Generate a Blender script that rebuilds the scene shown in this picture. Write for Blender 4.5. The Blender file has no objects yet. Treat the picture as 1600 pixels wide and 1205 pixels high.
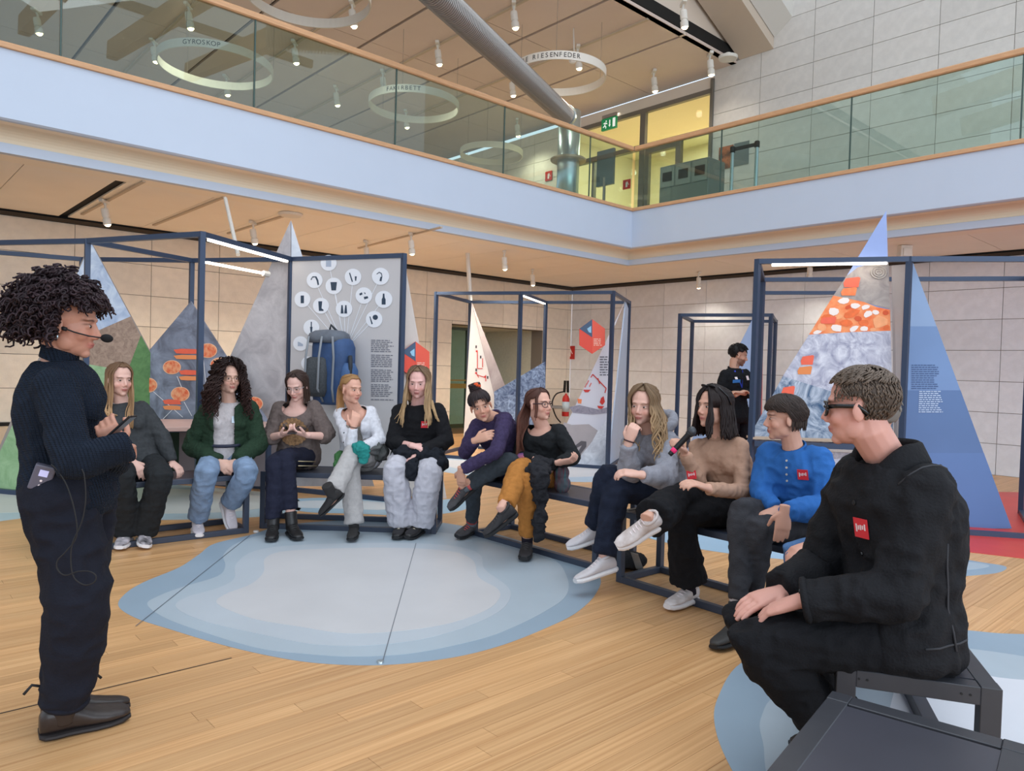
import bpy, bmesh, math, random
import numpy as np
from mathutils import Vector, Matrix
random.seed(7)
SC = bpy.context.scene
COL = SC.collection
# ---------------------------------------------------------------- camera
FPX, CAMH, CX, CY = 1145.0, 1.35, 800.0, 602.5
RHO = math.atan(.0283); TH = math.atan(28.5*math.cos(RHO)/FPX)
FW = Vector((0, math.cos(TH), -math.sin(TH)))
_U = Vector((0, math.sin(TH), math.cos(TH))); _R = Vector((1, 0, 0))
RT = _R*math.cos(RHO) + _U*math.sin(RHO)
UP = _U*math.cos(RHO) - _R*math.sin(RHO)
CAM = Vector((0, 0, CAMH))
cd = bpy.data.cameras.new('camera'); cam = bpy.data.objects.new('camera', cd); COL.objects.link(cam)
cd.sensor_fit = 'HORIZONTAL'; cd.sensor_width = 36; cd.lens = 36*FPX/1600; cd.clip_end = 200; cd.clip_start = .05
cam.matrix_world = Matrix(((RT.x, UP.x, -FW.x, CAM.x), (RT.y, UP.y, -FW.y, CAM.y), (RT.z, UP.z, -FW.z, CAM.z), (0, 0, 0, 1)))
SC.camera = cam
# ---------------------------------------------------------------- light
SC.view_settings.view_transform = 'Standard'; SC.view_settings.look = 'None'
SC.view_settings.gamma = 1; SC.view_settings.use_curve_mapping = False
SC.view_settings.exposure = -0.12
W = bpy.data.worlds.new('sky'); SC.world = W; W.use_nodes = True
bg = W.node_tree.nodes['Background']; bg.inputs[0].default_value = (.76, .87, 1.0, 1); bg.inputs[1].default_value = 1.3

def area(name, loc, target, sx, sy, power, col):
    l = bpy.data.lights.new(name, 'AREA'); l.shape = 'RECTANGLE'; l.size = sx; l.size_y = sy; l.energy = power; l.color = col
    o = bpy.data.objects.new(name, l); COL.objects.link(o); o.location = loc
    o.rotation_euler = (Vector(target)-Vector(loc)).to_track_quat('-Z', 'Y').to_euler(); return o
# daylight: unseen front glazing, made tall to brighten the ceilings, and the roof light
area('daylight_front', (7.0, -6.5, 3.4), (0.5, 9, 2.6), 16, 6.4, 950, (.80, .89, 1.0))
area('daylight_roof', (1.2, 3.2, 9.9), (1.2, 4.2, 0), 9, 9, 650, (.88, .94, 1.0))

# ---------------------------------------------------------------- geometry helpers
def ray(x, y): return FW + RT*((x-CX)/FPX) - UP*((y-CY)/FPX)
def G(x, y, z=0.0):
    d = ray(x, y); return CAM + d*((z-CAMH)/d.z)
def D(x, y, dep):
    d = ray(x, y); return CAM + d*(dep/d.y)
def onp(x, y, P, n):
    d = ray(x, y); return CAM + d*((P-CAM).dot(n)/d.dot(n))
AX = ray(2060, 610); AX.z = 0; AX.normalize(); BX = Vector((-AX.y, AX.x, 0))
PC = G(888, 669)
def Rm(a, b, z): return PC + AX*a + BX*b + Vector((0, 0, z))
def ab(p): q = p-PC; return (q.dot(AX), q.dot(BX))
V = Vector

class MB:
    def __init__(s): s.v = []; s.f = []; s.m = []
    def add(s, vs, fs, mi=0):
        n = len(s.v); s.v += [tuple(v) for v in vs]; s.f += [tuple(i+n for i in f) for f in fs]; s.m += [mi]*len(fs); return s
    def box(s, c, sz, rot=None, mi=0):
        c = V(c); hx, hy, hz = sz[0]/2, sz[1]/2, sz[2]/2; vs = []
        for x in (-hx, hx):
            for y in (-hy, hy):
                for z in (-hz, hz):
                    p = V((x, y, z)); vs.append(c + (rot @ p if rot else p))
        return s.add(vs, [(0,1,3,2),(4,6,7,5),(0,4,5,1),(2,3,7,6),(0,2,6,4),(1,5,7,3)], mi)
    def beam(s, p, q, w, h=None, up=V((0,0,1)), mi=0):
        p, q = V(p), V(q); h = h or w; d = (q-p).normalized()
        if abs(d.dot(up)) > .95: up = V((AX.x, AX.y, 0))
        x = d.cross(up).normalized(); z = x.cross(d); vs = []
        for e in (p, q):
            for sx, sz in ((-1,-1),(1,-1),(1,1),(-1,1)): vs.append(e + x*(sx*w/2) + z*(sz*h/2))
        return s.add(vs, [(3,2,1,0),(4,5,6,7),(0,1,5,4),(1,2,6,5),(2,3,7,6),(3,0,4,7)], mi)
    def prism(s, poly, d, mi=0):
        n = len(poly); d = V(d); vs = [V(p) for p in poly] + [V(p)+d for p in poly]
        fs = [tuple(range(n))[::-1], tuple(range(n, 2*n))] + [(i, (i+1) % n, (i+1) % n+n, i+n) for i in range(n)]
        return s.add(vs, fs, mi)
    def tube(s, pts, rad, n=8, caps=True, flat=1.0, up=None, mi=0):
        pts = [V(p) for p in pts]; m = len(pts)
        if not hasattr(rad, '__len__'): rad = [rad]*m
        vs = []; fr = None
        for i in range(m):
            t = (pts[min(i+1, m-1)] - pts[max(i-1, 0)])
            t = t.normalized() if t.length > 1e-9 else V((0,0,1))
            if fr is None:
                u = V(up) if up is not None else (V((0,0,1)) if abs(t.z) < .9 else V((0,1,0)))
                x = t.cross(u)
                x = x.normalized() if x.length > 1e-6 else V((1,0,0))
            else:
                x = fr - t*fr.dot(t); x = x.normalized() if x.length > 1e-6 else fr
            fr = x; y = x.cross(t); r = rad[i]
            ra, rb = (r if hasattr(r, '__len__') else (r, r*flat))
            for k in range(n):
                a = 2*math.pi*k/n; vs.append(pts[i] + x*(ra*math.cos(a)) + y*(rb*math.sin(a)))
        fs = [(i*n+k, i*n+(k+1) % n, (i+1)*n+(k+1) % n, (i+1)*n+k) for i in range(m-1) for k in range(n)]
        if caps: fs += [tuple(range(n))[::-1], tuple((m-1)*n+k for k in range(n))]
        return s.add(vs, fs, mi)
    def rings(s, rings, caps=True, mi=0):
        n = len(rings[0]); m = len(rings); vs = [p for r in rings for p in r]
        fs = [(i*n+k, i*n+(k+1) % n, (i+1)*n+(k+1) % n, (i+1)*n+k) for i in range(m-1) for k in range(n)]
        if caps: fs += [tuple(range(n))[::-1], tuple((m-1)*n+k for k in range(n))]
        return s.add(vs, fs, mi)
    def ell(s, c, r, rot=None, nu=14, nv=9, mi=0):
        c = V(c); vs = []; r = r if hasattr(r, '__len__') else (r, r, r)
        for j in range(1, nv):
            t = math.pi*j/nv
            for i in range(nu):
                a = 2*math.pi*i/nu; p = V((r[0]*math.sin(t)*math.cos(a), r[1]*math.sin(t)*math.sin(a), r[2]*math.cos(t)))
                vs.append(c + (rot @ p if rot else p))
        k = len(vs); 
        for sg in (1, -1):
            p = V((0, 0, r[2]*sg)); vs.append(c + (rot @ p if rot else p))
        fs = [(j*nu+i, (j+1)*nu+i, (j+1)*nu+(i+1) % nu, j*nu+(i+1) % nu) for j in range(nv-2) for i in range(nu)]
        fs += [(k, i, (i+1) % nu) for i in range(nu)] + [(k+1, (nv-2)*nu+(i+1) % nu, (nv-2)*nu+i) for i in range(nu)]
        return s.add(vs, fs, mi)
    def lathe(s, prof, c, ax=V((0,0,1)), n=20, mi=0):
        ax = V(ax).normalized(); x = ax.cross(V((0,1,0)) if abs(ax.y) < .9 else V((1,0,0))).normalized(); y = ax.cross(x); c = V(c)
        return s.rings([[c + ax*h + (x*math.cos(2*math.pi*k/n) + y*math.sin(2*math.pi*k/n))*max(r, 1e-4) for k in range(n)] for r, h in prof], mi=mi)
    def build(s, name, mat, parent=None, smooth=False, bevel=0, seg=1):
        o0 = base(parent)
        me = bpy.data.meshes.new(name); me.from_pydata([(x-o0.x, y-o0.y, z-o0.z) for x, y, z in s.v], [], s.f)
        mats = mat if isinstance(mat, (list, tuple)) else [mat]
        for m in mats: me.materials.append(m)
        if len(mats) > 1: me.polygons.foreach_set('material_index', s.m)
        me.update()
        return link(name, me, parent, smooth, bevel, seg)
def base(parent):
    if parent is None: return V((0, 0, 0))
    r = parent
    p = V(r.location)
    while r.parent: r = r.parent; p += r.location
    return p
def link(name, me, parent=None, smooth=False, bevel=0, seg=1):
    o = bpy.data.objects.new(name, me); COL.objects.link(o)
    if smooth: me.polygons.foreach_set('use_smooth', [True]*len(me.polygons))
    if bevel:
        b = o.modifiers.new('bevel', 'BEVEL'); b.width = bevel; b.segments = seg; b.limit_method = 'ANGLE'
    if parent is not None: o.parent = parent
    return o
def tag(o, label=None, cat=None, group=None, kind=None):
    if label: o['label'] = label
    if cat: o['category'] = cat
    if group: o['group'] = group
    if kind: o['kind'] = kind
    return o
def thing(name, label, cat, loc, group=None):
    o = bpy.data.objects.new(name, None); COL.objects.link(o); o.location = loc; o.empty_display_size = .1
    return tag(o, label, cat, group)
def struct(o): o['kind'] = 'structure'; return o
def dup(root, delta, label=None):
    r = root.copy(); COL.objects.link(r); r.location = V(root.location)+V(delta)
    if label: r['label'] = label
    for ch in root.children:
        c = ch.copy(); COL.objects.link(c); c.parent = r
        for g in ch.children:
            d = g.copy(); COL.objects.link(d); d.parent = c
    return r
TMP = bpy.data.scenes.new('scratch')     # modifiers are evaluated here, away from the full scene
def evaluate(o):
    TMP.collection.objects.link(o); vl = TMP.view_layers[0]; vl.update(); dg = vl.depsgraph; dg.update()
    return bpy.data.meshes.new_from_object(o.evaluated_get(dg))
def textmesh(name, body, size, mat, loc, xdir, ydir, parent=None, extrude=.001, align='CENTER'):
    cu = bpy.data.curves.new(name, 'FONT'); cu.body = body; cu.size = size; cu.extrude = extrude; cu.align_x = align; cu.align_y = 'CENTER'
    tmp = bpy.data.objects.new('tmp', cu); me = evaluate(tmp)
    bpy.data.objects.remove(tmp); bpy.data.curves.remove(cu); me.name = name
    x, y = V(xdir).normalized(), V(ydir).normalized(); z = x.cross(y); o0 = base(parent); l = V(loc)-o0
    me.transform(Matrix(((x.x, y.x, z.x, l.x), (x.y, y.y, z.y, l.y), (x.z, y.z, z.z, l.z), (0, 0, 0, 1))))
    me.materials.clear(); me.materials.append(mat)
    return link(name, me, parent)
# ---------------------------------------------------------------- materials
MATS = {}
def lin(c): return tuple(((x/255)/12.92 if x/255 <= .04045 else ((x/255+.055)/1.055)**2.4) for x in c)
def mat(name, rgb, rough=.6, var=0.0, scale=20, bump=0.0, bscale=60, metal=0, spec=.5, emit=None, estr=0, alt=None, aniso=None, rnd=0.0, coat=0):
    """procedural material: noise between rgb and alt (or lighter/darker rgb), optional bump; rnd: per-object brightness"""
    if name in MATS: return MATS[name]
    m = bpy.data.materials.new(name); m.use_nodes = True; nt = m.node_tree; N = nt.nodes; L = nt.links
    b = N['Principled BSDF']; c = lin(rgb)
    b.inputs['Roughness'].default_value = rough; b.inputs['Metallic'].default_value = metal; b.inputs['Specular IOR Level'].default_value = spec
    if coat: b.inputs['Coat Weight'].default_value = coat; b.inputs['Coat Roughness'].default_value = .25
    b.inputs['Base Color'].default_value = (*c, 1)
    tc = N.new('ShaderNodeTexCoord'); src = tc.outputs['Object']
    if aniso:
        mp = N.new('ShaderNodeMapping'); mp.inputs['Scale'].default_value = aniso; L.new(src, mp.inputs[0]); src = mp.outputs[0]
    out = None
    if var or alt:
        n = N.new('ShaderNodeTexNoise'); n.inputs['Scale'].default_value = scale; n.inputs['Detail'].default_value = 5; L.new(src, n.inputs['Vector'])
        r = N.new('ShaderNodeValToRGB'); L.new(n.outputs['Fac'], r.inputs[0]); r.color_ramp.elements[0].position = .32; r.color_ramp.elements[1].position = .68
        c2 = lin(alt) if alt else tuple(min(1, x*(1+var)) for x in c); c1 = c if alt else tuple(x*(1-var) for x in c)
        r.color_ramp.elements[0].color = (*c1, 1); r.color_ramp.elements[1].color = (*c2, 1); out = r.outputs[0]
    if rnd:
        oi = N.new('ShaderNodeObjectInfo'); mr = N.new('ShaderNodeMapRange'); mr.inputs[3].default_value = 1-rnd; mr.inputs[4].default_value = 1+rnd
        L.new(oi.outputs['Random'], mr.inputs[0]); mx = N.new('ShaderNodeMix'); mx.data_type = 'RGBA'; mx.blend_type = 'MULTIPLY'; mx.inputs[0].default_value = 1
        if out: L.new(out, mx.inputs[6])
        else: mx.inputs[6].default_value = (*c, 1)
        L.new(mr.outputs[0], mx.inputs[7]); out = mx.outputs[2]
    if out: L.new(out, b.inputs['Base Color'])
    if bump:
        n2 = N.new('ShaderNodeTexNoise'); n2.inputs['Scale'].default_value = bscale; n2.inputs['Detail'].default_value = 4; L.new(src, n2.inputs['Vector'])
        bp = N.new('ShaderNodeBump'); bp.inputs['Strength'].default_value = bump; bp.inputs['Distance'].default_value = .01; L.new(n2.outputs['Fac'], bp.inputs['Height']); L.new(bp.outputs[0], b.inputs['Normal'])
    if emit: b.inputs['Emission Color'].default_value = (*lin(emit), 1); b.inputs['Emission Strength'].default_value = estr
    MATS[name] = m; return m
def attr_mat(name, rough=.6, attr='Col', bump=0, bscale=60, spec=.4, sss=0, aniso=None, var=0, scale=20):
    if name in MATS: return MATS[name]
    m = mat(name, (200, 200, 200), rough, bump=bump, bscale=bscale, spec=spec, aniso=aniso); nt = m.node_tree; N = nt.nodes; b = N['Principled BSDF']
    a = N.new('ShaderNodeAttribute'); a.attribute_name = attr; src = a.outputs['Color']
    if var:
        n = N.new('ShaderNodeTexNoise'); n.inputs['Scale'].default_value = scale; n.inputs['Detail'].default_value = 4
        tc = N.new('ShaderNodeTexCoord'); s_ = tc.outputs['Object']
        if aniso:
            mp = N.new('ShaderNodeMapping'); mp.inputs['Scale'].default_value = aniso; nt.links.new(s_, mp.inputs[0]); s_ = mp.outputs[0]
        nt.links.new(s_, n.inputs['Vector'])
        mr = N.new('ShaderNodeMapRange'); mr.inputs[1].default_value = .3; mr.inputs[2].default_value = .7; mr.inputs[3].default_value = 1-var; mr.inputs[4].default_value = 1+var; nt.links.new(n.outputs['Fac'], mr.inputs[0])
        mx = N.new('ShaderNodeMix'); mx.data_type = 'RGBA'; mx.blend_type = 'MULTIPLY'; mx.inputs[0].default_value = 1
        nt.links.new(src, mx.inputs[6]); nt.links.new(mr.outputs[0], mx.inputs[7]); src = mx.outputs[2]
    nt.links.new(src, b.inputs['Base Color'])
    if sss: b.inputs['Subsurface Weight'].default_value = sss; b.inputs['Subsurface Radius'].default_value = (.01, .004, .002); b.inputs['Subsurface Scale'].default_value = 1
    return m
def glass_mat(name, tint, refl=.12, rough=0.0):
    if name in MATS: return MATS[name]
    m = bpy.data.materials.new(name); m.use_nodes = True; nt = m.node_tree; N = nt.nodes; L = nt.links
    for n in list(N): N.remove(n)
    o = N.new('ShaderNodeOutputMaterial'); t = N.new('ShaderNodeBsdfTransparent'); g = N.new('ShaderNodeBsdfGlossy'); g.inputs['Roughness'].default_value = rough
    t.inputs[0].default_value = (*tint, 1); lw = N.new('ShaderNodeLayerWeight'); lw.inputs[0].default_value = .5; fr = N.new('ShaderNodeMath'); fr.operation = 'POWER'; fr.inputs[1].default_value = 5; L.new(lw.outputs['Facing'], fr.inputs[0])
    mr = N.new('ShaderNodeMapRange'); mr.inputs[1].default_value = 0; mr.inputs[2].default_value = 1; mr.inputs[3].default_value = refl; mr.inputs[4].default_value = 1
    L.new(fr.outputs[0], mr.inputs[0]); mx = N.new('ShaderNodeMixShader'); L.new(mr.outputs[0], mx.inputs[0]); L.new(t.outputs[0], mx.inputs[1]); L.new(g.outputs[0], mx.inputs[2]); L.new(mx.outputs[0], o.inputs[0])
    MATS[name] = m; return m
# ================================================================ SETTING
ORD = ['first','second','third','fourth','fifth','sixth','seventh','eighth','ninth','tenth','eleventh','twelfth','thirteenth','fourteenth','fifteenth','sixteenth','seventeenth','eighteenth','nineteenth','twentieth']
def catmull(pts, k=6, closed=True):
    n = len(pts); out = []
    for i in range(n if closed else n-1):
        p0, p1, p2, p3 = (pts[(i+j-1) % n] if closed else pts[min(max(i+j-1, 0), n-1)] for j in range(4))
        for q in range(k):
            t = q/k; out.append(tuple(.5*((2*b)+(-a+c)*t+(2*a-5*b+4*c-d)*t*t+(-a+3*b-3*c+d)*t**3) for a, b, c, d in zip(p0, p1, p2, p3)))
    if not closed: out.append(tuple(pts[-1]))
    return out
# ---- floor
FLOORBASE = mat('floor_base', (120, 88, 58), .6)
def wood_mat(name, attr):
    m = mat(name, (205, 154, 104), .38, rnd=0) if attr is None else attr_mat(name, .38)
    nt = m.node_tree; N = nt.nodes; L = nt.links; b = N['Principled BSDF']
    tc = N.new('ShaderNodeTexCoord'); geo = N.new('ShaderNodeNewGeometry'); mp = N.new('ShaderNodeMapping'); mp.vector_type = 'TEXTURE'
    mp.inputs['Rotation'].default_value = (0, 0, math.atan2(AX.y, AX.x)); mp.inputs['Scale'].default_value = (1.1, .016, .1); L.new(geo.outputs['Position'], mp.inputs[0])
    n = N.new('ShaderNodeTexNoise'); n.inputs['Scale'].default_value = 1; n.inputs['Detail'].default_value = 4; L.new(mp.outputs[0], n.inputs['Vector'])
    r = N.new('ShaderNodeValToRGB'); r.color_ramp.elements[0].position = .3; r.color_ramp.elements[1].position = .72
    r.color_ramp.elements[0].color = (*lin((194, 143, 93)), 1); r.color_ramp.elements[1].color = (*lin((224, 178, 126)), 1); L.new(n.outputs['Fac'], r.inputs[0])
    mr = N.new('ShaderNodeMapRange'); mr.inputs[3].default_value = .86; mr.inputs[4].default_value = 1.08
    if attr is None: oi = N.new('ShaderNodeObjectInfo'); L.new(oi.outputs['Random'], mr.inputs[0])
    else: a = N.new('ShaderNodeAttribute'); a.attribute_name = attr; L.new(a.outputs['Fac'], mr.inputs[0])
    mx = N.new('ShaderNodeMix'); mx.data_type = 'RGBA'; mx.blend_type = 'MULTIPLY'; mx.inputs[0].default_value = 1
    L.new(r.outputs[0], mx.inputs[6]); L.new(mr.outputs[0], mx.inputs[7]); L.new(mx.outputs[2], b.inputs['Base Color'])
    return m
WOOD1 = wood_mat('floor_wood', None); WOOD2 = wood_mat('floor_wood_far', 'pl')
floor = MB(); c = Rm(-10, -10, -.06); floor.box(c, (60, 60, .1)); floor = struct(floor.build('floor', FLOORBASE))
PW = .088; planks = []
rr = random.Random(3)
for i in range(-175, 0):
    b0 = i*PW; a = -20 - rr.random()*1.6
    while a < 0.5:
        l = rr.choice((1.25, 1.5, 1.75, 2.0))
        c = Rm(a+l/2, b0+PW/2, 0); q = c-CAM; w = q.dot(FW)
        if w <= 1.6 and (V((q.x, q.y, 0))).length < 3.6 and w > -1.0: planks.append((3.0, a, l, b0))
        elif w > 1.6:
            px = CX+FPX*q.dot(RT)/w; hw = FPX*l*.5/w
            if -hw*1.6-150 < px < 1750+hw*1.6: planks.append((w, a, l, b0))
        a += l
planks.sort()
MB_ = MB(); MB_.box((0, 0, 0), (1, 1, 1)); pm = bpy.data.meshes.new('plank'); pm.from_pydata(MB_.v, [], MB_.f); pm.materials.append(WOOD1)
rz = math.atan2(AX.y, AX.x)
for w, a, l, b0 in planks[:300]:
    o = bpy.data.objects.new('plank', pm); COL.objects.link(o); o.parent = floor
    o.location = Rm(a+l/2, b0+PW/2, -.006); o.rotation_euler = (0, 0, rz); o.scale = (l-.0015, PW-.0013, .012)
far = MB(); vals = []
for w, a, l, b0 in planks[300:]:
    p = [Rm(a+.001, b0+.0007, 0), Rm(a+l-.001, b0+.0007, 0), Rm(a+l-.001, b0+PW-.0007, 0), Rm(a+.001, b0+PW-.0007, 0)]
    far.add(p+[x-V((0, 0, .011)) for x in p], [(0,1,2,3), (4,5,1,0), (5,6,2,1), (6,7,3,2), (7,4,0,3)]); vals += [rr.random()]*8
fo = far.build('plank', WOOD2, floor); fo['kind'] = 'stuff'
at = fo.data.attributes.new('pl', 'FLOAT', 'POINT'); at.data.foreach_set('value', vals)
# dark seam across the boards
sm = MB(); sm.beam(G(-60, 1130)+V((0,0,.0012)), G(362, 1028.5)+V((0,0,.0012)), .006, .001); o = sm.build('floor_seam', mat('seam_dark', (58, 44, 36), .7), floor)

# ---- floor vinyl islands
def island(name, label, rings, cols, z0=.0):
    cen = sum((G(*p) for p in rings[0]), V((0, 0, 0)))/len(rings[0]); cen.z = 0
    t = thing(name, label, 'floor decal', cen)
    for k, (pts, col) in enumerate(zip(rings, cols)):
        w = [G(*p) for p in pts]; sp = catmull([(p.x, p.y) for p in w], 6)
        mb = MB(); mb.prism([V((x, y, .0003)) for x, y in sp], (0, 0, .0012*(k+1)+z0)); mb.build('contour', mat('vinyl_%d_%d_%d' % col, col, .42, var=.035, scale=2.2), t)
    return t
VB, V2, V3, V4 = (146, 165, 180), (171, 184, 193), (184, 192, 199), (199, 198, 199)
OUT = [(185,947),(196,928),(225,910),(280,887),(312,866),(335,850),(392,836),(440,822),(520,814),(600,812),(690,817),(765,832),(830,851),(895,872),(936,900),(931,928),(900,958),(850,983),(780,1010),(700,1029),(600,1039.5),(500,1037),(420,1025),(340,1006),(270,985),(212,966)]
R2 = [(230,945),(248,932),(285,918),(340,901),(352,885),(350,866),(378,846),(440,833),(600,829),(700,834),(790,848),(862,873),(886,903),(884,932),(850,957),(795,984),(745,1001),(650,1021),(560,1027),(480,1023),(400,1013),(310,986),(255,965)]
R3 = [(275,950),(292,934),(340,920),(366,905),(369,882),(398,862),(460,853),(600,849),(700,853),(748,866),(757,890),(790,915),(798,932),(782,955),(735,978),(660,1000),(570,1010),(490,1008),(410,993),(320,972)]
R4 = [(340,945),(352,930),(392,914),(412,895),(416,872),(460,861),(600,857),(700,862),(738,876),(748,903),(778,922),(779,938),(757,956),(700,976),(620,988),(540,991),(470,981),(395,968)]
isl = island('floor_decal', 'large pale blue contour island decal on the floor inside the ring of benches', [OUT, R2, R3, R4], [VB, V2, V3, V4])
for p, q in (((598, 1035), (650, 850)), ((212, 980), (390, 838))): sm = MB(); sm.beam(G(*p)+V((0,0,.0057)), G(*q)+V((0,0,.0057)), .004, .0008); sm.build('seam', mat('vinyl_seam', (105, 110, 118), .6), isl)
island('floor_decal', 'pale blue contour island decal under the two benches in the near right corner',
       [[(1400,985),(1250,1000),(1160,1035),(1122,1090),(1118,1140),(1150,1215),(1230,1330),(1500,1400),(1900,1300),(1900,1060),(1700,1000),(1560,990),(1500,985)],
        [(1420,1010),(1330,1060),(1220,1085),(1190,1120),(1192,1160),(1230,1250),(1500,1330),(1800,1200),(1800,1080),(1620,1030)],
        [(1430,1040),(1390,1110),(1400,1200),(1500,1260),(1750,1180),(1700,1080),(1560,1060)]], [VB, V2, (214, 216, 222)])
island('floor_decal', 'small pale blue contour island decal by the red floor patch on the right', [[(1380,872),(1480,872),(1540,880),(1572,886),(1560,895),(1515,900),(1440,905),(1380,890)], [(1400,876),(1480,876),(1532,881),(1545,886),(1510,891),(1440,893)]], [VB, V2])
island('floor_decal', 'greenish grey contour island decal on the floor under the left mountain panels', [[(-80,760),(60,762),(200,755),(330,762),(450,775),(470,795),(430,806),(300,812),(180,812),(60,806),(20,812),(-80,818)], [(-60,764),(60,768),(200,762),(330,768),(430,780),(400,796),(280,803),(120,800),(0,802),(-70,805)]], [(170, 190, 196), (196, 199, 192)])
island('floor_decal', 'thin blue and white contour island decal behind the bench below the backpack', [[(440,782),(540,778),(640,784),(720,780),(730,795),(660,806),(560,803),(470,799)], [(450,785),(540,782),(620,788),(600,797),(520,795),(460,793)]], [(160, 190, 206), (206, 212, 214)])
island('floor_decal', 'pale contour island decal under the white framed triangles in the middle', [[(660,716),(800,720),(960,726),(1010,738),(960,752),(860,752),(740,744),(670,732)], [(680,719),(800,724),(940,731),(960,742),(860,746),(740,738)]], [(176, 196, 214), (206, 208, 214)])
island('floor_decal', 'pale blue strip decal behind the bench of the woman with the microphone', [[(1000,818),(1100,834),(1200,846),(1330,862),(1420,874),(1330,880),(1200,872),(1080,856),(1000,836)]], [(158, 188, 210)])
rd = MB(); q = [G(*p) for p in ((1130,770),(1420,768),(1640,770),(1900,800),(1900,905),(1640,878),(1470,858),(1250,838),(1130,815))]
rd.prism([V((p.x, p.y, .0003)) for p in q], (0, 0, .0026)); o = rd.build('floor_decal', mat('vinyl_red', (206, 62, 54), .42, var=.06, scale=3))  # one flat red paints both the decal and the red reflection
tag(o, 'red vinyl floor patch under the right frame with the blue triangle', 'floor decal')

# ---- stone walls: slabs with recessed joints
def stone_mat(name, rgb):
    return mat(name, rgb, .75, var=.05, scale=9, bump=.25, bscale=55, rnd=.045)
ST_L = stone_mat('stone_left', (230, 221, 206)); ST_R = stone_mat('stone_right', (226, 229, 234)); JOINT = mat('stone_joint', (132, 125, 116), .9)  # right stone gets a cool daylight tint in its base colour
def slab_wall(name, o0, ux, n, L0, L1, Z0, Z1, m, holes=(), th=.35, pw=.978, ph=.447, off=0.0):
    """wall on the plane through o0 along ux, outward normal n (towards the room)"""
    mb = MB(); cuts = [L0]+[x for h in holes for x in (h[0], h[1])]+[L1]
    segs = []
    if holes:
        h = holes[0]; segs = [(L0, h[0], Z0, Z1), (h[1], L1, Z0, Z1), (h[0], h[1], h[3], Z1)]
        if h[2] > Z0: segs.append((h[0], h[1], Z0, h[2]))
    else: segs = [(L0, L1, Z0, Z1)]
    for l0, l1, z0, z1 in segs:
        p = [o0+ux*l0+V((0,0,z0)), o0+ux*l1+V((0,0,z0)), o0+ux*l1+V((0,0,z1)), o0+ux*l0+V((0,0,z1))]
        mb.prism([x-n*.012 for x in p], -n*th)
    w = struct(mb.build(name, JOINT)); g = .004
    unit = {}
    i0, i1 = math.floor((L0-off)/pw), math.ceil((L1-off)/pw)
    for i in range(i0, i1):
        for j in range(math.floor(Z0/ph), math.ceil(Z1/ph)):
            l0, l1 = max(L0, off+i*pw), min(L1, off+(i+1)*pw); z0, z1 = max(Z0, j*ph), min(Z1, (j+1)*ph)
            rects = [(l0, l1, z0, z1)]
            for h in holes:
                nr = []
                for r in rects:
                    if r[1] <= h[0] or r[0] >= h[1] or r[3] <= h[2] or r[2] >= h[3]: nr.append(r); continue
                    if r[0] < h[0]: nr.append((r[0], h[0], r[2], r[3]))
                    if r[1] > h[1]: nr.append((h[1], r[1], r[2], r[3]))
                    x0, x1 = max(r[0], h[0]), min(r[1], h[1])
                    if r[2] < h[2]: nr.append((x0, x1, r[2], h[2]))
                    if r[3] > h[3]: nr.append((x0, x1, h[3], r[3]))
                rects = nr
            for r in rects:
                if r[1]-r[0] < .03 or r[3]-r[2] < .03: continue
                key = (round(r[1]-r[0], 3), round(r[3]-r[2], 3))
                if key not in unit:
                    q = MB(); lx, lz = key[0]-2*g, key[1]-2*g
                    pts = [ux*(-lx/2)+V((0,0,-lz/2)), ux*(lx/2)+V((0,0,-lz/2)), ux*(lx/2)+V((0,0,lz/2)), ux*(-lx/2)+V((0,0,lz/2))]
                    q.prism([x-n*.012 for x in pts], n*.012); me = bpy.data.meshes.new('stone_slab'); me.from_pydata(q.v, [], q.f); me.materials.append(m); unit[key] = me
                o = bpy.data.objects.new('stone_slab', unit[key]); COL.objects.link(o); o.parent = w
                o.location = o0+ux*((r[0]+r[1])/2)+V((0, 0, (r[2]+r[3])/2))
    return w
P0 = V((PC.x, PC.y, 0))
slab_wall('wall_left', P0, AX, -BX, -16, 0, 0, 3.13, ST_L, holes=[(-3.41, -.90, 0, 2.17)], off=-.12)
slab_wall('wall_right', P0, BX, -AX, -13, 0, 0, 3.13, ST_R, off=-.575)
slab_wall('wall_upper_right', P0, BX, -AX, -13, -3.53, 3.9, 9.6, stone_mat('stone_upper', (216, 212, 206)), off=-.575)
slab_wall('wall_upper_back', P0, BX, -AX, .32, 9, 4.02, 6.95, ST_L, off=-.575)
# recess behind the opening in the left wall, glazed in green glass
rec = MB(); n = BX
for a0, a1 in ((-3.55, -3.41), (-.90, -.76)): rec.prism([Rm(a0, .36, 0), Rm(a1, .36, 0), Rm(a1, .36, 2.3), Rm(a0, .36, 2.3)], BX*1.6)
rec.prism([Rm(-3.55, .36, 2.17), Rm(-.76, .36, 2.17), Rm(-.76, .36, 2.3), Rm(-3.55, .36, 2.3)], BX*1.6)
rec.prism([Rm(-3.55, 1.96, 0), Rm(-.76, 1.96, 0), Rm(-.76, 1.96, 2.3), Rm(-3.55, 1.96, 2.3)], BX*.1)
struct(rec.build('wall_recess', mat('recess_wall', (216, 216, 200), .8, var=.05)))
gp = thing('glass_door', 'greenish glass door with brass push bar in the recess of the stone wall', 'door', Rm(-2.6, .9, 0))
mb = MB(); mb.prism([Rm(-3.40, .9, .02), Rm(-2.3, .9, .02), Rm(-2.3, .9, 2.16), Rm(-3.40, .9, 2.16)], BX*.012); mb.build('pane', glass_mat('green_glass', (.66, .84, .76), .06), gp)
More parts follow.
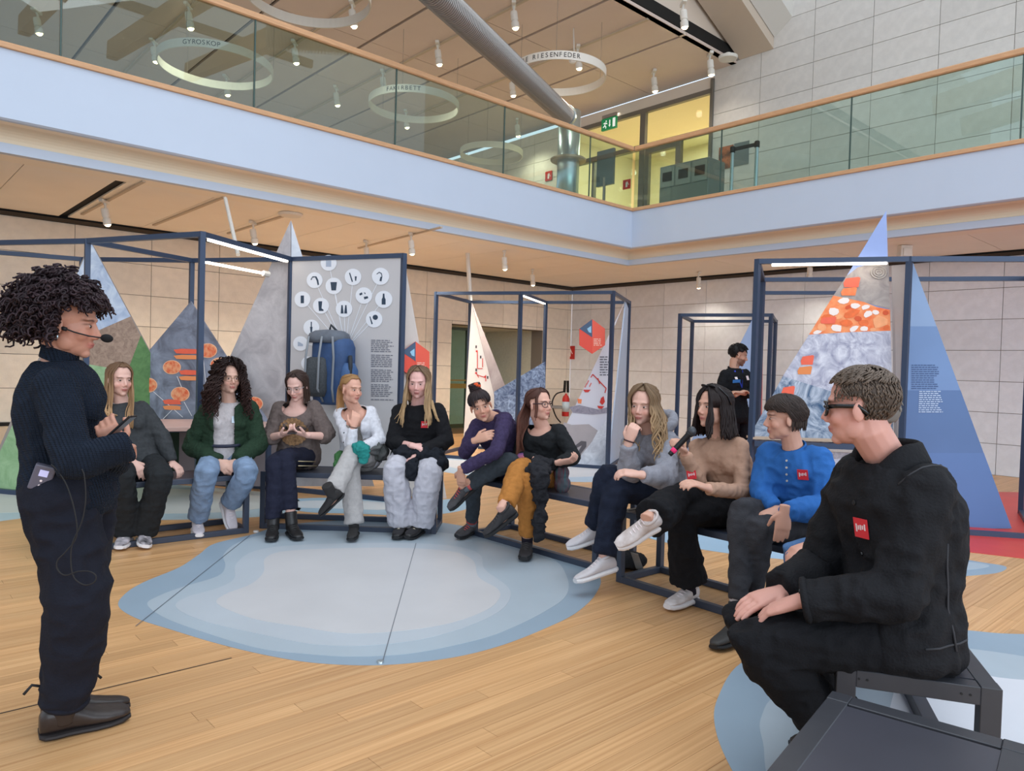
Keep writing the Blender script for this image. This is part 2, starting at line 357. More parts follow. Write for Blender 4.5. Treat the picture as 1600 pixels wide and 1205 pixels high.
mb = MB(); mb.beam(Rm(-3.38, .86, .92), Rm(-2.32, .86, .92), .04, .10); mb.beam(Rm(-3.38, .86, 1.04), Rm(-2.32, .86, 1.04), .03, .03); mb.build('push_bar', mat('brass', (150, 128, 70), .35, metal=.7), gp)
mb = MB(); mb.beam(Rm(-2.3, .9, 0), Rm(-2.3, .9, 2.16), .05); mb.beam(Rm(-3.4, .9, 2.14), Rm(-2.3, .9, 2.14), .05); mb.build('door_frame', mat('door_steel', (92, 108, 100), .5, metal=.4), gp)
# dark shadow gap above the walls, low ledge along the left wall
mb = MB(); mb.prism([Rm(-16, .05, 3.12), Rm(.05, .05, 3.12), Rm(.05, .05, 3.2), Rm(-16, .05, 3.2)], BX*.2); mb.prism([Rm(.05, .05, 3.12), Rm(.05, -13, 3.12), Rm(.05, -13, 3.2), Rm(.05, .05, 3.2)], AX*.2)
struct(mb.build('trim_1', mat('gap_dark', (30, 28, 26), .9)))
mb = MB(); mb.prism([Rm(-16, -.05, 3.13), Rm(-.05, -.05, 3.13), Rm(-.05, -.09, 3.17), Rm(-16, -.09, 3.17)], BX*.03); mb.prism([Rm(-.05, -.05, 3.13), Rm(-.05, -13, 3.13), Rm(-.09, -13, 3.17), Rm(-.09, -.05, 3.17)], AX*.03)
struct(mb.build('trim_2', mat('gap_rail', (58, 52, 46), .7)))
mb = MB(); mb.prism([Rm(-16, -.02, 0), Rm(-4.4, -.02, 0), Rm(-4.4, -.02, .40), Rm(-16, -.02, .40)], -BX*.30)
struct(mb.build('wall_ledge', mat('ledge_stone', (206, 190, 166), .7, var=.03)))
mb = MB(); mb.prism([Rm(-16, -.02, .402), Rm(-4.4, -.02, .402), Rm(-4.4, -.02, .445), Rm(-16, -.02, .445)], -BX*.02); struct(mb.build('trim_3', mat('gap_dark', (30, 28, 26), .9)))

# ---- balcony: fascia, cove, soffit, balustrades
AQ, BQ = -2.344, -3.535; AL, BR = -16.0, -13.0
def lpath(off, z): return [Rm(AL, BQ+off, z), Rm(AQ+off, BQ+off, z), Rm(AQ+off, BR, z)]
def lsweep(prof):
    mb = MB(); rows = [lpath(o, z) for o, z in prof]
    for i in range(len(rows)-1):
        for k in range(2): mb.add([rows[i][k], rows[i][k+1], rows[i+1][k+1], rows[i+1][k]], [(0, 1, 2, 3)])
    return mb
WHITE = mat('fascia_white_daylit', (194, 206, 223), .55, var=.01, scale=3); CREAM = mat('cove_cream', (236, 218, 190), .7)  # fascia white carries the daylight's blue tint in its colour
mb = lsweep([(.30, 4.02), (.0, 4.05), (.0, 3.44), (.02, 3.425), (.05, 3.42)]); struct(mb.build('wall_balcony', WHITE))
cv = [(.05, 3.42)]+[(.05+.25*math.sin(t), 3.40-.11*(1-math.cos(t))+.02*math.sin(2*t)) for t in [math.pi/2*k/8 for k in range(1, 9)]]
struct(lsweep(cv).build('trim_4', CREAM, smooth=True))
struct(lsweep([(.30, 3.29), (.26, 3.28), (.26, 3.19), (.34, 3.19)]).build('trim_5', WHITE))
SOF = mat('soffit_panel', (248, 242, 230), .75, var=.02, scale=2, rnd=.02); SOFB = mat('soffit_band', (248, 240, 224), .75); DARK = mat('slot_dark', (26, 24, 22), .9)
struct(lsweep([(.34, 3.19), (.62, 3.19), (.62, 3.20)]).build('trim_6', SOFB))
mb = MB(); mb.prism([Rm(AL, BQ+.6, 3.225), Rm(.4, BQ+.6, 3.225), Rm(.4, .4, 3.225), Rm(AL, .4, 3.225)], (0, 0, .05)); mb.prism([Rm(AQ+.6, BR, 3.225), Rm(.4, BR, 3.225), Rm(.4, BQ+.62, 3.225), Rm(AQ+.6, BQ+.62, 3.225)], (0, 0, .05))
sof = struct(mb.build('ceiling', DARK))
def cpanel(parent, a0, a1, b0, b1, z, m, th=.02, g=.004, gb=None):
    gb = g if gb is None else gb; mb = MB(); mb.prism([Rm(a0+g, b0+gb, z), Rm(a1-g, b0+gb, z), Rm(a1-g, b1-gb, z), Rm(a0+g, b1-gb, z)], (0, 0, th)); return mb.build('ceiling_panel', m, parent)
k = 0; a = -.86
while a > AL:
    a0 = a-.915
    b0 = BQ+.62
    slot = k in (10,)
    if a > AQ+.62: pass
    cpanel(sof, max(a0, AL), a-(.10 if slot else 0), b0, -.09, 3.195, SOF); a = a0; k += 1
cpanel(sof, -.86, -.09, BQ+.62, -.09, 3.195, SOF)
b = BQ+.62
while b > BR:
    cpanel(sof, AQ+.62, -.09, max(b-1.83, BR), b, 3.195, SOF); b -= 1.83
# balcony floor
mb = MB(); mb.prism([Rm(AL, BQ+.1, 3.9), Rm(.5, BQ+.1, 3.9), Rm(.5, 9, 3.9), Rm(AL, 9, 3.9)], (0, 0, .12)); mb.prism([Rm(AQ+.1, BR, 3.9), Rm(.5, BR, 3.9), Rm(.5, BQ+.1, 3.9), Rm(AQ+.1, BQ+.1, 3.9)], (0, 0, .12))
struct(mb.build('floor_upper', mat('upper_floor', (176, 160, 140), .6)))
RAILW = mat('rail_wood', (206, 160, 118), .5, var=.08, scale=8, aniso=(1, 1, 8)); GLS = glass_mat('balustrade_glass', (.80, .90, .86), .07); EDGE = mat('glass_edge', (60, 84, 78), .4)
def balustrade(label, fn, cuts):
    t = thing('glass_balustrade', label, 'balustrade', fn((cuts[0]+cuts[-1])/2, 0, 4.05))
    for i in range(len(cuts)-1):
        u0, u1 = cuts[i], cuts[i+1]; g = .012; mb = MB()
        mb.prism([fn(u0+g, .02, 4.10), fn(u1-g, .02, 4.10), fn(u1-g, .02, 5.07), fn(u0+g, .02, 5.07)], fn(0, .014, 0)-fn(0, 0, 0)); mb.build('glass_pane', GLS, t)
    for u in cuts[1:-1]:
        mb = MB(); mb.beam(fn(u, .027, 4.1), fn(u, .027, 5.07), .016, .016); mb.build('pane_joint', EDGE, t)
    mb = MB(); mb.beam(fn(cuts[0], .03, 5.105), fn(cuts[-1], .03, 5.105), .07, .075); mb.build('handrail', RAILW, t, bevel=.012)
    mb = MB(); mb.beam(fn(cuts[0], .02, 4.075), fn(cuts[-1], .02, 4.075), .09, .055); mb.build('base_trim', RAILW, t, bevel=.006)
balustrade('long glass balustrade with timber handrail along the left balcony', lambda u, o, z: Rm(u, BQ+o, z), [-16.2, -14.4, -12.57, -10.74, -8.905, -7.08, -5.253, -3.42, AQ])
balustrade('glass balustrade with timber handrail on the right balcony by the stone wall', lambda u, o, z: Rm(AQ+o, u, z), [BR, -11.0, -9.08, -7.155, -5.20, BQ])
# ---- upper ceiling
UC = mat('upper_ceiling_panel', (220, 202, 190), .6, var=.015, scale=2, rnd=.02)
mb = MB(); mb.prism([Rm(-20, -4.0, 7.16), Rm(.3, -4.0, 7.16), Rm(.3, 13, 7.16), Rm(-20, 13, 7.16)], (0, 0, .2))
uc = struct(mb.build('ceiling_upper', DARK))
a = .19
while a > -17:
    b = -4.0
    while b < 12:
        cpanel(uc, a-1.83, a, b, b+2.085, 7.10, UC, .05, .030, .007); b += 2.085
    a -= 1.83
# glazed partition on the upper level with lit corridor behind
STEEL = mat('mullion_grey', (120, 116, 108), .45, metal=.3); CORR = mat('corridor_wall', (240, 230, 200), .8, var=.02)
def Ap(b, z, a=0.0): return Rm(a, b, z)
gw = thing('glazed_partition', 'grey framed glazed partition with a door on the upper level', 'partition', Rm(0, -1.6, 4.02))
for nm, p, q, w in (('mullion', Ap(.30, 4.02), Ap(.30, 6.72), .07), ('mullion', Ap(-1.88, 4.02), Ap(-1.88, 6.72), .13), ('mullion', Ap(-3.50, 4.02), Ap(-3.50, 6.95), .06),
                    ('transom', Ap(.3, 6.72), Ap(-3.5, 6.72), .09), ('transom', Ap(.3, 5.98), Ap(-3.5, 5.98), .12), ('door_post', Ap(-2.02, 4.02), Ap(-2.02, 5.9), .09), ('door_post', Ap(-2.78, 4.02), Ap(-2.78, 5.98), .12),
                    ('door_head', Ap(-2.02, 5.86), Ap(-2.78, 5.86), .10), ('mullion', Ap(-.55, 4.02), Ap(-.55, 5.98), .06)):
    mb = MB(); mb.beam(p, q, w, .09); mb.build(nm, STEEL, gw)
PG = glass_mat('partition_glass', (.95, .97, .93), .015)
for b0, b1, z0, z1 in ((.28, -.53, 4.05, 5.93), (-.57, -1.82, 4.05, 5.93), (-2.06, -2.74, 4.05, 5.82), (-2.83, -3.48, 4.05, 5.93), (.28, -1.82, 6.03, 6.68), (-1.94, -3.48, 6.03, 6.68)):
    mb = MB(); mb.prism([Ap(b0, z0, -.005), Ap(b1, z0, -.005), Ap(b1, z1, -.005), Ap(b0, z1, -.005)], AX*.01); mb.build('pane', PG, gw)
mb = MB(); mb.prism([Ap(.32, 6.77), Ap(-3.52, 6.77), Ap(-3.52, 7.0), Ap(.32, 7.0)], AX*.2); struct(mb.build('wall_header', mat('header_white', (224, 214, 202), .7)))
mb = MB()
mb.prism([Ap(.9, 3.9, 3.2), Ap(-4.2, 3.9, 3.2), Ap(-4.2, 7.0, 3.2), Ap(.9, 7.0, 3.2)], AX*.1)
mb.prism([Ap(.9, 3.9, .2), Ap(.9, 3.9, 3.2), Ap(.9, 7.0, 3.2), Ap(.9, 7.0, .2)], BX*.1); mb.prism([Ap(-4.2, 3.9, .36), Ap(-4.2, 3.9, 3.2), Ap(-4.2, 7.0, 3.2), Ap(-4.2, 7.0, .36)], BX*-.1)
mb.prism([Ap(.9, 6.9, .2), Ap(.9, 6.9, 3.2), Ap(-4.2, 6.9, 3.2), Ap(-4.2, 6.9, .2)], (0, 0, .1)); mb.prism([Ap(.9, 3.9, 0), Ap(.9, 3.9, 3.2), Ap(-4.2, 3.9, 3.2), Ap(-4.2, 3.9, 0)], (0, 0, .1))
struct(mb.build('wall_corridor', CORR))
area('corridor_lamp', Rm(1.6, -1.6, 6.85), Rm(1.6, -1.6, 4), 3.4, 1.6, 130, (1.0, .90, .72))
# inclined roof beam meeting the upper wall
mb = MB(); w0, w1 = -4.05, -4.72
pr = [Rm(0, w0, 7.15), Rm(0, w1, 7.15), Rm(-6.5, w1, 9.9), Rm(-6.5, w0, 9.9)]
mb.prism(pr, (0, 0, .9)); o = struct(mb.build('trim_7', mat('beam_tan', (206, 190, 172), .7)))
mb = MB(); mb.prism([Rm(0, -4.73, 7.35), Rm(0, -5.05, 7.6), Rm(-6.5, -5.05, 10.2), Rm(-6.5, -4.73, 10.0)], (0, 0, .8)); struct(mb.build('trim_8', mat('beam_side_daylit', (216, 212, 204), .7)))  # paler colour paints in the daylight on the beam's side face
mb = MB(); mb.prism([Rm(-20, -3.98, 7.1), Rm(0, -3.98, 7.1), Rm(0, -3.98, 10.4), Rm(-20, -3.98, 10.4)], BX*.1); struct(mb.build('wall_bulkhead', mat('bulkhead_cream', (224, 210, 194), .7)))
# hall roof with timber beams
TIMB = mat('timber_beam', (176, 138, 98), .6, var=.08, scale=6)
hr = bpy.data.objects.new('ceiling_hall', None); COL.objects.link(hr); hr.location = Rm(-9, -9, 8.6); struct(hr)
for a in (-4.2, -6.4, -8.6, -10.8, -13, -15.2): mb = MB(); mb.beam(Rm(a, -4.6, 8.3), Rm(a, -20, 10.4), .28, .5); mb.build('timber_beam', TIMB, hr)
for b in (-7, -10, -13, -16): mb = MB(); mb.beam(Rm(-2, b, 8.95+(-b-7)*.136), Rm(-18, b, 8.95+(-b-7)*.136), .14, .22); mb.build('purlin', mat('purlin_grey', (120, 112, 104), .6), hr)
# ================================================================ LAMPS AND UPPER OBJECTS
LW = mat('lamp_white', (228, 224, 214), .5); LENS = mat('lamp_lens', (255, 240, 210), .5, emit=(255, 226, 178), estr=12); TRACK = mat('track_beige', (196, 180, 158), .6)
def spot_proto(name, label, loc, energy, tilt=V((0,0,-1)), lightcol=(1.0, .90, .75), size=1.0, cone=110):
    t = thing(name, label, 'spotlight', loc); l = V(loc); s = size
    mb = MB(); mb.box(l+V((0,0,-.02*s)), (.05*s, .16*s, .035*s)); mb.build('track_adapter', LW, t, bevel=.004)
    mb = MB(); mb.tube([l+V((0,0,-.03*s)), l+V((0,.03*s,-.07*s)), l+V((0,.02*s,-.11*s))], .014*s, 8); mb.build('arm', LW, t, smooth=True)
    h = l+V((0,0,-.10*s)); mb = MB(); mb.lathe([(.0, 0), (.036*s, .0), (.042*s, .02*s), (.042*s, .10*s), (.034*s, .105*s), (.034*s, .12*s), (.046*s, .125*s), (.046*s, .19*s), (.038*s, .19*s), (.036*s, .17*s)], h, tilt, 14); mb.build('lamp_head', LW, t, smooth=False)
    mb = MB(); mb.ell(h+tilt*.185*s, (.036*s, .036*s, .030*s)); mb.build('lens', LENS, t, smooth=True)
    if energy:
        li = bpy.data.lights.new(name+'_light', 'SPOT'); li.energy = energy; li.color = lightcol; li.spot_size = math.radians(cone); li.spot_blend = .8; li.shadow_soft_size = .06
        lo = bpy.data.objects.new(name+'_light', li); COL.objects.link(lo); lo.parent = t; lo.location = V((0,0,-.10*s))+tilt*.24*s; lo.rotation_euler = tilt.to_track_quat('-Z', 'Y').to_euler()
    return t
low = [((163,312), 'white track spotlight under the balcony above the curly haired presenter'), ((395,346), 'white track spotlight under the balcony left of the tall mountain tip'), ((642,364), 'white track spotlight under the balcony above the backpack panel'),
       ((788,392), 'white track spotlight under the balcony above the middle frame'), ((832,421), 'small white spotlight near the room corner behind the middle frame'), ((1092,425), 'white track spotlight under the right balcony beside the right frame post'), ((1266,408), 'white track spotlight seen through the top of the right frame'), ((572,376), 'white track spotlight between the mountain tip and the backpack panel lamp')]
for (x, y), lb in low:
    p = G(x, y, 3.19); spot_proto('track_spotlight', lb, p, (125 if x < 900 else 26), tilt=V((.1, .25, -1)).normalized(), cone=130)
for k, ((x0, y0), (x1, y1)) in enumerate((((225, 283), (128, 335)), ((350, 308), (240, 352)), ((455, 334), (356, 365)), ((690, 355), (560, 388)), ((1180, 428), (1080, 440)))):
    mb = MB(); mb.beam(G(x0, y0, 3.185), G(x1, y1, 3.185), .035, .02); o = mb.build('lamp_track', TRACK); tag(o, 'thin beige lamp track on the balcony soffit, %s from the left' % ORD[k], 'lamp track')
box = MB(); p = G(1414, 384, 3.19); box.box(p-V((0,0,.08)), (.16, .12, .16)); box.box(p-V((0,0,.1))-V((0,.07,0)), (.11, .02, .11)); tag(box.build('ceiling_speaker', LW, bevel=.006), 'small square white floodlight under the right balcony near the blue triangle', 'floodlight')
mb = MB(); mb.lathe([(.0, -.03), (.13, -.03), (.15, -.012), (.15, 0)], G(454, 334, 3.19), n=24); tag(mb.build('smoke_detector', LW, smooth=False), 'flat round disc on the soffit above the grey mountain tip', 'detector')
ups = [(57,15),(294,6),(550,2),(803,4),(240,62),(460,64),(684,66),(1068,2),(903,72),(353,118),(525,135),(598,110),(800,118),(1022,110),(1110,82),(634,172),(808,186)]
for k, (x, y) in enumerate(sorted(ups)):
    p = G(x, y, 7.1); spot_proto('ceiling_spotlight', 'white spotlight on the upper ceiling, %s counted from the left edge' % ORD[k], p, (62 if x < 1000 else 14), tilt=V((.15, .1, -1)).normalized(), size=1.35, cone=140)
for k, a in enumerate((-2.55, -4.38, -6.22, -8.06)):
    mb = MB(); mb.beam(Rm(a, -3.9, 7.085), Rm(a, 9, 7.085), .05, .03); tag(mb.build('lamp_track', TRACK), 'long lamp track on the upper ceiling, %s from the right' % ORD[k], 'lamp track')
mb = MB(); p = onp(1138, 78, Rm(-.5, 0, 0), AX); mb.lathe([(.0, -.05), (.16, -.05), (.17, -.02), (.17, .0), (.05, .0), (.05, .06)], V((p.x, p.y, 7.04)), n=24); tag(mb.build('wireless_disc', LW), 'white round disc fixture under the upper ceiling by the tan roof beam', 'detector')
mb = MB(); p = G(896, 44, 7.1); mb.tube([p, p-V((0,0,.5))+RT*.03], .012, 6); mb.ell(p-V((0,0,.55)), (.06, .06, .045)); tag(mb.build('ceiling_sensor', LW, smooth=True), 'small white dome sensor on a thin rod near the giant spring', 'sensor')
# ---- suspended rings with lettering
RINGM = mat('ring_white', (226, 220, 208), .5); INK = mat('ring_ink', (52, 46, 42), .6)
def ring(label, x, y, diam, txt=None, z=6.1, wpx=None, h=.13):
    c = G(x, y, z); R = diam/2; t = thing('hanging_ring', label, 'hanging sign', c)
    n = 64; mb = MB(); o_ = []; 
    prof = [(R, -h/2), (R, h/2), (R-.02, h/2), (R-.02, -h/2)]
    for k in range(n):
        a0, a1 = 2*math.pi*k/n, 2*math.pi*(k+1)/n; q = []
        for a in (a0, a1): q += [c+V((r*math.cos(a), r*math.sin(a), zz)) for r, zz in prof]
        mb.add(q, [(i, (i+1) % 4, 4+(i+1) % 4, 4+i) for i in range(4)])
    mb.build('band', RINGM, t, smooth=False)
    mb = MB()
    for a in (.4, 2.5, 4.6):
        e = c+V((R*math.cos(a), R*math.sin(a), h/2)); mb.tube([e, V((e.x, e.y, 7.1))], .003, 4)
    mb.build('wire', mat('wire_grey', (150, 140, 130), .5), t)
    if txt:
        away = -V((c.x-CAM.x, c.y-CAM.y, 0)).normalized(); a0 = math.atan2(away.y, away.x)-.25; step = .078/ R
        for i, ch in enumerate(txt):
            if ch == ' ': continue
            a = a0-(len(txt)/2-i-.5)*step*.9; rad = V((math.cos(a), math.sin(a), 0)); xd = V((-rad.y, rad.x, 0))
            textmesh('letter', ch, .10, INK, c+rad*(R+.0025), xd, (0, 0, 1), t, .001)
    return t
ring('white hanging ring lettered GYROSKOP behind the left balustrade', 338, 103, 1.76, 'GYROSKOP')
ring('white hanging ring lettered DIE RIESENFEDER beside the giant spring', 873, 117, 1.53, 'DIE RIESENFEDER')
ring('white hanging ring lettered FAKIRBETT in the middle behind the balustrade', 647, 164, 1.64, 'FAKIRBETT')
ring('plain white hanging ring cut by the top edge of the photo', 482, -8, 1.6, None)
ring('plain white hanging ring low behind the glass near the metal column', 768, 240, 1.4, None)
# ---- column and giant spring
MET = mat('brushed_metal', (186, 200, 208), .28, metal=.85, var=.05, scale=3); MET2 = mat('spring_wire', (176, 172, 168), .35, metal=.6)
pc = D(888, 250, 14.0); cb = V((pc.x, pc.y, 4.02))
t = thing('metal_column', 'shiny metal column with a round collar holding the giant spring', 'column', cb)
mb = MB(); mb.lathe([(.21, 0), (.21, 2.2)], cb, n=32); mb.build('shaft', MET, t, smooth=True)
mb = MB(); mb.lathe([(.21, 0), (.33, 0), (.34, .012), (.34, .04), (.33, .05), (.21, .05)], V((pc.x, pc.y, pc.z-.03)), n=32); mb.build('collar', mat('collar_bronze', (168, 150, 128), .4, metal=.5), t)
e0 = D(884, 181, 13.55); e1 = D(690, 0, 8.75); d = (e1-e0); e2 = e0+d*1.25
sp = thing('giant_spring', 'long grey steel coil spring stretched diagonally from the metal column', 'coil spring', e0)
dn = (e2-e0).normalized(); x = dn.cross(V((0,0,1))).normalized(); y = x.cross(dn); L = (e2-e0).length; turns = int(L/.042); pts = []
for k in range(turns*14+1):
    s = k/14; a = 2*math.pi*s; pts.append(e0+dn*(L*s/turns)+x*(.165*math.cos(a))+y*(.165*math.sin(a)))
mb = MB(); mb.tube(pts, .0105, 4); mb.build('coil', MET2, sp, smooth=True)
mb = MB(); mb.tube([e0, e2], .135, 12); mb.build('core_tube', mat('spring_core', (150, 144, 140), .5, var=.2, scale=30), sp, smooth=True)
mb = MB(); mb.lathe([(.19, -.05), (.20, -.04), (.20, .03), (.185, .05), (0.0, .05)], e0, -dn, 24); mb.build('end_cap', MET, sp, smooth=False)
mb = MB(); mb.tube([e0, V((cb.x, cb.y, 6.05))], .05, 10); mb.build('bracket', MET, sp, smooth=True)
# ---- exit sign
GREEN = mat('exit_green', (20, 120, 70), .5, emit=(20, 130, 76), estr=.5); SW = mat('sign_white', (240, 244, 240), .6, emit=(240, 248, 240), estr=.6)
p = onp(951, 193, Rm(-.35, 0, 0), AX); t = thing('exit_sign', 'green emergency exit sign with running figure, door and arrow', 'exit sign', p)
ux = -BX; n = -AX
def ep(u, v, o=0): return p+ux*u+V((0,0,v))+n*o
mb = MB(); mb.prism([ep(-.2, -.12), ep(.2, -.12), ep(.2, .12), ep(-.2, .12)], n*-.05); mb.build('panel', GREEN, t)
mb = MB(); mb.prism([ep(-.19, .13), ep(.19, .13), ep(.19, .2), ep(-.19, .2)], n*-.05); mb.build('mount', mat('sign_mount', (150, 140, 132), .6), t)
mb = MB()
mb.prism([ep(.11, -.09, .001), ep(.18, -.09, .001), ep(.18, .09, .001), ep(.11, .09, .001)], n*.002)
mb.beam(ep(.03, .07, .002), ep(.03, -.03, .002), .025, .003, up=n); mb.add([ep(.0, -.03, .003), ep(.06, -.03, .003), ep(.03, -.08, .003)], [(0, 1, 2)])
for u0, v0, u1, v1 in ((-.08, .03, -.11, -.03), (-.11, -.03, -.07, -.05), (-.07, -.05, -.08, -.09), (-.11, -.03, -.15, -.06), (-.08, .03, -.04, .0), (-.09, .03, -.14, .02)): mb.beam(ep(u0, v0, .002), ep(u1, v1, .002), .02, .003, up=n)
mb.ell(ep(-.065, .06, .002), (.015, .015, .015), nu=8, nv=6); mb.build('pictogram', SW, t)
# ---- grey bin unit, stanchions, posters, screen on a stand
def boxr(mb, a0, a1, b0, b1, z0, z1): mb.prism([Rm(a0, b0, z0), Rm(a1, b0, z0), Rm(a1, b1, z0), Rm(a0, b1, z0)], (0, 0, z1-z0)); return mb
GB = mat('bin_grey', (112, 118, 112), .5); BLK = mat('slot_black', (20, 20, 20), .7)
t = thing('recycling_bins', 'dark grey three slot bin unit behind the balcony corner', 'bin', Rm(-1.3, -3.6, 4.02))
bx0 = ab(onp(1030, 300, Rm(-1.5, 0, 0), AX))[1]; bx1 = ab(onp(1106, 300, Rm(-1.5, 0, 0), AX))[1]
mb = boxr(MB(), -1.5, -1.0, bx0, bx1, 4.02, 4.98); mb.build('body', GB, t, bevel=.01)
for k in range(3):
    w = (bx1-bx0)/3; b0 = bx0+w*k
    mb = boxr(MB(), -1.512, -1.498, b0+w*.06, b0+w*.94, 4.60, 4.95); mb.build('door', mat('bin_panel', (126, 132, 126), .5), t); mb = boxr(MB(), -1.518, -1.508, b0+w*.22, b0+w*.80, 4.70, 4.86); mb.build('slot', BLK, t)
def stanchion(px, lb):
    q = onp(px, 280, Rm(-1.6, 0, 0), AX); c = V((q.x, q.y, 4.02)); t = thing('stanchion', lb, 'barrier post', c)
    mb = MB(); mb.lathe([(.16, 0), (.16, .02), (.03, .03), (.028, .9)], c, n=16); mb.build('post', MET, t, smooth=False); mb = MB(); mb.lathe([(.04, .9), (.04, .99), (.03, 1.0)], c, n=16); mb.build('head', BLK, t); return c
c1 = stanchion(1143, 'chrome barrier post holding the black belt, nearer the bins'); c2 = stanchion(1181, 'chrome barrier post at the right end of the black belt')
mb = MB(); mb.beam(c1+V((0,0,.95)), c2+V((0,0,.95)), .008, .06); tag(mb.build('barrier_belt', BLK), 'black belt stretched between two chrome barrier posts', 'belt')
def plate(name, label, cat, px, py, w, h, m, off=.015, side='R', parts=()):
    P = Rm(-off, 0, 0) if side == 'R' else Rm(0, -off, 0); nn = AX if side == 'R' else BX; uu = -BX if side == 'R' else AX
    c = onp(px, py, P, nn); mb = MB(); mb.prism([c+uu*(-w/2)+V((0,0,-h/2)), c+uu*(w/2)+V((0,0,-h/2)), c+uu*(w/2)+V((0,0,h/2)), c+uu*(-w/2)+V((0,0,h/2))], nn*.012)
    o = mb.build(name, m); tag(o, label, cat); return o, c, uu, nn
plate('wall_picture', 'brown and orange photo print on the upper stone wall behind the belt posts', 'picture', 1134, 246, .30, .42, mat('photo_brown', (70, 66, 66), .6, alt=(206, 120, 84), scale=9))
plate('wall_poster', 'plain grey poster on the upper stone wall beside the photo print', 'poster', 1158, 240, .30, .42, mat('poster_grey', (120, 128, 130), .6, var=.05))
RED = mat('sign_red', (196, 40, 36), .5)
def firesign(label, px, py, s, side, off=.02):
    o, c, uu, nn = plate('fire_sign', label, 'sign', px, py, s, s, RED, off, side); k = s*.3
    mb = MB(); mb.prism([c+uu*(-.1*s)+V((0,0,-k))-nn*.002, c+uu*(.12*s)+V((0,0,-k))-nn*.002, c+uu*(.12*s)+V((0,0,k*.7))-nn*.002, c+uu*(-.1*s)+V((0,0,k*.7))-nn*.002], nn*-.003); mb.beam(c+uu*(.05*s)+V((0,0,k))-nn*.004, c+uu*(.3*s)+V((0,0,-.1*s))-nn*.004, s*.06, .003, up=nn)
    mb.build('pictogram', mat('print_white', (238, 236, 232), .6), o)
firesign('small red fire sign on the upper wall beside the metal column', 857, 275, .22, 'R', .02)
firesign('pale red notice on the wall left of the upper door', 979, 288, .2, 'R', .03)
firesign('red fire extinguisher sign on the stone wall behind the middle frame', 890, 551, .30, 'R', .02)
q = onp(945, 262, Rm(-.8, 0, 0), AX); t = thing('info_screen', 'dark angled screen on a slim post on the upper level', 'screen', V((q.x, q.y, 4.02)))
mb = MB(); mb.tube([V((q.x, q.y, 4.02)), V((q.x, q.y, q.z-.2))], .03, 10); mb.lathe([(.2, 0), (.2, .02), (.03, .03)], V((q.x, q.y, 4.02)), n=16); mb.build('stand', STEEL, t)
mb = MB(); mb.prism([q-BX*.22*s1+V((0,0,.36*s2)) for s1, s2 in ((-1,-1),(1,-1),(1,1),(-1,1))], AX*.06); mb.build('display', mat('screen_dark', (70, 84, 92), .25), t)
# ================================================================ EXHIBIT FRAMES, PANELS, BENCHES
STL = mat('frame_steel', (54, 68, 92), .42, metal=.25, var=.03); HB = 2.42
LED = mat('led_strip', (255, 246, 232), .5, emit=(255, 244, 226), estr=9)
def nodeP(x, y, z=HB):   # a frame corner: pixel of its top on the plane z
    p = G(x, y, z); return V((p.x, p.y, 0))
def frame(label, nodes, posts, rails, bottoms, w=.045, HB=HB):
    P = {k: nodeP(*v, HB) for k, v in nodes.items()}
    t = thing('exhibit_stand', label, 'stand', sum(P.values(), V((0,0,0)))/len(P))
    for k in posts: mb = MB(); mb.beam(P[k], P[k]+V((0,0,HB)), w); mb.build('post', STL, t)
    for a, b in rails: mb = MB(); mb.beam(P[a]+V((0,0,HB-w/2)), P[b]+V((0,0,HB-w/2)), w); mb.build('top_rail', STL, t)
    for a, b in bottoms: mb = MB(); mb.beam(P[a]+V((0,0,w/2)), P[b]+V((0,0,w/2)), w); mb.build('bottom_rail', STL, t)
    return t, P
def led(t, p, q, w=.03, inset=.06):
    d = (q-p); mb = MB(); mb.beam(p+d*inset, q-d*inset, w, .018); mb.build('led_bar', LED, t)
fl, PL = frame('dark steel display frame around the mountain panels on the left', dict(Z=(-150,379), a=(137,373), b=(316,362), c=(455,402), d=(631,396), e=(300,404), g=(128,402)),
               ['a', 'b', 'c', 'd', 'e', 'g', 'Z'], [('Z','a'), ('a','b'), ('b','c'), ('c','d'), ('a','e'), ('g','e'), ('e','c'), ('Z','g')], [('c','d'), ('Z','g'), ('g','e'), ('e','c'), ('Z','a')])
up = V((0,0,1)); led(fl, PL['b']+up*(HB-.055), PL['c']+up*(HB-.055))
led(fl, D(322, 410, 6.6), D(411, 427, 7.2), .035, 0)
mb = MB(); mb.tube([D(411, 427, 7.2), D(420, 429, 7.25)], .03, 8); mb.tube([D(372, 398, 7.2), D(352, 310, 8.0)], .02, 8); mb.build('cable', mat('cable_clear', (206, 200, 190), .4), fl)
fm, PM = frame('dark blue steel display frame around the white triangles in the middle', dict(a=(682,456), b=(814,455.5), c=(958,454.5), d=(735,470), e=(853,470.5), f=(983,470.5)),
               ['a', 'b', 'c', 'd', 'e', 'f'], [('a','b'), ('b','c'), ('d','e'), ('e','f'), ('a','d'), ('c','f'), ('b','e')], [('a','b'), ('b','c'), ('a','d'), ('c','f'), ('d','e')])
led(fm, PM['b']+up*(HB-.05), PM['e']+up*(HB-.05))
mb = MB(); mb.tube([PM['d']+up*HB, PM['d']+up*HB+V((-.07, 0, .8))], .035, 8); mb.build('cable', mat('cable_white', (222, 218, 210), .5), fm)
fr_, PR = frame('dark blue steel display frame around the blue triangle on the right', dict(a=(1184,405), b=(1421,401), c=(1640,401), d=(1192,434), e=(1425,433), f=(1612,432), g=(1189,455), h=(1330,455)),
                ['a', 'b', 'c', 'f', 'd'], [('a','b'), ('b','c'), ('d','e'), ('e','f'), ('a','d'), ('b','e'), ('c','f'), ('g','h'), ('d','g')], [('b','c'), ('c','f'), ('a','b'), ('a','d')])
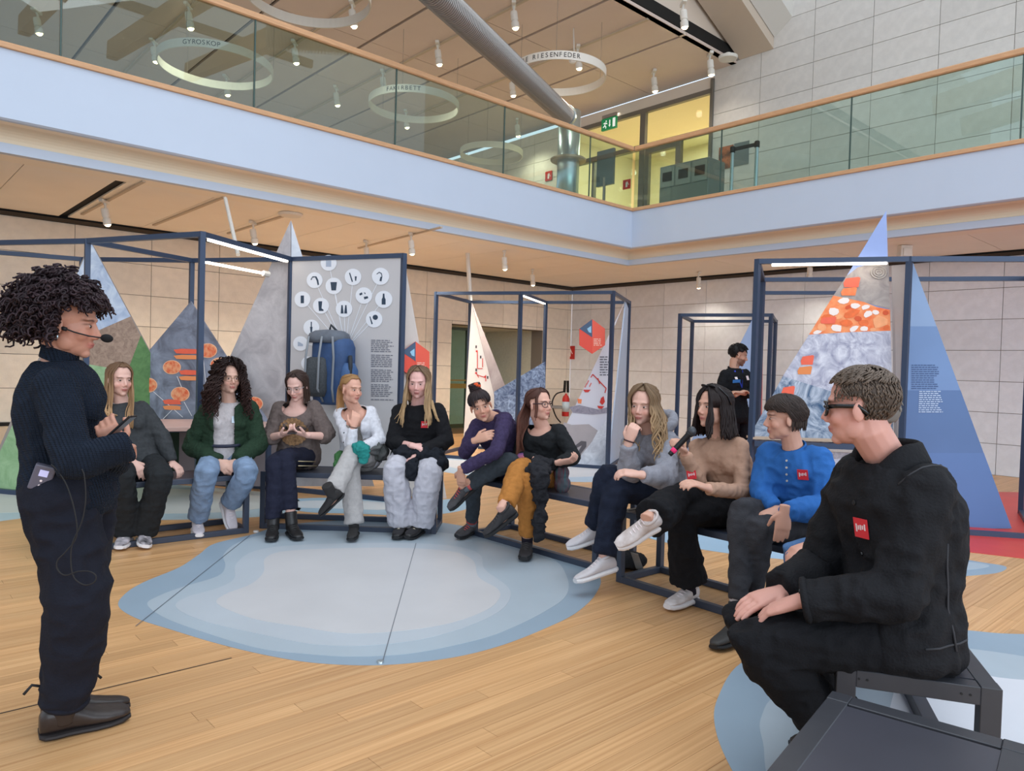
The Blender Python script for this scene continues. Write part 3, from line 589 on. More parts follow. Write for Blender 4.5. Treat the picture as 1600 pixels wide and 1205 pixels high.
d = PR['b']-PR['a']; led(fr_, PR['a']+d*.1+up*(HB-.056), PR['a']+d*.86+up*(HB-.056), .04, 0)
ff, PF = frame('slim dark frame standing far back behind the staff member', dict(a=(1063,490), b=(1205,490), c=(1082,500), d=(1212,500)), ['a', 'b', 'c', 'd'], [('a','b'), ('c','d'), ('a','c'), ('b','d')], [('a','c'), ('c','d'), ('b','d')], HB=2.2)

def panel(name, label, pts, m, th=.018, cat='display panel', parent=None, back=True):
    mb = MB(); n = (V(pts[1])-V(pts[0])).cross(V(pts[2])-V(pts[0])).normalized()
    if n.dot(V(pts[0])-CAM) < 0: n = -n
    mb.prism(pts, n*th); o = mb.build(name, m, parent)
    if label: tag(o, label, cat)
    return o, n
def pl_pt(x, y, P, n): return onp(x, y, V(P), V(n))
def vplane(p, q):  # vertical plane through two ground points: point, normal
    d = V(q)-V(p); d.z = 0; return V(p), V((d.y, -d.x, 0)).normalized()
def rockmat(name, c1, c2, scale=3, c3=None, bump=.2, dist=1.5):
    if name in MATS: return MATS[name]
    m = mat(name, c1, .6, alt=c2, scale=scale, bump=bump, bscale=14); nt = m.node_tree; N = nt.nodes
    for n in N:
        if n.type == 'TEX_NOISE': n.inputs['Detail'].default_value = 9; n.inputs['Roughness'].default_value = .62; n.inputs['Distortion'].default_value = dist
    return m
def decal(name, pts, P, n, m, parent, lift=.004, th=.0015):
    """flat print lying on the plane (P, n facing away), pts in pixels"""
    w = [pl_pt(x, y, P, n) for x, y in pts]; nn = V(n)
    if nn.dot(w[0]-CAM) > 0: nn = -nn
    mb = MB(); mb.prism([q+nn*lift for q in w], nn*th); return mb.build(name, m, parent)
def circ(x, y, rx, ry=None, n=22): ry = ry or rx; return [(x+rx*math.cos(2*math.pi*k/n), y+ry*math.sin(2*math.pi*k/n)) for k in range(n)]
def textlines(name, P, n, parent, m, x0, y0, w, dy, lines, skew=0, slope=0, hgt=.45, lift=.004, rs=1):
    """rows of tiny print too small to read"""
    r = random.Random(rs); mb = MB(); nn = V(n)
    for k in range(lines):
        if lines > 14 and k % 8 == 7: continue
        x = x0+skew*k; end = x0+skew*k+w*r.uniform(.78, 1.0)
        while x < end-1:
            wl = min(r.uniform(2.5, 8), end-x); yy = y0+dy*k
            q = [pl_pt(xx, y_+slope*(xx-x0), P, n) for xx, y_ in ((x, yy), (x+wl, yy), (x+wl, yy+dy*hgt), (x, yy+dy*hgt))]
            s = -1 if nn.dot(q[0]-CAM) > 0 else 1
            mb.add([p+nn*s*lift for p in q], [(0, 1, 2, 3)]); x += wl+1.2
    return mb.build(name, m, parent)
ORG = mat('print_orange', (240, 116, 60), .55, alt=(246, 150, 96), scale=14); ORG2 = mat('print_coral', (242, 104, 76), .55, var=.04); ORGD = mat('print_redorange', (226, 84, 40), .55, alt=(246, 178, 130), scale=22)
PWH = mat('print_pale', (232, 230, 232), .6); INKB = mat('print_ink', (58, 66, 84), .6); TXTG = mat('print_text_grey', (112, 112, 122), .6)
# --- left meadow/snow mountain triangle
P1, n1 = vplane(G(-10, 770), G(330, 748)); 
def onT(x, y): return pl_pt(x, y, P1, n1)
t, nb = panel('mountain_panel', 'tall triangular panel with snow, brown meadow and green print behind the presenter', [onT(142, 376), onT(-60, 832), onT(365, 790)], mat('meadow_base', (150, 140, 132), .6))
decal('snow_print', [(142,379),(104,466),(122,530),(204,494.5)], P1, n1, rockmat('print_snow', (150, 170, 200), (214, 224, 236), 5), t)
decal('meadow_print', [(122,530),(204,494.5),(220,526),(200,580),(110,600),(66,553),(104,466)], P1, n1, rockmat('print_meadow', (132, 108, 92), (176, 150, 130), 14), t, .003)
decal('grass_print', [(220,524),(270,616),(340,748),(250,700),(180,600),(200,578)], P1, n1, rockmat('print_grass', (70, 112, 60), (96, 138, 80), 8), t, .0045)
decal('green_print', [(82,553),(28,646),(-40,790),(120,770),(260,760),(230,640),(200,580),(142,570)], P1, n1, rockmat('print_green', (126, 164, 116), (164, 196, 150), 5), t, .0035)
# --- grey rock triangle with orange circles, on its table
P2, n2 = vplane(nodeP(210, 404, 2.42), nodeP(395, 402.5, 2.42))
P2 = P2 - V((0, .12, 0))
t2, nb = panel('mountain_panel', 'grey rock triangle with orange circle prints on the pink topped table', [pl_pt(298, 471, P2, n2), pl_pt(146, 650, P2, n2), pl_pt(425, 668, P2, n2)], rockmat('print_rock', (92, 94, 106), (152, 160, 178), 2.6))
for x, y, r in ((269,574,13), (231,602,14), (282,616,13.5), (325,548,13.5), (343,570,13), (397,631,13)):
    decal('circle_rim', circ(x, y, r+1.2, (r+1.2)*.78), P2, n2, mat('print_peach', (248, 196, 156), .6), t2, .003); decal('circle_print', circ(x, y, r, r*.78), P2, n2, ORGD, t2, .0045)
for (x, y, w) in ((272,545,42), (280,578,34), (255,624,29)):
    jag = lambda yy, h: [(x, yy+h*.2), (x+w*.3, yy), (x+w*.8, yy+h*.1), (x+w, yy+h*.3), (x+w*.93, yy+h*.6), (x+w, yy+h), (x+w*.4, yy+h*1.0), (x+w*.1, yy+h*.9)]
    decal('caption_print', jag(y, 8), P2, n2, ORG2, t2, .006); decal('caption_print', jag(y+9.5, 7), P2, n2, mat('print_peach2', (244, 150, 92), .6), t2, .006)
mb = MB()
for (a, b) in (((240,612),(286,652)), ((288,628),(300,650)), ((270,640),(255,655)), ((318,560),(322,600)), ((277,588),(284,605))):
    mb.beam(pl_pt(*a, P2, n2)-V((0,.006,0)), pl_pt(*b, P2, n2)-V((0,.006,0)), .006, .002, up=n2)
mb.build('print_lines', PWH, t2)
tb = thing('display_table', 'pink topped display table with dark green front below the rock triangle', 'table', (P2.x, P2.y, 0))
q = [G(186, 655, .72), G(436, 655, .72), G(420, 667, .72), G(200, 668, .72)]
mb = MB(); mb.prism([V((p.x, p.y, .68)) for p in q], (0, 0, .04)); mb.build('table_top', mat('table_pink', (206, 170, 158), .5), tb, bevel=.004)
e0, e1 = G(198, 668, .70), G(428, 667, .70); mb = MB(); mb.beam(e0+V((0,-.02,-.02)), e1+V((0,-.02,-.02)), .04, .05); mb.build('table_edge', STL, tb)
mb = MB(); mb.prism([V((e0.x, e0.y+.05, .12)), V((e1.x-.95, e1.y+.05, .12)), V((e1.x-.95, e1.y+.05, .66)), V((e0.x, e0.y+.05, .66))], (0, .03, 0)); mb.build('front_panel', mat('table_green', (30, 56, 36), .5), tb)
mb = MB(); mb.prism([V((e1.x-.95, e1.y+.05, .1)), V((e1.x, e1.y+.05, .1)), V((e1.x, e1.y+.05, .66)), V((e1.x-.95, e1.y+.05, .66))], (0, .03, 0)); mb.build('front_panel', mat('table_mauve', (132, 120, 122), .5), tb)
for p in q[2:]: mb = MB(); mb.beam(V((p.x, p.y, 0)), V((p.x, p.y, .68)), .04); mb.build('leg', STL, tb)
# --- pale stone pyramid whose tip rises above the frame
ap = D(454, 345, 7.62); P3 = V((ap.x, ap.y+.03, 0)); dl = (PL['c']-PL['e']).normalized()
n3 = V((dl.y, -dl.x, 0)); L3 = lambda x, y: pl_pt(x, y, P3, n3)
t3 = thing('mountain_pyramid', 'tall pale grey stone print pyramid rising above the left frame', 'display panel', (ap.x, ap.y, 0))
STN = rockmat('print_stone', (172, 166, 168), (206, 200, 200), 3.5)
panel('face', None, [L3(454, 345), L3(300, 690), L3(454, 760)], STN, parent=t3)
n3b = V((.32, -.95, 0)).normalized(); panel('face', None, [ap+V((0,.03,0)), pl_pt(454, 760, ap, n3b), pl_pt(585, 760, ap, n3b)], rockmat('print_stone2', (190, 196, 206), (216, 220, 226), 3.5), parent=t3)
# --- backpack panel
pc_, pd_ = PL['c'], PL['d']; P4, n4 = vplane(pc_, pd_); n4f = n4 if n4.dot(pc_-CAM) < 0 else -n4
P4f = P4+n4f*.03; B4 = lambda x, y: pl_pt(x, y, P4f, n4)
dd = (pd_-pc_).normalized(); 
q = [pc_+dd*.025+up*.27, pd_-dd*.025+up*.27, pd_-dd*.025+up*(HB-.045), pc_+dd*.025+up*(HB-.045)]
t4, _ = panel('equipment_board', 'light grey panel with round equipment icons around a real backpack', [x+n4f*.012 for x in q], mat('panel_grey', (198, 194, 194), .55, var=.02, scale=2), th=.02)
P4s = P4+n4f*.012
ICN = mat('icon_white', (232, 234, 240), .6); INKD = mat('icon_ink', (44, 62, 82), .6)
icons = [(514,411,12.5,'case'),(492,438,12.5,'hose'),(522,447,13,'cup'),(552,433,13,'tools'),(595,432,13.5,'hook'),(473,468,12.5,'phone'),(502,478,12.5,'boot'),(538,483,13,'fins'),(569,462,13,'bits'),(600,468,13.5,'bottle'),(585,499,13,'rope'),(487,512,12.5,'knife'),(470,537,11.5,'shoe'),(482,568,11,'flask')]
mb = MB()
for x, y, r, k in icons:
    a = pl_pt(x, y, P4s, n4)+n4f*.002; b = pl_pt(540, 545, P4s, n4)+n4f*.002; mb.beam(a, b, .006, .0015, up=n4f)
mb.build('leader_lines', ICN, t4)
for x, y, r, k in icons:
    decal('icon_disc', circ(x, y, r), P4s, n4, ICN, t4, .004)
    sh = {'cup': [[(-5,-6),(5,-6),(3.5,7),(-3.5,7)]], 'phone': [[(-2.5,-6),(2.5,-6),(2.5,6),(-2.5,6)]], 'boot': [[(-4,-7),(2,-7),(1,4),(4,6),(4,8),(-3,8)]], 'fins': [[(-5,7),(-4,-6),(-2,-6),(-.5,7)],[(.5,7),(2,-6),(4,-6),(5,7)]],
          'bottle': [[(-1.2,-9),(1.2,-9),(1.5,-3),(3,0),(3,8),(-3,8),(-3,0),(-1.5,-3)]], 'knife': [[(-.7,-9),(.8,-9),(.8,-1),(-.7,-1)],[(-2,-1),(2,-1),(.8,9),(-.8,9)]], 'tools': [[(-6,-6),(-4.5,-7),(0,7),(-1.5,8)],[(3,-1),(6,-1),(5,6),(3.5,6)]],
          'hook': [[(0,1),(3,0),(1.5,8),(-1.5,7)],[(-6,-4),(-2,-7),(2,-5),(3,0),(1.8,0),(1,-4),(-2,-5.6),(-5.5,-3)]], 'bits': [[(-7,-3),(-3,-5),(-2,-2),(-6,0)],[(0,2),(6,1),(7,4),(1,6)],[(0,-5),(3,-4),(2,-2)]], 'rope': circ(2,-3,4), 'shoe': [[(-4,-3),(-1,-2),(4,1),(4,4),(-4,4)]], 'case': [[(-4,-4),(4,-4),(4,6),(-4,6)]],
          'hose': [[(-6,-1),(-3,-6),(3,-6),(6,0),(7,7),(5,8),(3.5,1),(1,-4.5),(-3,-4),(-5,0)]], 'flask': [[(-4,-5),(4,-5),(3,3),(-4,3)]]}[k]
    if k == 'rope': sh = [sh, [(-7,-4),(-6,-4.6),(-2,7),(-4,8)]]
    for s in sh: decal('icon_print', [(x+a, y+b) for a, b in s], P4s, n4, INKD if k not in ('case', 'shoe') else mat('icon_faint', (170, 180, 198), .6), t4, .006)
textlines('text_print', P4s, n4, t4, TXTG, 580, 531, 36, 2.9, 33, slope=.02)
# backpack hung on the panel
bc = pl_pt(534, 575, P4s, n4)+n4f*.17; bp = thing('backpack', 'blue hiking backpack with grey lid and straps on the grey panel', 'backpack', (bc.x, bc.y, bc.z-.36))
BX1 = dd; NZ = n4f
BLU = mat('pack_blue', (46, 74, 116), .65, var=.18, scale=9, bump=.35, bscale=22); GRY = mat('pack_grey', (92, 98, 108), .7, var=.15, scale=12, bump=.3, bscale=26); MESH = mat('pack_mesh', (62, 66, 70), .8, var=.25, scale=70)
def bpt(u, v, w): return bc+BX1*u+V((0,0,v))+NZ*w
def puff(secs, n=18, p=2.8):
    rs = []
    for v, uc, wc, hu, hw in secs: rs.append([bpt(uc+hu*math.copysign(abs(math.cos(a))**(2/p), math.cos(a)), v, wc+hw*math.copysign(abs(math.sin(a))**(2/p), math.sin(a))) for a in [2*math.pi*k/n for k in range(n)]])
    return rs
mb = MB(); mb.rings(puff([(-.36,.0,0,.12,.09),(-.33,.0,0,.17,.13),(-.15,.01,.0,.20,.15),(.05,.02,0,.21,.155),(.2,.02,0,.21,.15),(.27,.01,0,.19,.14),(.30,0,0,.15,.1)])); o = mb.build('pack_body', BLU, bp, smooth=True)
mb = MB(); mb.rings(puff([(.24,-.03,.01,.19,.155),(.28,-.03,.01,.205,.165),(.33,-.03,.005,.19,.15),(.36,-.03,0,.14,.11),(.37,-.03,0,.06,.05)])); mb.build('lid', GRY, bp, smooth=True)
mb = MB(); mb.rings(puff([(-.28,-.07,.13,.09,.06),(-.22,-.07,.14,.12,.08),(-.05,-.07,.15,.125,.075),(.08,-.07,.14,.11,.06),(.1,-.07,.13,.08,.04)])); mb.build('front_pocket', MESH, bp, smooth=True)
mb = MB(); mb.rings(puff([(-.3,.19,.02,.05,.09),(-.2,.21,.02,.07,.11),(-.02,.22,.02,.06,.1),(.05,.21,.02,.04,.07)])); mb.build('side_pocket', mat('pack_blue2', (60, 92, 136), .65, var=.15, scale=9), bp, smooth=True)
for u in (-.15, .0, .12):
    mb = MB(); mb.tube([bpt(u, .3, .17), bpt(u+.01, .1, .225 if u < .05 else .16), bpt(u, -.2, .225 if u < .05 else .16), bpt(u, -.33, .13)], (.011), 6, flat=.4); mb.build('strap', mat('strap_grey', (128, 132, 138), .7), bp, smooth=True)
mb = MB(); mb.tube([bpt(-.02, .36, .02), bpt(-.02, .42, .0), bpt(.05, .36, .0)], .012, 6); mb.build('haul_loop', mat('strap_dark', (40, 44, 50), .7), bp, smooth=True)
mb = MB(); mb.tube([bpt(.25, .12, .06), bpt(.27, .02, .08), bpt(.25, -.12, .07), bpt(.22, -.25, .08)], .02, 6); mb.build('compression_strap', mat('strap_dark', (40, 44, 50), .7), bp, smooth=True)
# --- tan back-side triangle and hexagon sign right of the backpack panel
P5 = PL['d']+V((.03, .1, 0)); n5 = V((.45, -.89, 0)).normalized()
panel('triangle_panel', 'beige reverse of a triangular panel just right of the backpack panel', [pl_pt(634, 418, P5, n5), pl_pt(622, 770, P5, n5), pl_pt(700, 790, P5, n5)], mat('panel_beige', (206, 196, 188), .6, var=.02))
def hexsign(label, c, r, P, n, lift):
    x, y = c; h = [(x, y-r), (x+r*.74, y-r*.45), (x+r*.74, y+r*.5), (x, y+r), (x-r*.74, y+r*.5), (x-r*.74, y-r*.45)]
    w = [pl_pt(a, b, P, n) for a, b in h]; nn = V(n)
    if nn.dot(w[0]-CAM) > 0: nn = -nn
    mb = MB(); mb.prism([q+nn*lift for q in w], nn*.012); t = mb.build('hexagon_sign', mat('hex_red', (226, 72, 50), .5)); tag(t, label, 'sign')
    decal('blue_facet', [(x, y-r), (x, y+r*.05), (x-r*.74, y-r*.45)], P, n, mat('hex_blue', (62, 84, 112), .5), t, lift+.013)
    decal('blue_mark', [(x-r*.3, y-r*.45), (x-r*.06, y-r*.62), (x-r*.06, y-r*.2), (x-r*.2, y-r*.25)], P, n, mat('hex_paleblue', (150, 196, 222), .5), t, lift+.0145)
    decal('red_facet', [(x, y-r), (x+r*.74, y-r*.45), (x+r*.74, y+r*.5), (x, y+r)], P, n, mat('hex_red2', (232, 86, 62), .5), t, lift+.013)  # right half of the hexagon in a slightly lighter red
    textlines('text_print', P, n, t, mat('hex_text', (246, 190, 170), .6), x+r*.08, y+r*.12, r*.5, r*.09, 5, hgt=.5, lift=lift+.0155)
hexsign('red and blue hexagon sign behind the blonde woman in black', (646, 563), 29, P5, n5, .05)
# --- middle frame: white diagram triangle, curved tan face, blue mountain photo, snow panel
Pm, nm = vplane(PM['d'], PM['a']); 
P6 = PM['d']+V((0,0,0)); n6 = V((-.1, -1, 0)).normalized(); M6 = lambda x, y: pl_pt(x, y, P6+V((.05,-.06,0)), n6)
tm = thing('diagram_pyramid', 'white triangular pillar with red route diagram in the middle frame', 'display panel', M6(760, 700))
P6b = P6+V((.05,-.06,0))
panel('front_face', None, [M6(737, 473), M6(722, 722), M6(797, 722)], mat('panel_white', (226, 220, 216), .55, var=.01), parent=tm)
q0, q1, q2 = M6(737.5, 473), M6(797, 722), pl_pt(835, 716, P6b+V((0,.45,0)), n6)
ns = 8; rows = []
for i in range(ns+1):
    s = i/ns; l = q0.lerp(q1, s); r_ = pl_pt(737.5+97*s, 473+243*s, P6b+V((0,.45*s,0)), n6); rows.append([l, r_])
mb = MB()
for i in range(ns): mb.add([rows[i][0], rows[i+1][0], rows[i+1][1], rows[i][1]], [(0,1,2,3)])
o = mb.build('curved_face', rockmat('print_mauve', (166, 148, 146), (206, 192, 188), 1.2, bump=0), tm)
sd = o.modifiers.new('solid', 'SOLIDIFY'); sd.thickness = .015
RDP = mat('print_red', (206, 52, 44), .55); DGP = mat('print_dark', (60, 54, 60), .6)
mb = MB()
for a, b in (((746,550),(746,576)), ((746,576),(754,576)), ((746,586),(758,590)), ((759,586),(759,596)), ((744,583),(748,590)), ((754,560),(754,574))): mb.beam(M6(*a)+V((0,-.008,0)), M6(*b)+V((0,-.008,0)), .012, .002, up=n6)
for x, y in ((745,549),(744,583),(758,589)): mb.box(M6(x, y)+V((0,-.008,0)), (.03, .004, .03))
mb.build('route_print', RDP, tm)
for x, y in ((744,542),(751,558),(744,578),(762,590)): mb = MB(); mb.box(M6(x, y)+V((0,-.008,0)), (.022, .004, .045)); mb.build('label_print', DGP, tm)
P7 = PM['e']+V((-.03,-.03,0)); M7 = lambda x, y: pl_pt(x, y, P7, n6)
mb_, _ = panel('photo_panel', 'blue mountain ridge photo panel inside the middle frame', [M7(852, 565), M7(852, 690), M7(830, 705), M7(772, 705), M7(772, 612)], rockmat('print_bluemtn', (38, 58, 100), (160, 182, 214), 8, dist=2.5))
P8 = PM['c'].lerp(PM['f'], .3)+V((-.02,0,0)); dm = (PM['c']-PM['b']).normalized(); n8 = V((.12, -1, 0)).normalized()
M8 = lambda x, y: pl_pt(x, y, P8, n8)
ts, _ = panel('snow_panel', 'white triangular avalanche panel with red diagrams in the middle frame', [M8(977, 470), M8(853, 731), M8(955, 736), M8(956, 520)], mat('panel_snow', (216, 214, 222), .55, var=.02, scale=2))
decal('mountain_print', [(889,636),(905,633),(935,640),(952,636),(953,645),(925,648),(895,645)], P8, n8, rockmat('print_ridge', (120, 114, 128), (170, 164, 176), 10), ts)
decal('slope_print', [(881,660),(893,664),(920,663),(934,673),(925,690),(905,715),(893,724),(868,724)], P8, n8, mat('print_slope', (176, 166, 166), .6, var=.04, scale=8), ts)
decal('snow_print', [(905,715),(925,690),(934,673),(953,650),(953,733),(870,728),(893,724)], P8, n8, rockmat('print_snow2', (196, 196, 202), (240, 240, 244), 6), ts, .003)
decal('rock_print', [(896,698),(908,689),(916,690),(916,698),(905,712),(901,716),(903,706),(909,696),(899,701)], P8, n8, mat('print_rockdark', (92, 86, 90), .6), ts, .006)
mb = MB()
for a, b in (((926,585),(947,607)), ((934,591),(937,600)), ((947,607),(945,614)), ((926,585),(923,590))): mb.beam(M8(*a)-n8*-.008, M8(*b)-n8*-.008, .014, .002, up=n8)
mb.build('route_print', RDP, ts)
decal('bowl_print', [(911,609),(923,609),(919,613),(914,613)], P8, n8, RDP, ts, .006); decal('bowl_print', [(933,634),(944,635),(940,639),(935,638)], P8, n8, RDP, ts, .006)
decal('flame_print', [(937,629),(939,622),(943,619),(945,628),(941,633)], P8, n8, RDP, ts, .006); decal('caption_print', [(902,623),(909,624),(908,631),(903,630)], P8, n8, ORG, ts, .006)
for x, y in ((916,600),(920,604),(913,605)): decal('mark_print', [(x, y), (x+3, y-6), (x+4.5, y-5), (x+1.5, y+1)], P8, n8, mat('print_pinkred', (214, 120, 112), .6), ts, .006)
textlines('text_print', P8, n8, ts, TXTG, 937, 557, 15, 4, 8, skew=.0, lift=.006)
pf = (PM['f']-PM['c']).normalized(); nn8 = V((pf.y, -pf.x, 0))
panel('side_panel', 'pale blue narrow side panel at the right of the middle frame', [pl_pt(978, 471, PM['c'], nn8), PM['c']+pf*.05+up*.05, PM['f']-pf*.05+up*.05, PM['f']-pf*.05+up*2.3], mat('panel_iceblue', (186, 200, 220), .55, var=.03, scale=3))
hexsign('red hexagon sign with blue facet in the middle frame', (925, 526), 27, P8+V((0,-.3,0)), n8, .0)
# --- right frame: layered geology triangle, grey divider, blue layered triangle
d1 = (PR['b']-PR['a']).normalized(); P9 = PR['a'].lerp(PR['b'], .5)+V((0, .12, 0)); n9 = V((d1.y, -d1.x, 0)); M9 = lambda x, y: pl_pt(x, y, P9, n9)
tg = thing('geology_panel', 'tall layered triangle with orange stones, ice and rock prints on the right', 'display panel', M9(1330, 690))
panel('board', None, [M9(1385, 329), M9(1166, 690), M9(1396, 700)], mat('panel_periwinkle', (152, 172, 222), .55, var=.015), parent=tg)
lay = [('rock_print', [(1323,431),(1340,418),(1388,404),(1390.5,483),(1370,478),(1350,472),(1302,462)], rockmat('print_greyrock', (140, 132, 130), (180, 170, 164), 6)),
       ('stones_base', [(1302,462),(1350,472),(1370,480),(1390.5,484),(1391.5,517),(1330,519),(1264,523)], mat('print_stones', (240, 108, 48), .55, alt=(250, 168, 110), scale=10)),
       ('ice_print', [(1264,523),(1330,519),(1391.5,517),(1395,640),(1300,612),(1223,588)], rockmat('print_ice', (146, 148, 172), (222, 224, 234), 5, dist=3)),
       ('water_print', [(1223,588),(1300,612),(1395,640),(1396,700),(1166,690),(1208,616)], rockmat('print_water', (36, 78, 116), (196, 206, 220), 4, dist=4))]
for k, (nme, pts, m) in enumerate(lay): decal(nme, pts, P9, n9, m, tg, .003+.0006*k)
r5 = random.Random(5); STW = [mat('stone_white', (244, 232, 226), .6), mat('stone_peach', (250, 170, 118), .6, var=.08), mat('stone_orange', (236, 112, 54), .6, var=.1), mat('stone_deep', (216, 86, 40), .6)]
spots_ = [(1318,470,9,5,0),(1336,478,8,5,0),(1352,480,7,4,0),(1303,487,9,6,0),(1330,490,14,6,2),(1356,491,8,5,0),(1375,503,13,10,1),(1349,505,9,6,2),(1322,505,10,6,2),(1307,513,9,6,0),(1284,512,8,7,1),(1290,497,8,6,2),(1334,514,8,4,0),(1350,514,7,4,0),(1368,488,6,4,0),(1383,489,5,4,3),(1277,519,7,3,0),(1310,495,6,4,1),(1385,512,5,4,2),(1341,498,6,4,3),(1325,480,5,3,3),(1364,515,5,3,1)]
for x, y, rx, ry, ci in spots_:
    a0 = r5.uniform(-.5, .2); pts = []
    for k in range(8):
        a = 2*math.pi*k/8; rr_ = r5.uniform(.82, 1.1); u_, v_ = rx*rr_*math.cos(a), ry*rr_*math.sin(a); pts.append((min(x+u_*math.cos(a0)-v_*math.sin(a0), 1390), y+u_*math.sin(a0)+v_*math.cos(a0)))
    decal('stone_print', pts, P9, n9, STW[ci], tg, .007)
for x, y, w, h, m in ((1319,433,25,16,ORG2),(1315,449,24,13,ORG),(1283,495,24,11,ORG2),(1252,555,20,15,ORG2),(1247,572,22,13,mat('print_amber', (232, 140, 78), .6)),(1222,603,20,17,ORG2)):
    decal('caption_print', [(x+w*.1, y+h*.15), (x+w*.9, y), (x+w, y+h*.1), (x+w*.88, y+h), (x, y+h), (x-w*.05, y+h*.6)], P9, n9, m, tg, .009)
for r_ in (4, 8, 12):
    mb = MB(); mb.tube([M9(*p)+V((0,-.012,0)) for p in circ(1372, 426, r_, r_*.8, 24)]+[M9(1372+r_, 426)+V((0,-.012,0))], .004, 4); mb.build('fossil_print', mat('fossil_grey', (172, 166, 160), .6), tg)
tb2 = thing('display_table', 'white front display table edge below the layered triangle on the right', 'table', M9(1290, 760))
mb = MB(); mb.beam(M9(1170, 690)+V((0,-.16,0)), M9(1420, 699)+V((0,-.16,0)), .05, .05); mb.build('table_edge', STL, tb2)
mb = MB(); a_, b_ = M9(1168, 690)+V((0,-.14,.035)), M9(1420, 699)+V((0,-.14,.035)); mb.prism([a_, b_, b_+V((0,.18,0)), a_+V((0,.18,0))], (0,0,.02)); mb.build('table_top', mat('table_wood', (190, 164, 140), .5, var=.06), tb2)
mb = MB(); a_, b_ = M9(1190, 700), M9(1420, 706); mb.prism([V((a_.x, a_.y-.08, .15)), V((b_.x, b_.y-.08, .15)), V((b_.x, b_.y-.08, .60)), V((a_.x, a_.y-.08, .60))], (0, .03, 0)); mb.build('front_panel', mat('front_pale', (200, 206, 220), .55, var=.03), tb2)
mb = MB(); mb.prism([V((a_.x, a_.y-.083, .60)), V((b_.x, b_.y-.083, .60)), V((b_.x, b_.y-.083, .66)), V((a_.x, a_.y-.083, .66))], (0, .03, 0)); mb.build('stone_band', rockmat('band_stone', (140, 140, 150), (196, 196, 204), 20), tb2)
panel('divider_panel', 'tall narrow grey divider panel beside the right frame post', [M9(1393, 415)+V((0,.0,0)), M9(1397, 700), PR['b']+V((-.03,0,.3)), PR['b']+V((-.03,0,2.35))], mat('panel_warmgrey', (176, 168, 166), .6, var=.02))
P10 = G(1545, 826); d2 = (PR['c']-PR['b']).normalized(); n10 = V((d2.y, -d2.x, 0)); M10 = lambda x, y: pl_pt(x, y, P10, n10)
tbx = thing('blue_triangle', 'tall triangle in stepped shades of blue with two text blocks on the right', 'display panel', M10(1500, 826))
edge = lambda y: 1425+(y-407)*(1581-1425)/(826-407)
left = lambda y: 1424-(y-407)*.043
for k, (y0, y1, col) in enumerate(((407,510,(142,170,208)), (510,610,(114,146,192)), (610,708,(88,120,168)), (708,826,(92,126,178)))):
    panel('band', None, [M10(left(y0), y0+ (0 if k else 0)), M10(left(y1), y1-(.0)), M10(edge(y1), y1), M10(edge(y0)+.3, y0)], mat('blue_band_%d' % k, col, .5, var=.05, scale=1.6), parent=tbx)
textlines('text_print', P10, n10, tbx, mat('text_navy', (70, 96, 140), .6), 1424, 570, 44, 3.3, 12, rs=4, lift=.005)
textlines('text_print', P10, n10, tbx, mat('text_pale', (196, 214, 236), .6), 1436, 611, 38, 3.2, 11, skew=-.1, rs=9, lift=.005)
# far blue triangle and red strip behind the staff member
Pf, nf = vplane(PF['a'], PF['b']); Pf = Pf+V((0,.3,0))
panel('triangle_panel', 'pale blue triangle standing in the far frame behind the staff member', [pl_pt(1178, 494, Pf, nf), pl_pt(1072, 705, Pf, nf), pl_pt(1182, 708, Pf, nf)], mat('panel_sky', (168, 190, 226), .55, var=.02))
panel('red_panel', 'narrow red edge panel behind the left post of the right frame', [pl_pt(1186, 497, Pf, nf), pl_pt(1183, 705, Pf, nf), pl_pt(1188, 706, Pf, nf), pl_pt(1191, 498, Pf, nf)], mat('panel_red', (206, 64, 58), .5), th=.4)
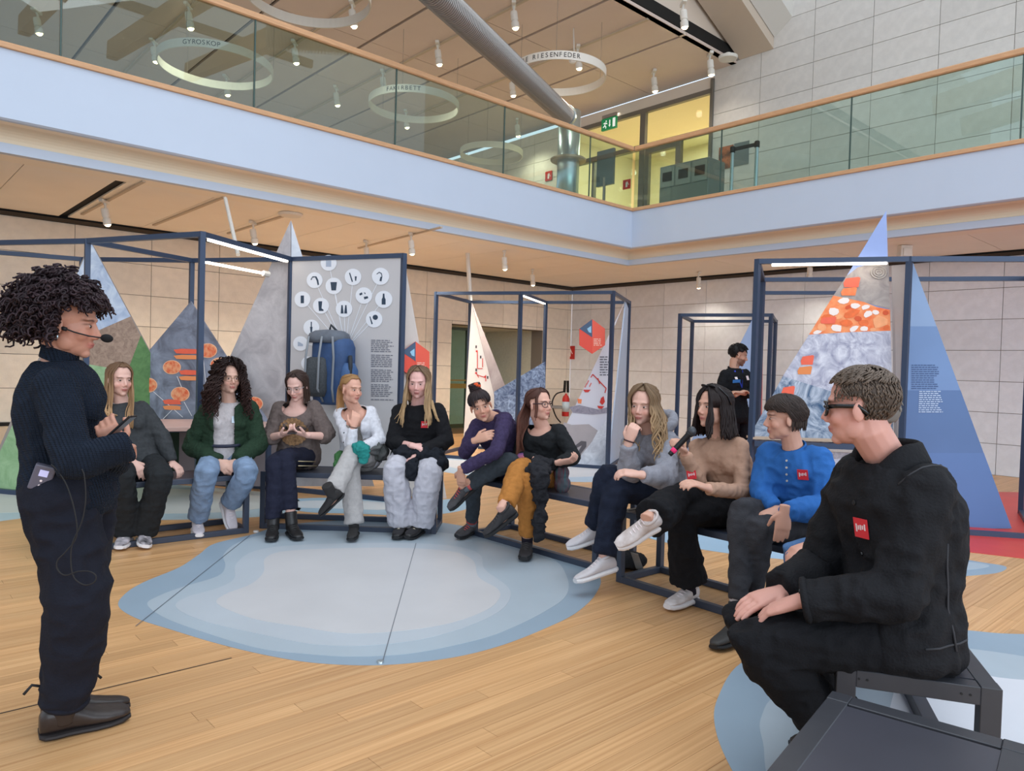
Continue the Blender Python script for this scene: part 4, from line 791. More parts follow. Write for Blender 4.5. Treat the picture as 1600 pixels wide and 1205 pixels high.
# ---------------------------------------------------------------- benches
BT = mat('bench_top', (62, 62, 70), .42, var=.08, scale=5); BS = mat('bench_steel', (60, 68, 84), .4, metal=.2, var=.04)
def bench(label, i0, i1, depth, h=.46, w=.04, detail=False, shrink=0.0, dark=None):
    """i0,i1: inner floor corners; the bench lies to the outside of the line"""
    i0, i1 = V(i0), V(i1); d = (i1-i0).normalized(); cen = V((-.3, 3.9, 0)); n = V((d.y, -d.x, 0))
    if n.dot(i0-cen) < 0: n = -n
    o0, o1 = i0+n*depth+d*shrink, i1+n*depth-d*shrink; s = w/2; ins = lambda p, a, b: p+d*a+n*b
    C4 = [ins(i0, s, s), ins(i1, -s, s), ins(o1, -s, -s), ins(o0, s, -s)]
    t = thing('bench', label, 'bench', (i0+i1+o0+o1)/4); S = dark or BS
    for c in C4: mb = MB(); mb.beam(c, c+V((0,0,h)), w, w, up=d); mb.build('leg', S, t, bevel=.002)
    for k in range(4):
        a, b = C4[k], C4[(k+1) % 4]; e = (b-a).normalized()
        mb = MB(); mb.beam(a+e*s+V((0,0,h-w/2-.001)), b-e*s+V((0,0,h-w/2-.001)), w, w-.002); mb.build('top_rail', S, t, bevel=.002)
        mb = MB(); mb.beam(a+e*s+V((0,0,w/2+.001)), b-e*s+V((0,0,w/2+.001)), w, w); mb.build('bottom_rail', S, t, bevel=.002)
    ctr = sum(C4, V((0,0,0)))/4; q = []
    for c in C4: q.append(c+(ctr-c).normalized()*(w*.78)+V((0,0,h-.022)))
    mb = MB(); mb.prism(q, (0,0,.018)); mb.build('seat_board', BT, t)
    if detail:
        for k in (2, 0):
            a, b = C4[k], C4[(k+1) % 4]; e = (b-a).normalized(); nn = (C4[(k+2) % 4]-C4[(k+1) % 4]).normalized()
        a, b = (C4[1], C4[2]) if (C4[1]-CAM).length < (C4[0]-CAM).length else (C4[0], C4[3]); e = (b-a).normalized(); out = -d if a is C4[0] else d
        for f_ in (.09, .15, .80, .86):
            mb = MB(); mb.lathe([(.0, .0), (.0035, .0), (.0035, .002), (0, .002)], a.lerp(b, f_)+out*(s)+V((0,0,h-w/2)), out, 8); mb.build('bolt', BLK, t)
    return t
def gp2(x, y, z=0): p = G(x, y, z); return V((p.x, p.y, 0))
b1r, b1l = gp2(389, 833), gp2(185, 858); b1d = (b1l-b1r).normalized()
bench('dark steel bench on the left with the woman in green cardigan', b1r+b1d*1.35, b1r, .44)
b2r = gp2(681, 835.5); bench('dark steel bench in front of the backpack panel', b2r+V((-1.42, .035, 0)), b2r, .43)
b3a, b3b = gp2(736, 836), gp2(931, 893); bench('dark steel bench with two seated women in front of the middle frame', b3a, b3b, .44)
b4a = gp2(962, 909); b4d = (gp2(1122, 960)-b4a).normalized(); bench('dark steel bench under the woman speaking into the microphone', b4a, b4a+b4d*1.42, .44)
k0, k1 = gp2(1308, 1042, .46), gp2(1590, 1092, .46); k2 = gp2(1511, 996, .46)
md = (V((.31, .95, 0))).normalized(); bench('dark steel bench under the man in the black jacket', k0+V((0,0,0)), k0+md*1.25, .44, w=.055, detail=True, dark=mat('bench_dark', (56, 57, 62), .4, var=.05))
ap7 = gp2(1300, 1079, .46); lf7 = gp2(1196, 1205, .46); dv = (lf7-ap7).normalized(); bench('empty black bench in the near right corner of the photo', ap7, ap7+dv*1.1, .46, w=.055, dark=mat('bench_dark', (56, 57, 62), .4, var=.05))
# ================================================================ PEOPLE
def finish(mb, name, voxel, smooth=5, fac=.5, dec=0):
    """fuse overlapping closed shapes into one continuous surface"""
    me = bpy.data.meshes.new(name); me.from_pydata(mb.v, [], mb.f); me.update()
    o = bpy.data.objects.new('tmp', me)
    r = o.modifiers.new('r', 'REMESH'); r.mode = 'VOXEL'; r.voxel_size = voxel; r.use_smooth_shade = True
    if smooth: s = o.modifiers.new('s', 'SMOOTH'); s.iterations = smooth; s.factor = fac
    if dec: dm = o.modifiers.new('d', 'DECIMATE'); dm.ratio = dec
    out = evaluate(o); out.name = name
    bpy.data.objects.remove(o); bpy.data.meshes.remove(me); return out
def coords(me): a = np.empty(len(me.vertices)*3, np.float32); me.vertices.foreach_get('co', a); return a.reshape(-1, 3)
def setco(me, a): me.vertices.foreach_set('co', np.ascontiguousarray(a, np.float32).ravel()); me.update()
def normals(me): a = np.empty(len(me.vertices)*3, np.float32); me.vertices.foreach_get('normal', a); return a.reshape(-1, 3)
def vnoise(p):
    """smooth value noise in -1..1 for an array of points"""
    i = np.floor(p).astype(np.int64); f = p-i; u = f*f*(3-2*f); out = 0
    for dx in (0, 1):
        for dy in (0, 1):
            for dz in (0, 1):
                h = ((i[:, 0]+dx)*374761393+(i[:, 1]+dy)*668265263+(i[:, 2]+dz)*1442695041) & 0xffffffff
                h = ((h ^ (h >> 13))*1274126177) & 0xffffffff; h = h ^ (h >> 16); w = 1
                for k, d in enumerate((dx, dy, dz)): w = w*(u[:, k] if d else 1-u[:, k])
                out = out+w*(h/2147483648.0-1)
    return out*1.0
def folds(me, amp, sc, seed=0):
    a = coords(me); n = normals(me); q = a.astype(np.float64)*sc+np.array([seed, 0, 0]); q2 = q*.45+np.array([3.1, 7.7, seed])
    d = .6*(1-2.2*np.abs(vnoise(q)))+.9*vnoise(q2)+.4*(1-2.4*np.abs(vnoise(q*2.3+np.array([5., 1., 2.]))))
    setco(me, a+n*(d*amp*1.75)[:, None])
def cut(me, fn):
    bm = bmesh.new(); bm.from_mesh(me); bmesh.ops.delete(bm, geom=[v for v in bm.verts if fn(v.co)], context='VERTS')
    bv = [v for v in bm.verts if v.is_boundary]; nb = {v: [e.other_vert(v) for e in v.link_edges if e.is_boundary] for v in bv}
    for it in range(14):
        new = {v: v.co.lerp(sum((u.co for u in nb[v]), V((0,0,0)))/len(nb[v]), .5) for v in bv if nb[v]}
        for v, c in new.items(): v.co = c
    bm.to_mesh(me); bm.free()
def setmat(me, m):
    me.materials.clear()
    for x in (m if isinstance(m, (list, tuple)) else [m]): me.materials.append(x)
def place(name, me, m, parent, thick=0):
    setmat(me, m); o0 = base(parent); me.transform(Matrix.Translation(-o0)); o = link(name, me, parent, True)
    if thick: s = o.modifiers.new('solid', 'SOLIDIFY'); s.thickness = thick; s.offset = 0
    return o
def cloth(name, rgb, rough=.9, var=.10, scale=40, bump=.35, bscale=140, **k): return mat('cloth_'+name, rgb, rough, var=var, scale=scale, bump=bump, bscale=bscale, spec=.2, **k)
def limb(pts, rads, k=5):
    """rounded polyline with radii, for a bent limb"""
    P = catmull([(*p, r) for p, r in zip(pts, rads)], k, False); return [V(q[:3]) for q in P], [q[3] for q in P]
def bent(a, b, c, ra, rb, rc, e=.12, ends=(1, 1)):
    """limb from a over joint b to c with a tight rounded joint"""
    A_ = [a, a.lerp(b, .5), b.lerp(a, e), b, b.lerp(c, e), b.lerp(c, .5), c]; R_ = [ra, (ra+rb)/2, rb*1.02, rb, rb, (rb+rc)/2, rc]
    return A_, R_
SKIN = attr_mat('skin', .5, 'Col', bump=.05, bscale=90, spec=.35, sss=.08)
HAIRM = attr_mat('hair', .5, 'Col', spec=.22)
EYEW = mat('eye_white', (186, 178, 174), .35); EYED = mat('eye_dark', (42, 30, 24), .2)
def hand(mb, w, d, n, side, s=1.0, curl=(.5,.5,.5,.5), spread=.06, thumb=.5):
    d = d.normalized(); n = (n-d*n.dot(d)).normalized(); ts = d.cross(n) if side == 'R' else n.cross(d)
    def ringp(c, a, b, k=10): return [c+ts*(a*math.cos(2*math.pi*i/k))+n*(b*math.sin(2*math.pi*i/k)) for i in range(k)]
    mb.rings([ringp(w+d*(x*s), a*s, b*s) for x, a, b in ((-.03,.027,.021),(0,.027,.020),(.03,.034,.019),(.06,.040,.017),(.088,.041,.014),(.097,.036,.010))])
    for k, (off, L, r) in enumerate(((.030,.074,.0088),(.0105,.083,.0092),(-.0095,.077,.0088),(-.029,.060,.0078))):
        p = w+(d*.088+ts*off)*s; dd = (d+ts*(off*spread*14)).normalized(); c = curl[k]; pts = [p-dd*.02*s, p]; ang = 0
        for j, fr in enumerate((.45, .32, .26)):
            ang += c*(.9 if j == 0 else 1.1); v = dd*math.cos(ang)+n*math.sin(ang); p = p+v*(L*fr*s); pts.append(p)
        mb.tube(pts, [r*s, r*1.02*s, r*s, r*.93*s, r*.78*s], 8)
    p = w+(d*.022+ts*.024)*s; v = (d*.62+ts*.72+n*.25*thumb*2).normalized(); v2 = (d*.9+ts*.25+n*.5*thumb*2).normalized()
    mb.tube([p-v*.012*s, p, p+v*.036*s, p+v*.036*s+v2*.03*s, p+v*.036*s+v2*.055*s], [.013*s, .0135*s, .0115*s, .0105*s, .0085*s], 8)
def headframe(c, yaw, pitch, roll):
    y, p, r = (math.radians(v) for v in (yaw, pitch, roll)); f = V((math.sin(y), -math.cos(y), 0)); x = V((0,0,1)).cross(f); z = V((0,0,1))
    q = Matrix.Rotation(p, 3, x); f = q @ f; z = q @ z; q = Matrix.Rotation(r, 3, f); x = q @ x; z = q @ z
    return Matrix((x, f, z)).transposed()     # columns: person's left, forward, up
def head_parts(mb, C_, R, hs=1.0, jaw=1.0, nose=1.0, full=1.0):
    def e(c, r, rot=None): mb.ell(C_+R @ (V(c)*hs), tuple(x*hs for x in r), R if rot is None else R @ rot, 18, 12)
    e((0,-.012,.035), (.0765,.096,.084)); e((0,.028,-.028), (.0635*full,.062,.082)); e((0,.034,-.072), (.047*jaw*full,.050,.042)); e((0,.066,-.099), (.021*jaw,.020,.017))
    for s in (-1, 1):
        e((.036*s,.056,-.034), (.027*full,.026,.026)); e((.0785*s,-.004,-.014), (.007,.018,.031), Matrix.Rotation(.35*-s, 3, 'Z')); e((.043*s,.014,-.062), (.019*full,.034,.034)); e((.011*s,.094,-.040), (.0080,.010,.0070)); e((.031*s,.0705,-.002), (.0165,.014,.012))
    e((0,.070,.024), (.050,.021,.016))
    mb.tube([C_+R @ (V(p)*hs) for p in ((0,.080,.016), (0,.092,-.008), (0,.104*nose+.0,-.030), (0,.105*nose,-.038))], [.008*hs, .0088*hs, .0105*hs, .010*hs], 10)
    e((0,.0865,-.0615), (.020,.0080,.0056)); e((0,.0845,-.072), (.0175,.0080,.0062))
def skin_color(me, C_, R, hs, skin, lip, brow, beard=None, makeup=0.0):
    a = coords(me); q = (a-np.array(C_)) @ np.array(R)/hs; x, y, z = q[:, 0], q[:, 1], q[:, 2]
    col = np.tile(np.array(lin(skin), np.float32), (len(a), 1)); inh = (np.abs(x) < .1) & (y > 0) & (np.abs(z) < .14)
    def mixc(w, c): 
        nonlocal col
        w = np.clip(w, 0, 1)[:, None]*inh[:, None]; col = col*(1-w)+np.array(lin(c), np.float32)*w
    red = tuple(int(v*f) for v, f in zip(skin, (1.0, .84, .82)))
    for s in (-1, 1): mixc(.55*np.exp(-(((x-.038*s)/.022)**2+((z+.035)/.02)**2)), red)
    mixc(.4*np.exp(-((x/.014)**2+((z+.038)/.012)**2)), red)
    if beard: mixc(.55*((z < -.038) & (y > .0))*np.clip(1-np.exp(-(((x)/.024)**2+((z+.045)/.010)**2)), 0, 1), beard); mixc(.8*np.exp(-((x/.026)**4+((z+.053)/.006)**2)), beard)
    lw = np.exp(-(np.abs(x/.0225)**3+np.abs((z+.0675)/.0098)**4))*(y > .06); mixc(lw*.9, lip)
    mixc(.75*np.exp(-(np.abs(x/.019)**4+np.abs((z+.0672)/.0017)**2))*(y > .06), (92, 40, 40))
    for s in (-1, 1):
        xx = x*s; mixc(.9*np.exp(-(np.abs((xx-.032)/.0185)**4+np.abs((z-.0215+np.abs(xx-.03)*.18)/.0042)**2))*(y > .03), brow)
        mixc(.75*np.exp(-(np.abs((xx-.031)/.0155)**4+np.abs((z-.0075+((xx-.031)/.0155)**2*.004)/.0026)**2))*(y > .03), (44, 30, 28))
        mixc(.28*np.exp(-(((xx-.031)/.019)**2+((z+.0)/.012)**2)), tuple(int(v*.72) for v in skin))
    ca = me.color_attributes.new('Col', 'FLOAT_COLOR', 'POINT'); ca.data.foreach_set('color', np.concatenate([col, np.ones((len(a), 1), np.float32)], 1).ravel())
def eyes(t, C_, R, hs, closed=False, look=(0, 0)):
    for s in (-1, 1):
        mb = MB(); c = C_+R @ (V((.031*s, .0742, -.0005))*hs); mb.ell(c, (.0112*hs, .0112*hs, .0062*hs), R, 12, 8)
        if not closed: mb.ell(c+R @ (V((look[0]*.004, .0085, look[1]*.003-.0005))*hs), (.0060*hs, .0042*hs, .0060*hs), R, 10, 6, mi=1)
        mb.build('eye', [EYEW if not closed else SKIN, EYED], t, smooth=True)
# ---------------------------------------------------------------- hair
class Hair:
    def __init__(s, C_, R, hs, col, tip=None, caps=(), seed=0, var=.22):
        s.mb = MB(); s.col = []; s.C, s.R, s.hs = C_, R, hs; s.c0 = np.array(lin(col)); s.c1 = np.array(lin(tip or col)); s.caps = caps; s.r = random.Random(seed); s.var = var
    def P(s, az, el, k=1.0, add=0.0):
        d = V((math.cos(el)*math.sin(az), math.cos(el)*math.cos(az), math.sin(el))); l = V((0,-.012,.035))+V((d.x*(.0795*k+add), d.y*(.099*k+add), d.z*(.087*k+add))); return s.C+s.R @ (l*s.hs)
    def L(s, p): return s.C+s.R @ (V(p)*s.hs)
    def shell(s, front=.95, side=.0, back=-.75, k=1.02, openaz=.95, rag=.06, drop=0.0):
        """scalp covering from the crown to the hairline, a closed thin shell"""
        nu, nv = 40, 12; rows = []
        for kk in (k, k*.93):
            for j in range(nv):
                row = []
                for i in range(nu):
                    az = -math.pi+2*math.pi*i/nu; aa = abs(az)
                    if aa < openaz: lim = front
                    elif aa < openaz+.5: lim = front+(side-front)*(aa-openaz)/.5
                    elif aa < 1.65: lim = side
                    else: lim = side+(back-side)*min(1, (aa-1.65)/.22)
                    lim += s.r.uniform(-rag, rag) if (kk == k and j == nv-1) else 0
                    el = math.pi/2-.02-(math.pi/2-lim)*j/(nv-1); row.append(s.P(az, el, kk))
                rows.append(row)
        A_, B_ = rows[:nv], rows[nv:]; s.add_rings(A_+B_[::-1])
    def add_rings(s, rows, f=.15):
        n0 = len(s.mb.v); s.mb.rings(rows); s.col += [tuple((s.c0*(1-f)+s.c1*f)*s.r.uniform(.85, 1.0))]*(len(s.mb.v)-n0)
    def lock(s, pts, r0, r1, n=5, flat=.6, g0=0.0, g1=1.0):
        b = 1+s.r.uniform(-s.var, s.var); m = len(pts); n0 = len(s.mb.v)
        rad = [(r0*.6 if i == 0 else r0+(r1-r0)*(i/(m-1))**1.5) for i in range(m)]; s.mb.tube(pts, rad, n, True, flat)
        for i in range(m):
            g = g0+(g1-g0)*i/(m-1); c = (s.c0*(1-g)+s.c1*g)*b; s.col += [tuple(c)]*n
    def push(s, p):
        for a, b, ra, rb in s.caps:
            ab_ = b-a; t = max(0, min(1, (p-a).dot(ab_)/max(ab_.length_squared, 1e-9))); c = a+ab_*t; r = ra+(rb-ra)*t; d = p-c
            if d.length < r: p = c+(d.normalized() if d.length > 1e-5 else V((0,-1,0)))*r
        return p
    def fall(s, az, k, length, **kw):
        for q in range(2): s._fall(az+s.r.uniform(-.07, .07), k*s.r.uniform(.985, 1.02), length, **kw)
    def _fall(s, az, k, length, top=1.35, steps=12, flare=.0, wave=0, wf=22, curl=0, cf=60, r0=.010, r1=.004, pull=V((0,0,0)), el1=-.2, part=0.0, bow=.0, g=1.0):
        r0 *= .74; r1 *= .8; r = s.r; pts = []; ph = r.uniform(0, 6.28); kk = k*r.uniform(.97, 1.04)
        for j in range(7):
            u = j/6; el = top+(el1-top)*u; a = az*(min(1, .35+u*.9)) if part == 0 else part+(az-part)*min(1, .25+u*1.0)
            pts.append(s.P(a, el, kk))
        e = pts[-1]; out = e-s.C; out.z = 0; out.normalize(); L = length*r.uniform(.86, 1.04); n = max(3, steps)
        tang = out.cross(V((0,0,1))); vel = (pts[-1]-pts[-2]).normalized()
        for j in range(1, n+1):
            q = L*j/n; pull_ = pull*min(1, q/.12); p = e+V((0,0,-q))+out*(flare*q+bow*math.sin(min(1, q/L)*math.pi))+pull_
            if wave: p += tang*(wave*math.sin(wf*q+ph)*min(1, q/.08))+out*(wave*.6*math.cos(wf*q+ph*1.3)*min(1, q/.08))
            pts.append(s.push(p))
        if curl:
            dense = catmull([tuple(p) for p in pts], 5, False); dense = [V(p) for p in dense]; o = []; acc = 0
            for i, p in enumerate(dense):
                if i: acc += (dense[i]-dense[i-1]).length
                t = (dense[min(i+1, len(dense)-1)]-dense[max(i-1, 0)]).normalized(); x = t.cross(V((.3,.9,.1))).normalized(); y = t.cross(x); a = cf*acc+ph; w = curl*min(1, acc/.05)
                o.append(p+x*(w*math.cos(a))+y*(w*math.sin(a)))
            pts = o
        s.lock(pts, r0, r1, 5 if not curl else 4, .65, 0, g)
    def build(s, t, name='hair'):
        o = s.mb.build(name, HAIRM, t, smooth=True); ca = o.data.color_attributes.new('Col', 'FLOAT_COLOR', 'POINT')
        a = np.ones((len(s.mb.v), 4), np.float32); a[:, :3] = np.array(s.col, np.float32); ca.data.foreach_set('color', a.ravel()); return o
# ---------------------------------------------------------------- shoes
def shoe(t, ank, toe_dir, upv, kind, main, sole, s=1.0, lace=None):
    """kind: sneaker / boot / derby ; ank = ankle joint; foot points along toe_dir"""
    d = toe_dir.normalized(); u = (upv-d*upv.dot(d)).normalized(); x = d.cross(u); h0 = ank-u*(.085*s)-d*(.062*s)
    def sec(l, w, z0, z1, n=14, p=2.6): return [h0+d*(l*s)+x*(w*s*math.copysign(abs(math.cos(a))**(2/p), math.cos(a)))+u*(s*((z0+z1)/2+(z1-z0)/2*math.copysign(abs(math.sin(a))**(2/p), math.sin(a)))) for a in [2*math.pi*i/n for i in range(n)]]
    ch = {'sneaker': .034, 'boot': .026, 'derby': .022, 'runner': .036}[kind]
    prof = [(-.008,.024,.084),(.008,.035,.108),(.04,.039,.114),(.08,.038,.110),(.115,.041,.090),(.155,.046,.070),(.20,.046,.058),(.24,.038,.050),(.266,.022,.040)]
    mb = MB(); mb.rings([sec(l, w, ch*.8, z1) for l, w, z1 in prof]); me = finish(mb, 'upper', .006*s, 3); o = place('shoe', me, main, t)
    mb = MB(); mb.rings([sec(l, w+.004, (0.004 if 0 < i < 8 else .010), ch, p=3.2) for i, (l, w, z1) in enumerate(prof)]); mb.build('sole', sole, o, smooth=False)
    if kind in ('boot',):
        mb = MB(); un = upv.normalized(); mb.tube([ank-u*.035*s, ank+u*.01*s, ank+un*.05*s, ank+un*.10*s], [.045*s, .046*s, .046*s, .048*s], 14); me = finish(mb, 'shaft', .007*s, 2); place('shaft', me, main, o)
    else:
        mb = MB(); n = 16; c = h0+d*.046*s+u*.106*s; mb.tube([c+d*(.046*s*math.cos(a))+x*(.034*s*math.sin(a))+u*(.010*s*math.cos(a)*-1) for a in [2*math.pi*i/n for i in range(n+1)]], .008*s, 8); mb.build('collar', main, o, smooth=True)
    if lace:
        for i in range(5):
            l = .082+.020*i; z = .106-.0105*i; mb = MB(); mb.tube([h0+d*(l+.006*j)*s+x*(.024*j_*s)+u*((z+.004-abs(j_)*.010)*s) for j, j_ in ((0, -1), (1, 0), (0, 1))], .0032*s, 6); mb.build('lace', lace, o, smooth=True)
    return o
# ---------------------------------------------------------------- the figure
def solve(parent, px, py, L, mode, pd):
    if isinstance(mode, Vector): return mode
    if mode == 's': return D(px, py, parent.y)
    if isinstance(mode, (int, float)): return D(px, py, pd+mode)
    d = ray(px, py).normalized(); o = CAM-parent; b = d.dot(o); c = o.dot(o)-L*L; disc = b*b-c
    if disc < 0: return CAM+d*(-b)
    t = -b-math.sqrt(disc) if mode == 'n' else -b+math.sqrt(disc); return CAM+d*t
class Person: pass
def person(label, j, s=1.0, skin=(214,172,150), lip=(186,104,98), brow=(70,50,40), hs=1.0, base_z=0.0, vox=.0052, woman=True, jaw=1.0, nose=1.0, full=1.0, beard=None, girth=1.0, closed=False, look=(0,0),
           curlR=(.5,.55,.6,.6), curlL=(.5,.55,.6,.6), pnR=V((0,0,-1)), pnL=V((0,0,-1)), lens=None, footup=None):
    P_ = Person(); P_.s = s; P_.fu = footup or {}; J = {}; px, py, pd = j['pel']; J['pel'] = D(px, py, pd); le = dict(th=.435*s, sh=.42*s, ua=.285*s, fa=.245*s, ha=.17*s, ft=.17*s)
    if lens: le.update(lens)
    yaw = math.radians(j['yaw']); fw = V((math.sin(yaw), -math.cos(yaw), 0)); hx = V((0,0,1)).cross(fw)     # hx: person's left
    J['neck'] = D(j['neck'][0], j['neck'][1], pd+j['neck'][2])
    J['hiL'] = J['pel']+hx*.088*s; J['hiR'] = J['pel']-hx*.088*s
    for sd in 'RL':
        J['sh'+sd] = D(j['sh'+sd][0], j['sh'+sd][1], pd+j['sh'+sd][2])
        J['sh'+sd] = J['sh'+sd].lerp(J['neck']-V((0,0,.05*s)), .17)
        J['el'+sd] = solve(J['sh'+sd], j['el'+sd][0], j['el'+sd][1], le['ua'], j['el'+sd][2], pd)
        J['wr'+sd] = solve(J['el'+sd], j['wr'+sd][0], j['wr'+sd][1], le['fa'], j['wr'+sd][2], pd)
        J['hd'+sd] = solve(J['wr'+sd], j['hd'+sd][0], j['hd'+sd][1], le['ha'], j['hd'+sd][2], pd)
        J['kn'+sd] = solve(J['hi'+sd], j['kn'+sd][0], j['kn'+sd][1], le['th'], j['kn'+sd][2], pd)
        J['an'+sd] = solve(J['kn'+sd], j['an'+sd][0], j['an'+sd][1], le['sh'], j['an'+sd][2], pd)
        J['to'+sd] = solve(J['an'+sd], j['to'+sd][0], j['to'+sd][1], le['ft'], j['to'+sd][2], pd)
        if J['an'+sd].z < .19+base_z: J['an'+sd].z = base_z+.092*s; J['to'+sd].z = J['an'+sd].z
    hd = j['head']; Hc = D(hd[0], hd[1], pd+hd[2]); R = headframe(Hc, *hd[3:6]); P_.J, P_.H, P_.R, P_.hs, P_.fw, P_.hx = J, Hc, R, hs, fw, hx
    gx, gy = J['pel'].x, J['pel'].y
    t = thing('person', label, 'person', (gx, gy, base_z)); P_.t = t
    # torso frame: levels of (t, half width, half depth)
    N0, Pl = J['neck'], J['pel']; shx = (J['shL']-J['shR']).normalized(); P_.shx = shx; sw = max((J['shL']-J['shR']).length/2, .13*s)
    lev = [(-.17,.125,.10),(-.06,.160,.125),(.08,.162,.122),(.26,.138,.104),(.45,.136,.106),(.64,.146,.114),(.78,.150,.112),(.88,.132,.094),(.955,.092,.072),(1.01,.058,.056)]
    def rings(inf=0.0, w=1.0, lo=0, hi=10, n=20, dw=1.0):
        out = []
        for tt, a, b in lev[lo:hi]:
            ax = hx.lerp(shx, max(0, min(1, (tt-.1)/.7))).normalized(); up = (N0-Pl).normalized(); f = ax.cross(up)
            f = -f if f.dot(fw) < 0 else f
            c = Pl+(N0-Pl)*tt-fw*(.022*s*math.sin(math.pi*max(0, min(1, tt))))
            if tt > .6: k = max(0, min(1, (tt-.6)/.2)); mid = (J['shL']+J['shR'])/2; off = (mid-c); off -= up*off.dot(up); c = c+off*k*.6*(1 if tt < .95 else .3)
            aa, bb = a*s*girth*w+inf, b*s*girth*w*dw+inf
            if .7 < tt < .85: aa = max(aa, sw*.84+inf)
            ring = []
            for i in range(n):
                an = 2*math.pi*i/n; ca, sa = math.cos(an), math.sin(an); p = 2.4; ring.append(c+ax*(aa*math.copysign(abs(ca)**(2/p), ca))+f*(bb*math.copysign(abs(sa)**(2/p), sa)))
            out.append(ring)
        return out
    P_.rings = rings
    P_.caps = [(J['shR'], J['shL'], .07*s, .07*s), (J['shR'], J['elR'], .066*s, .055*s), (J['shL'], J['elL'], .066*s, .055*s)]+[(N0-V((0,0,.1))+shx*k*.07*s, Pl+hx*k*.06*s, .125*s*girth, .125*s*girth) for k in (-1, 1)]+[(N0, Hc-R @ V((0,.02,.06)), .06, .06)]
    # body
    mb = MB(); mb.rings(rings(-.012))
    nb = Hc+R @ V((0,-.022,-.075)); mb.tube([N0-V((0,0,.06))+fw*-.01, N0, N0.lerp(nb, .5), nb, Hc+R @ V((0,-.015,-.03))], [.066*s, .058*s, .052*s*(1 if woman else 1.12), .052*s*(1 if woman else 1.14), .05*s], 14)
    head_parts(mb, Hc, R, hs, jaw, nose, full)
    for sd in 'RL':
        a_, r_ = bent(J['sh'+sd], J['el'+sd], J['wr'+sd], .040*s, .036*s, .026*s); mb.tube(a_, r_, 12); mb.ell(J['sh'+sd], .043*s)
        hand(mb, J['wr'+sd], J['hd'+sd]-J['wr'+sd], pnR if sd == 'R' else pnL, sd, s*(1.0 if woman else 1.1), curlR if sd == 'R' else curlL)
        a_, r_ = bent(J['hi'+sd], J['kn'+sd], J['an'+sd], .058*s, .045*s, .034*s); r_[5] = .046*s; mb.tube(a_, r_, 12)
        f = (J['to'+sd]-J['an'+sd]).normalized(); sd_ = (J['kn'+sd]-J['an'+sd]).normalized(); sk = sd_; sd_ = (P_.fu[sd]-f*P_.fu[sd].dot(f)).normalized() if sd in P_.fu else sd_; mb.tube([J['an'+sd]+sk*.02, J['an'+sd]-sd_*.03, J['an'+sd]-sd_*.05+f*.06, J['an'+sd]-sd_*.058+f*.13], [.034*s, .033*s, .028*s, .022*s], 10)
        if sd in P_.fu: mb.tube([J['an'+sd]-sd_*.02, J['an'+sd]+sd_*.035, J['an'+sd].lerp(J['kn'+sd], .18)+sd_*.02, J['an'+sd].lerp(J['kn'+sd], .35)], [.034*s, .034*s, .037*s, .042*s], 10)
    me = finish(mb, 'body', vox, 3, .45, .42); skin_color(me, Hc, R, hs, skin, lip, brow, beard)
    P_.body = place('body', me, SKIN, t); eyes(t, Hc, R, hs, closed, look); return P_
def top(P_, name, m, inf=.012, sl=(.060,.052,.042), end=1.0, w=1.0, lo=0, bust=.8, voxel=.009, amp=.004, fsc=16, scoop=None, open_=None, hem=None, sm=5, seed=0, dw=1.0, thick=0, hi=10, ends=None, neckr=None):
    """knit or shirt following torso and arms; scoop: (radius, forward, down) round neck opening; open_: half width of an open front"""
    J, s = P_.J, P_.s; mb = MB(); mb.rings(P_.rings(inf, w, lo, hi, dw=dw))
    up = (J['neck']-J['pel']).normalized(); f = P_.shx.cross(up); f = -f if f.dot(P_.fw) < 0 else f; P_.cf = f; P_.cu = up
    if bust:
        for k in (-1, 1):
            c = J['pel'].lerp(J['neck'], .68)+P_.shx*k*.068*s+f*.062*s; mid = (J['shL']+J['shR'])/2; mb.ell(c, (.060*s*bust+inf, .060*s*bust+inf, .062*s*bust+inf))
    for sd in 'RL':
        e_ = (ends or {}).get(sd, end); a, b, c = J['sh'+sd], J['el'+sd], J['wr'+sd]; wrist = c
        if e_ <= 1: c = b.lerp(c, e_)
        else: c = c+(c-b).normalized()*(e_-1)
        A_, R_ = bent(a, b, c, sl[0]*s*.93, sl[1]*s*.95, sl[2]*s); mb.tube(A_, R_, 14); mb.ell(a, sl[0]*s*.95)
        mb.tube([a.lerp(J['neck'], .65)-V((0,0,.018)), a], [.046*s, sl[0]*s*.9], 12)
    if hem:
        for k in hem: mb.ell(*k)
    me = finish(mb, name, voxel, sm)
    if amp: folds(me, amp, fsc, seed)
    if scoop:
        r, fo, dn = scoop; c = J['neck']+f*fo-up*dn; cut(me, lambda p: (p-c).length < r)
    if open_:
        w0, w1 = open_; c0 = J['pel']; L = (J['neck']-J['pel']).length
        def inside(p):
            q = p-c0; h = q.dot(up)/L; return .02 < q.dot(f) < .175*s and abs(q.dot(P_.shx)) < (w0+(w1-w0)*max(0, min(1, h)))
        cut(me, inside)
    return place(name, me, m, P_.t, thick)
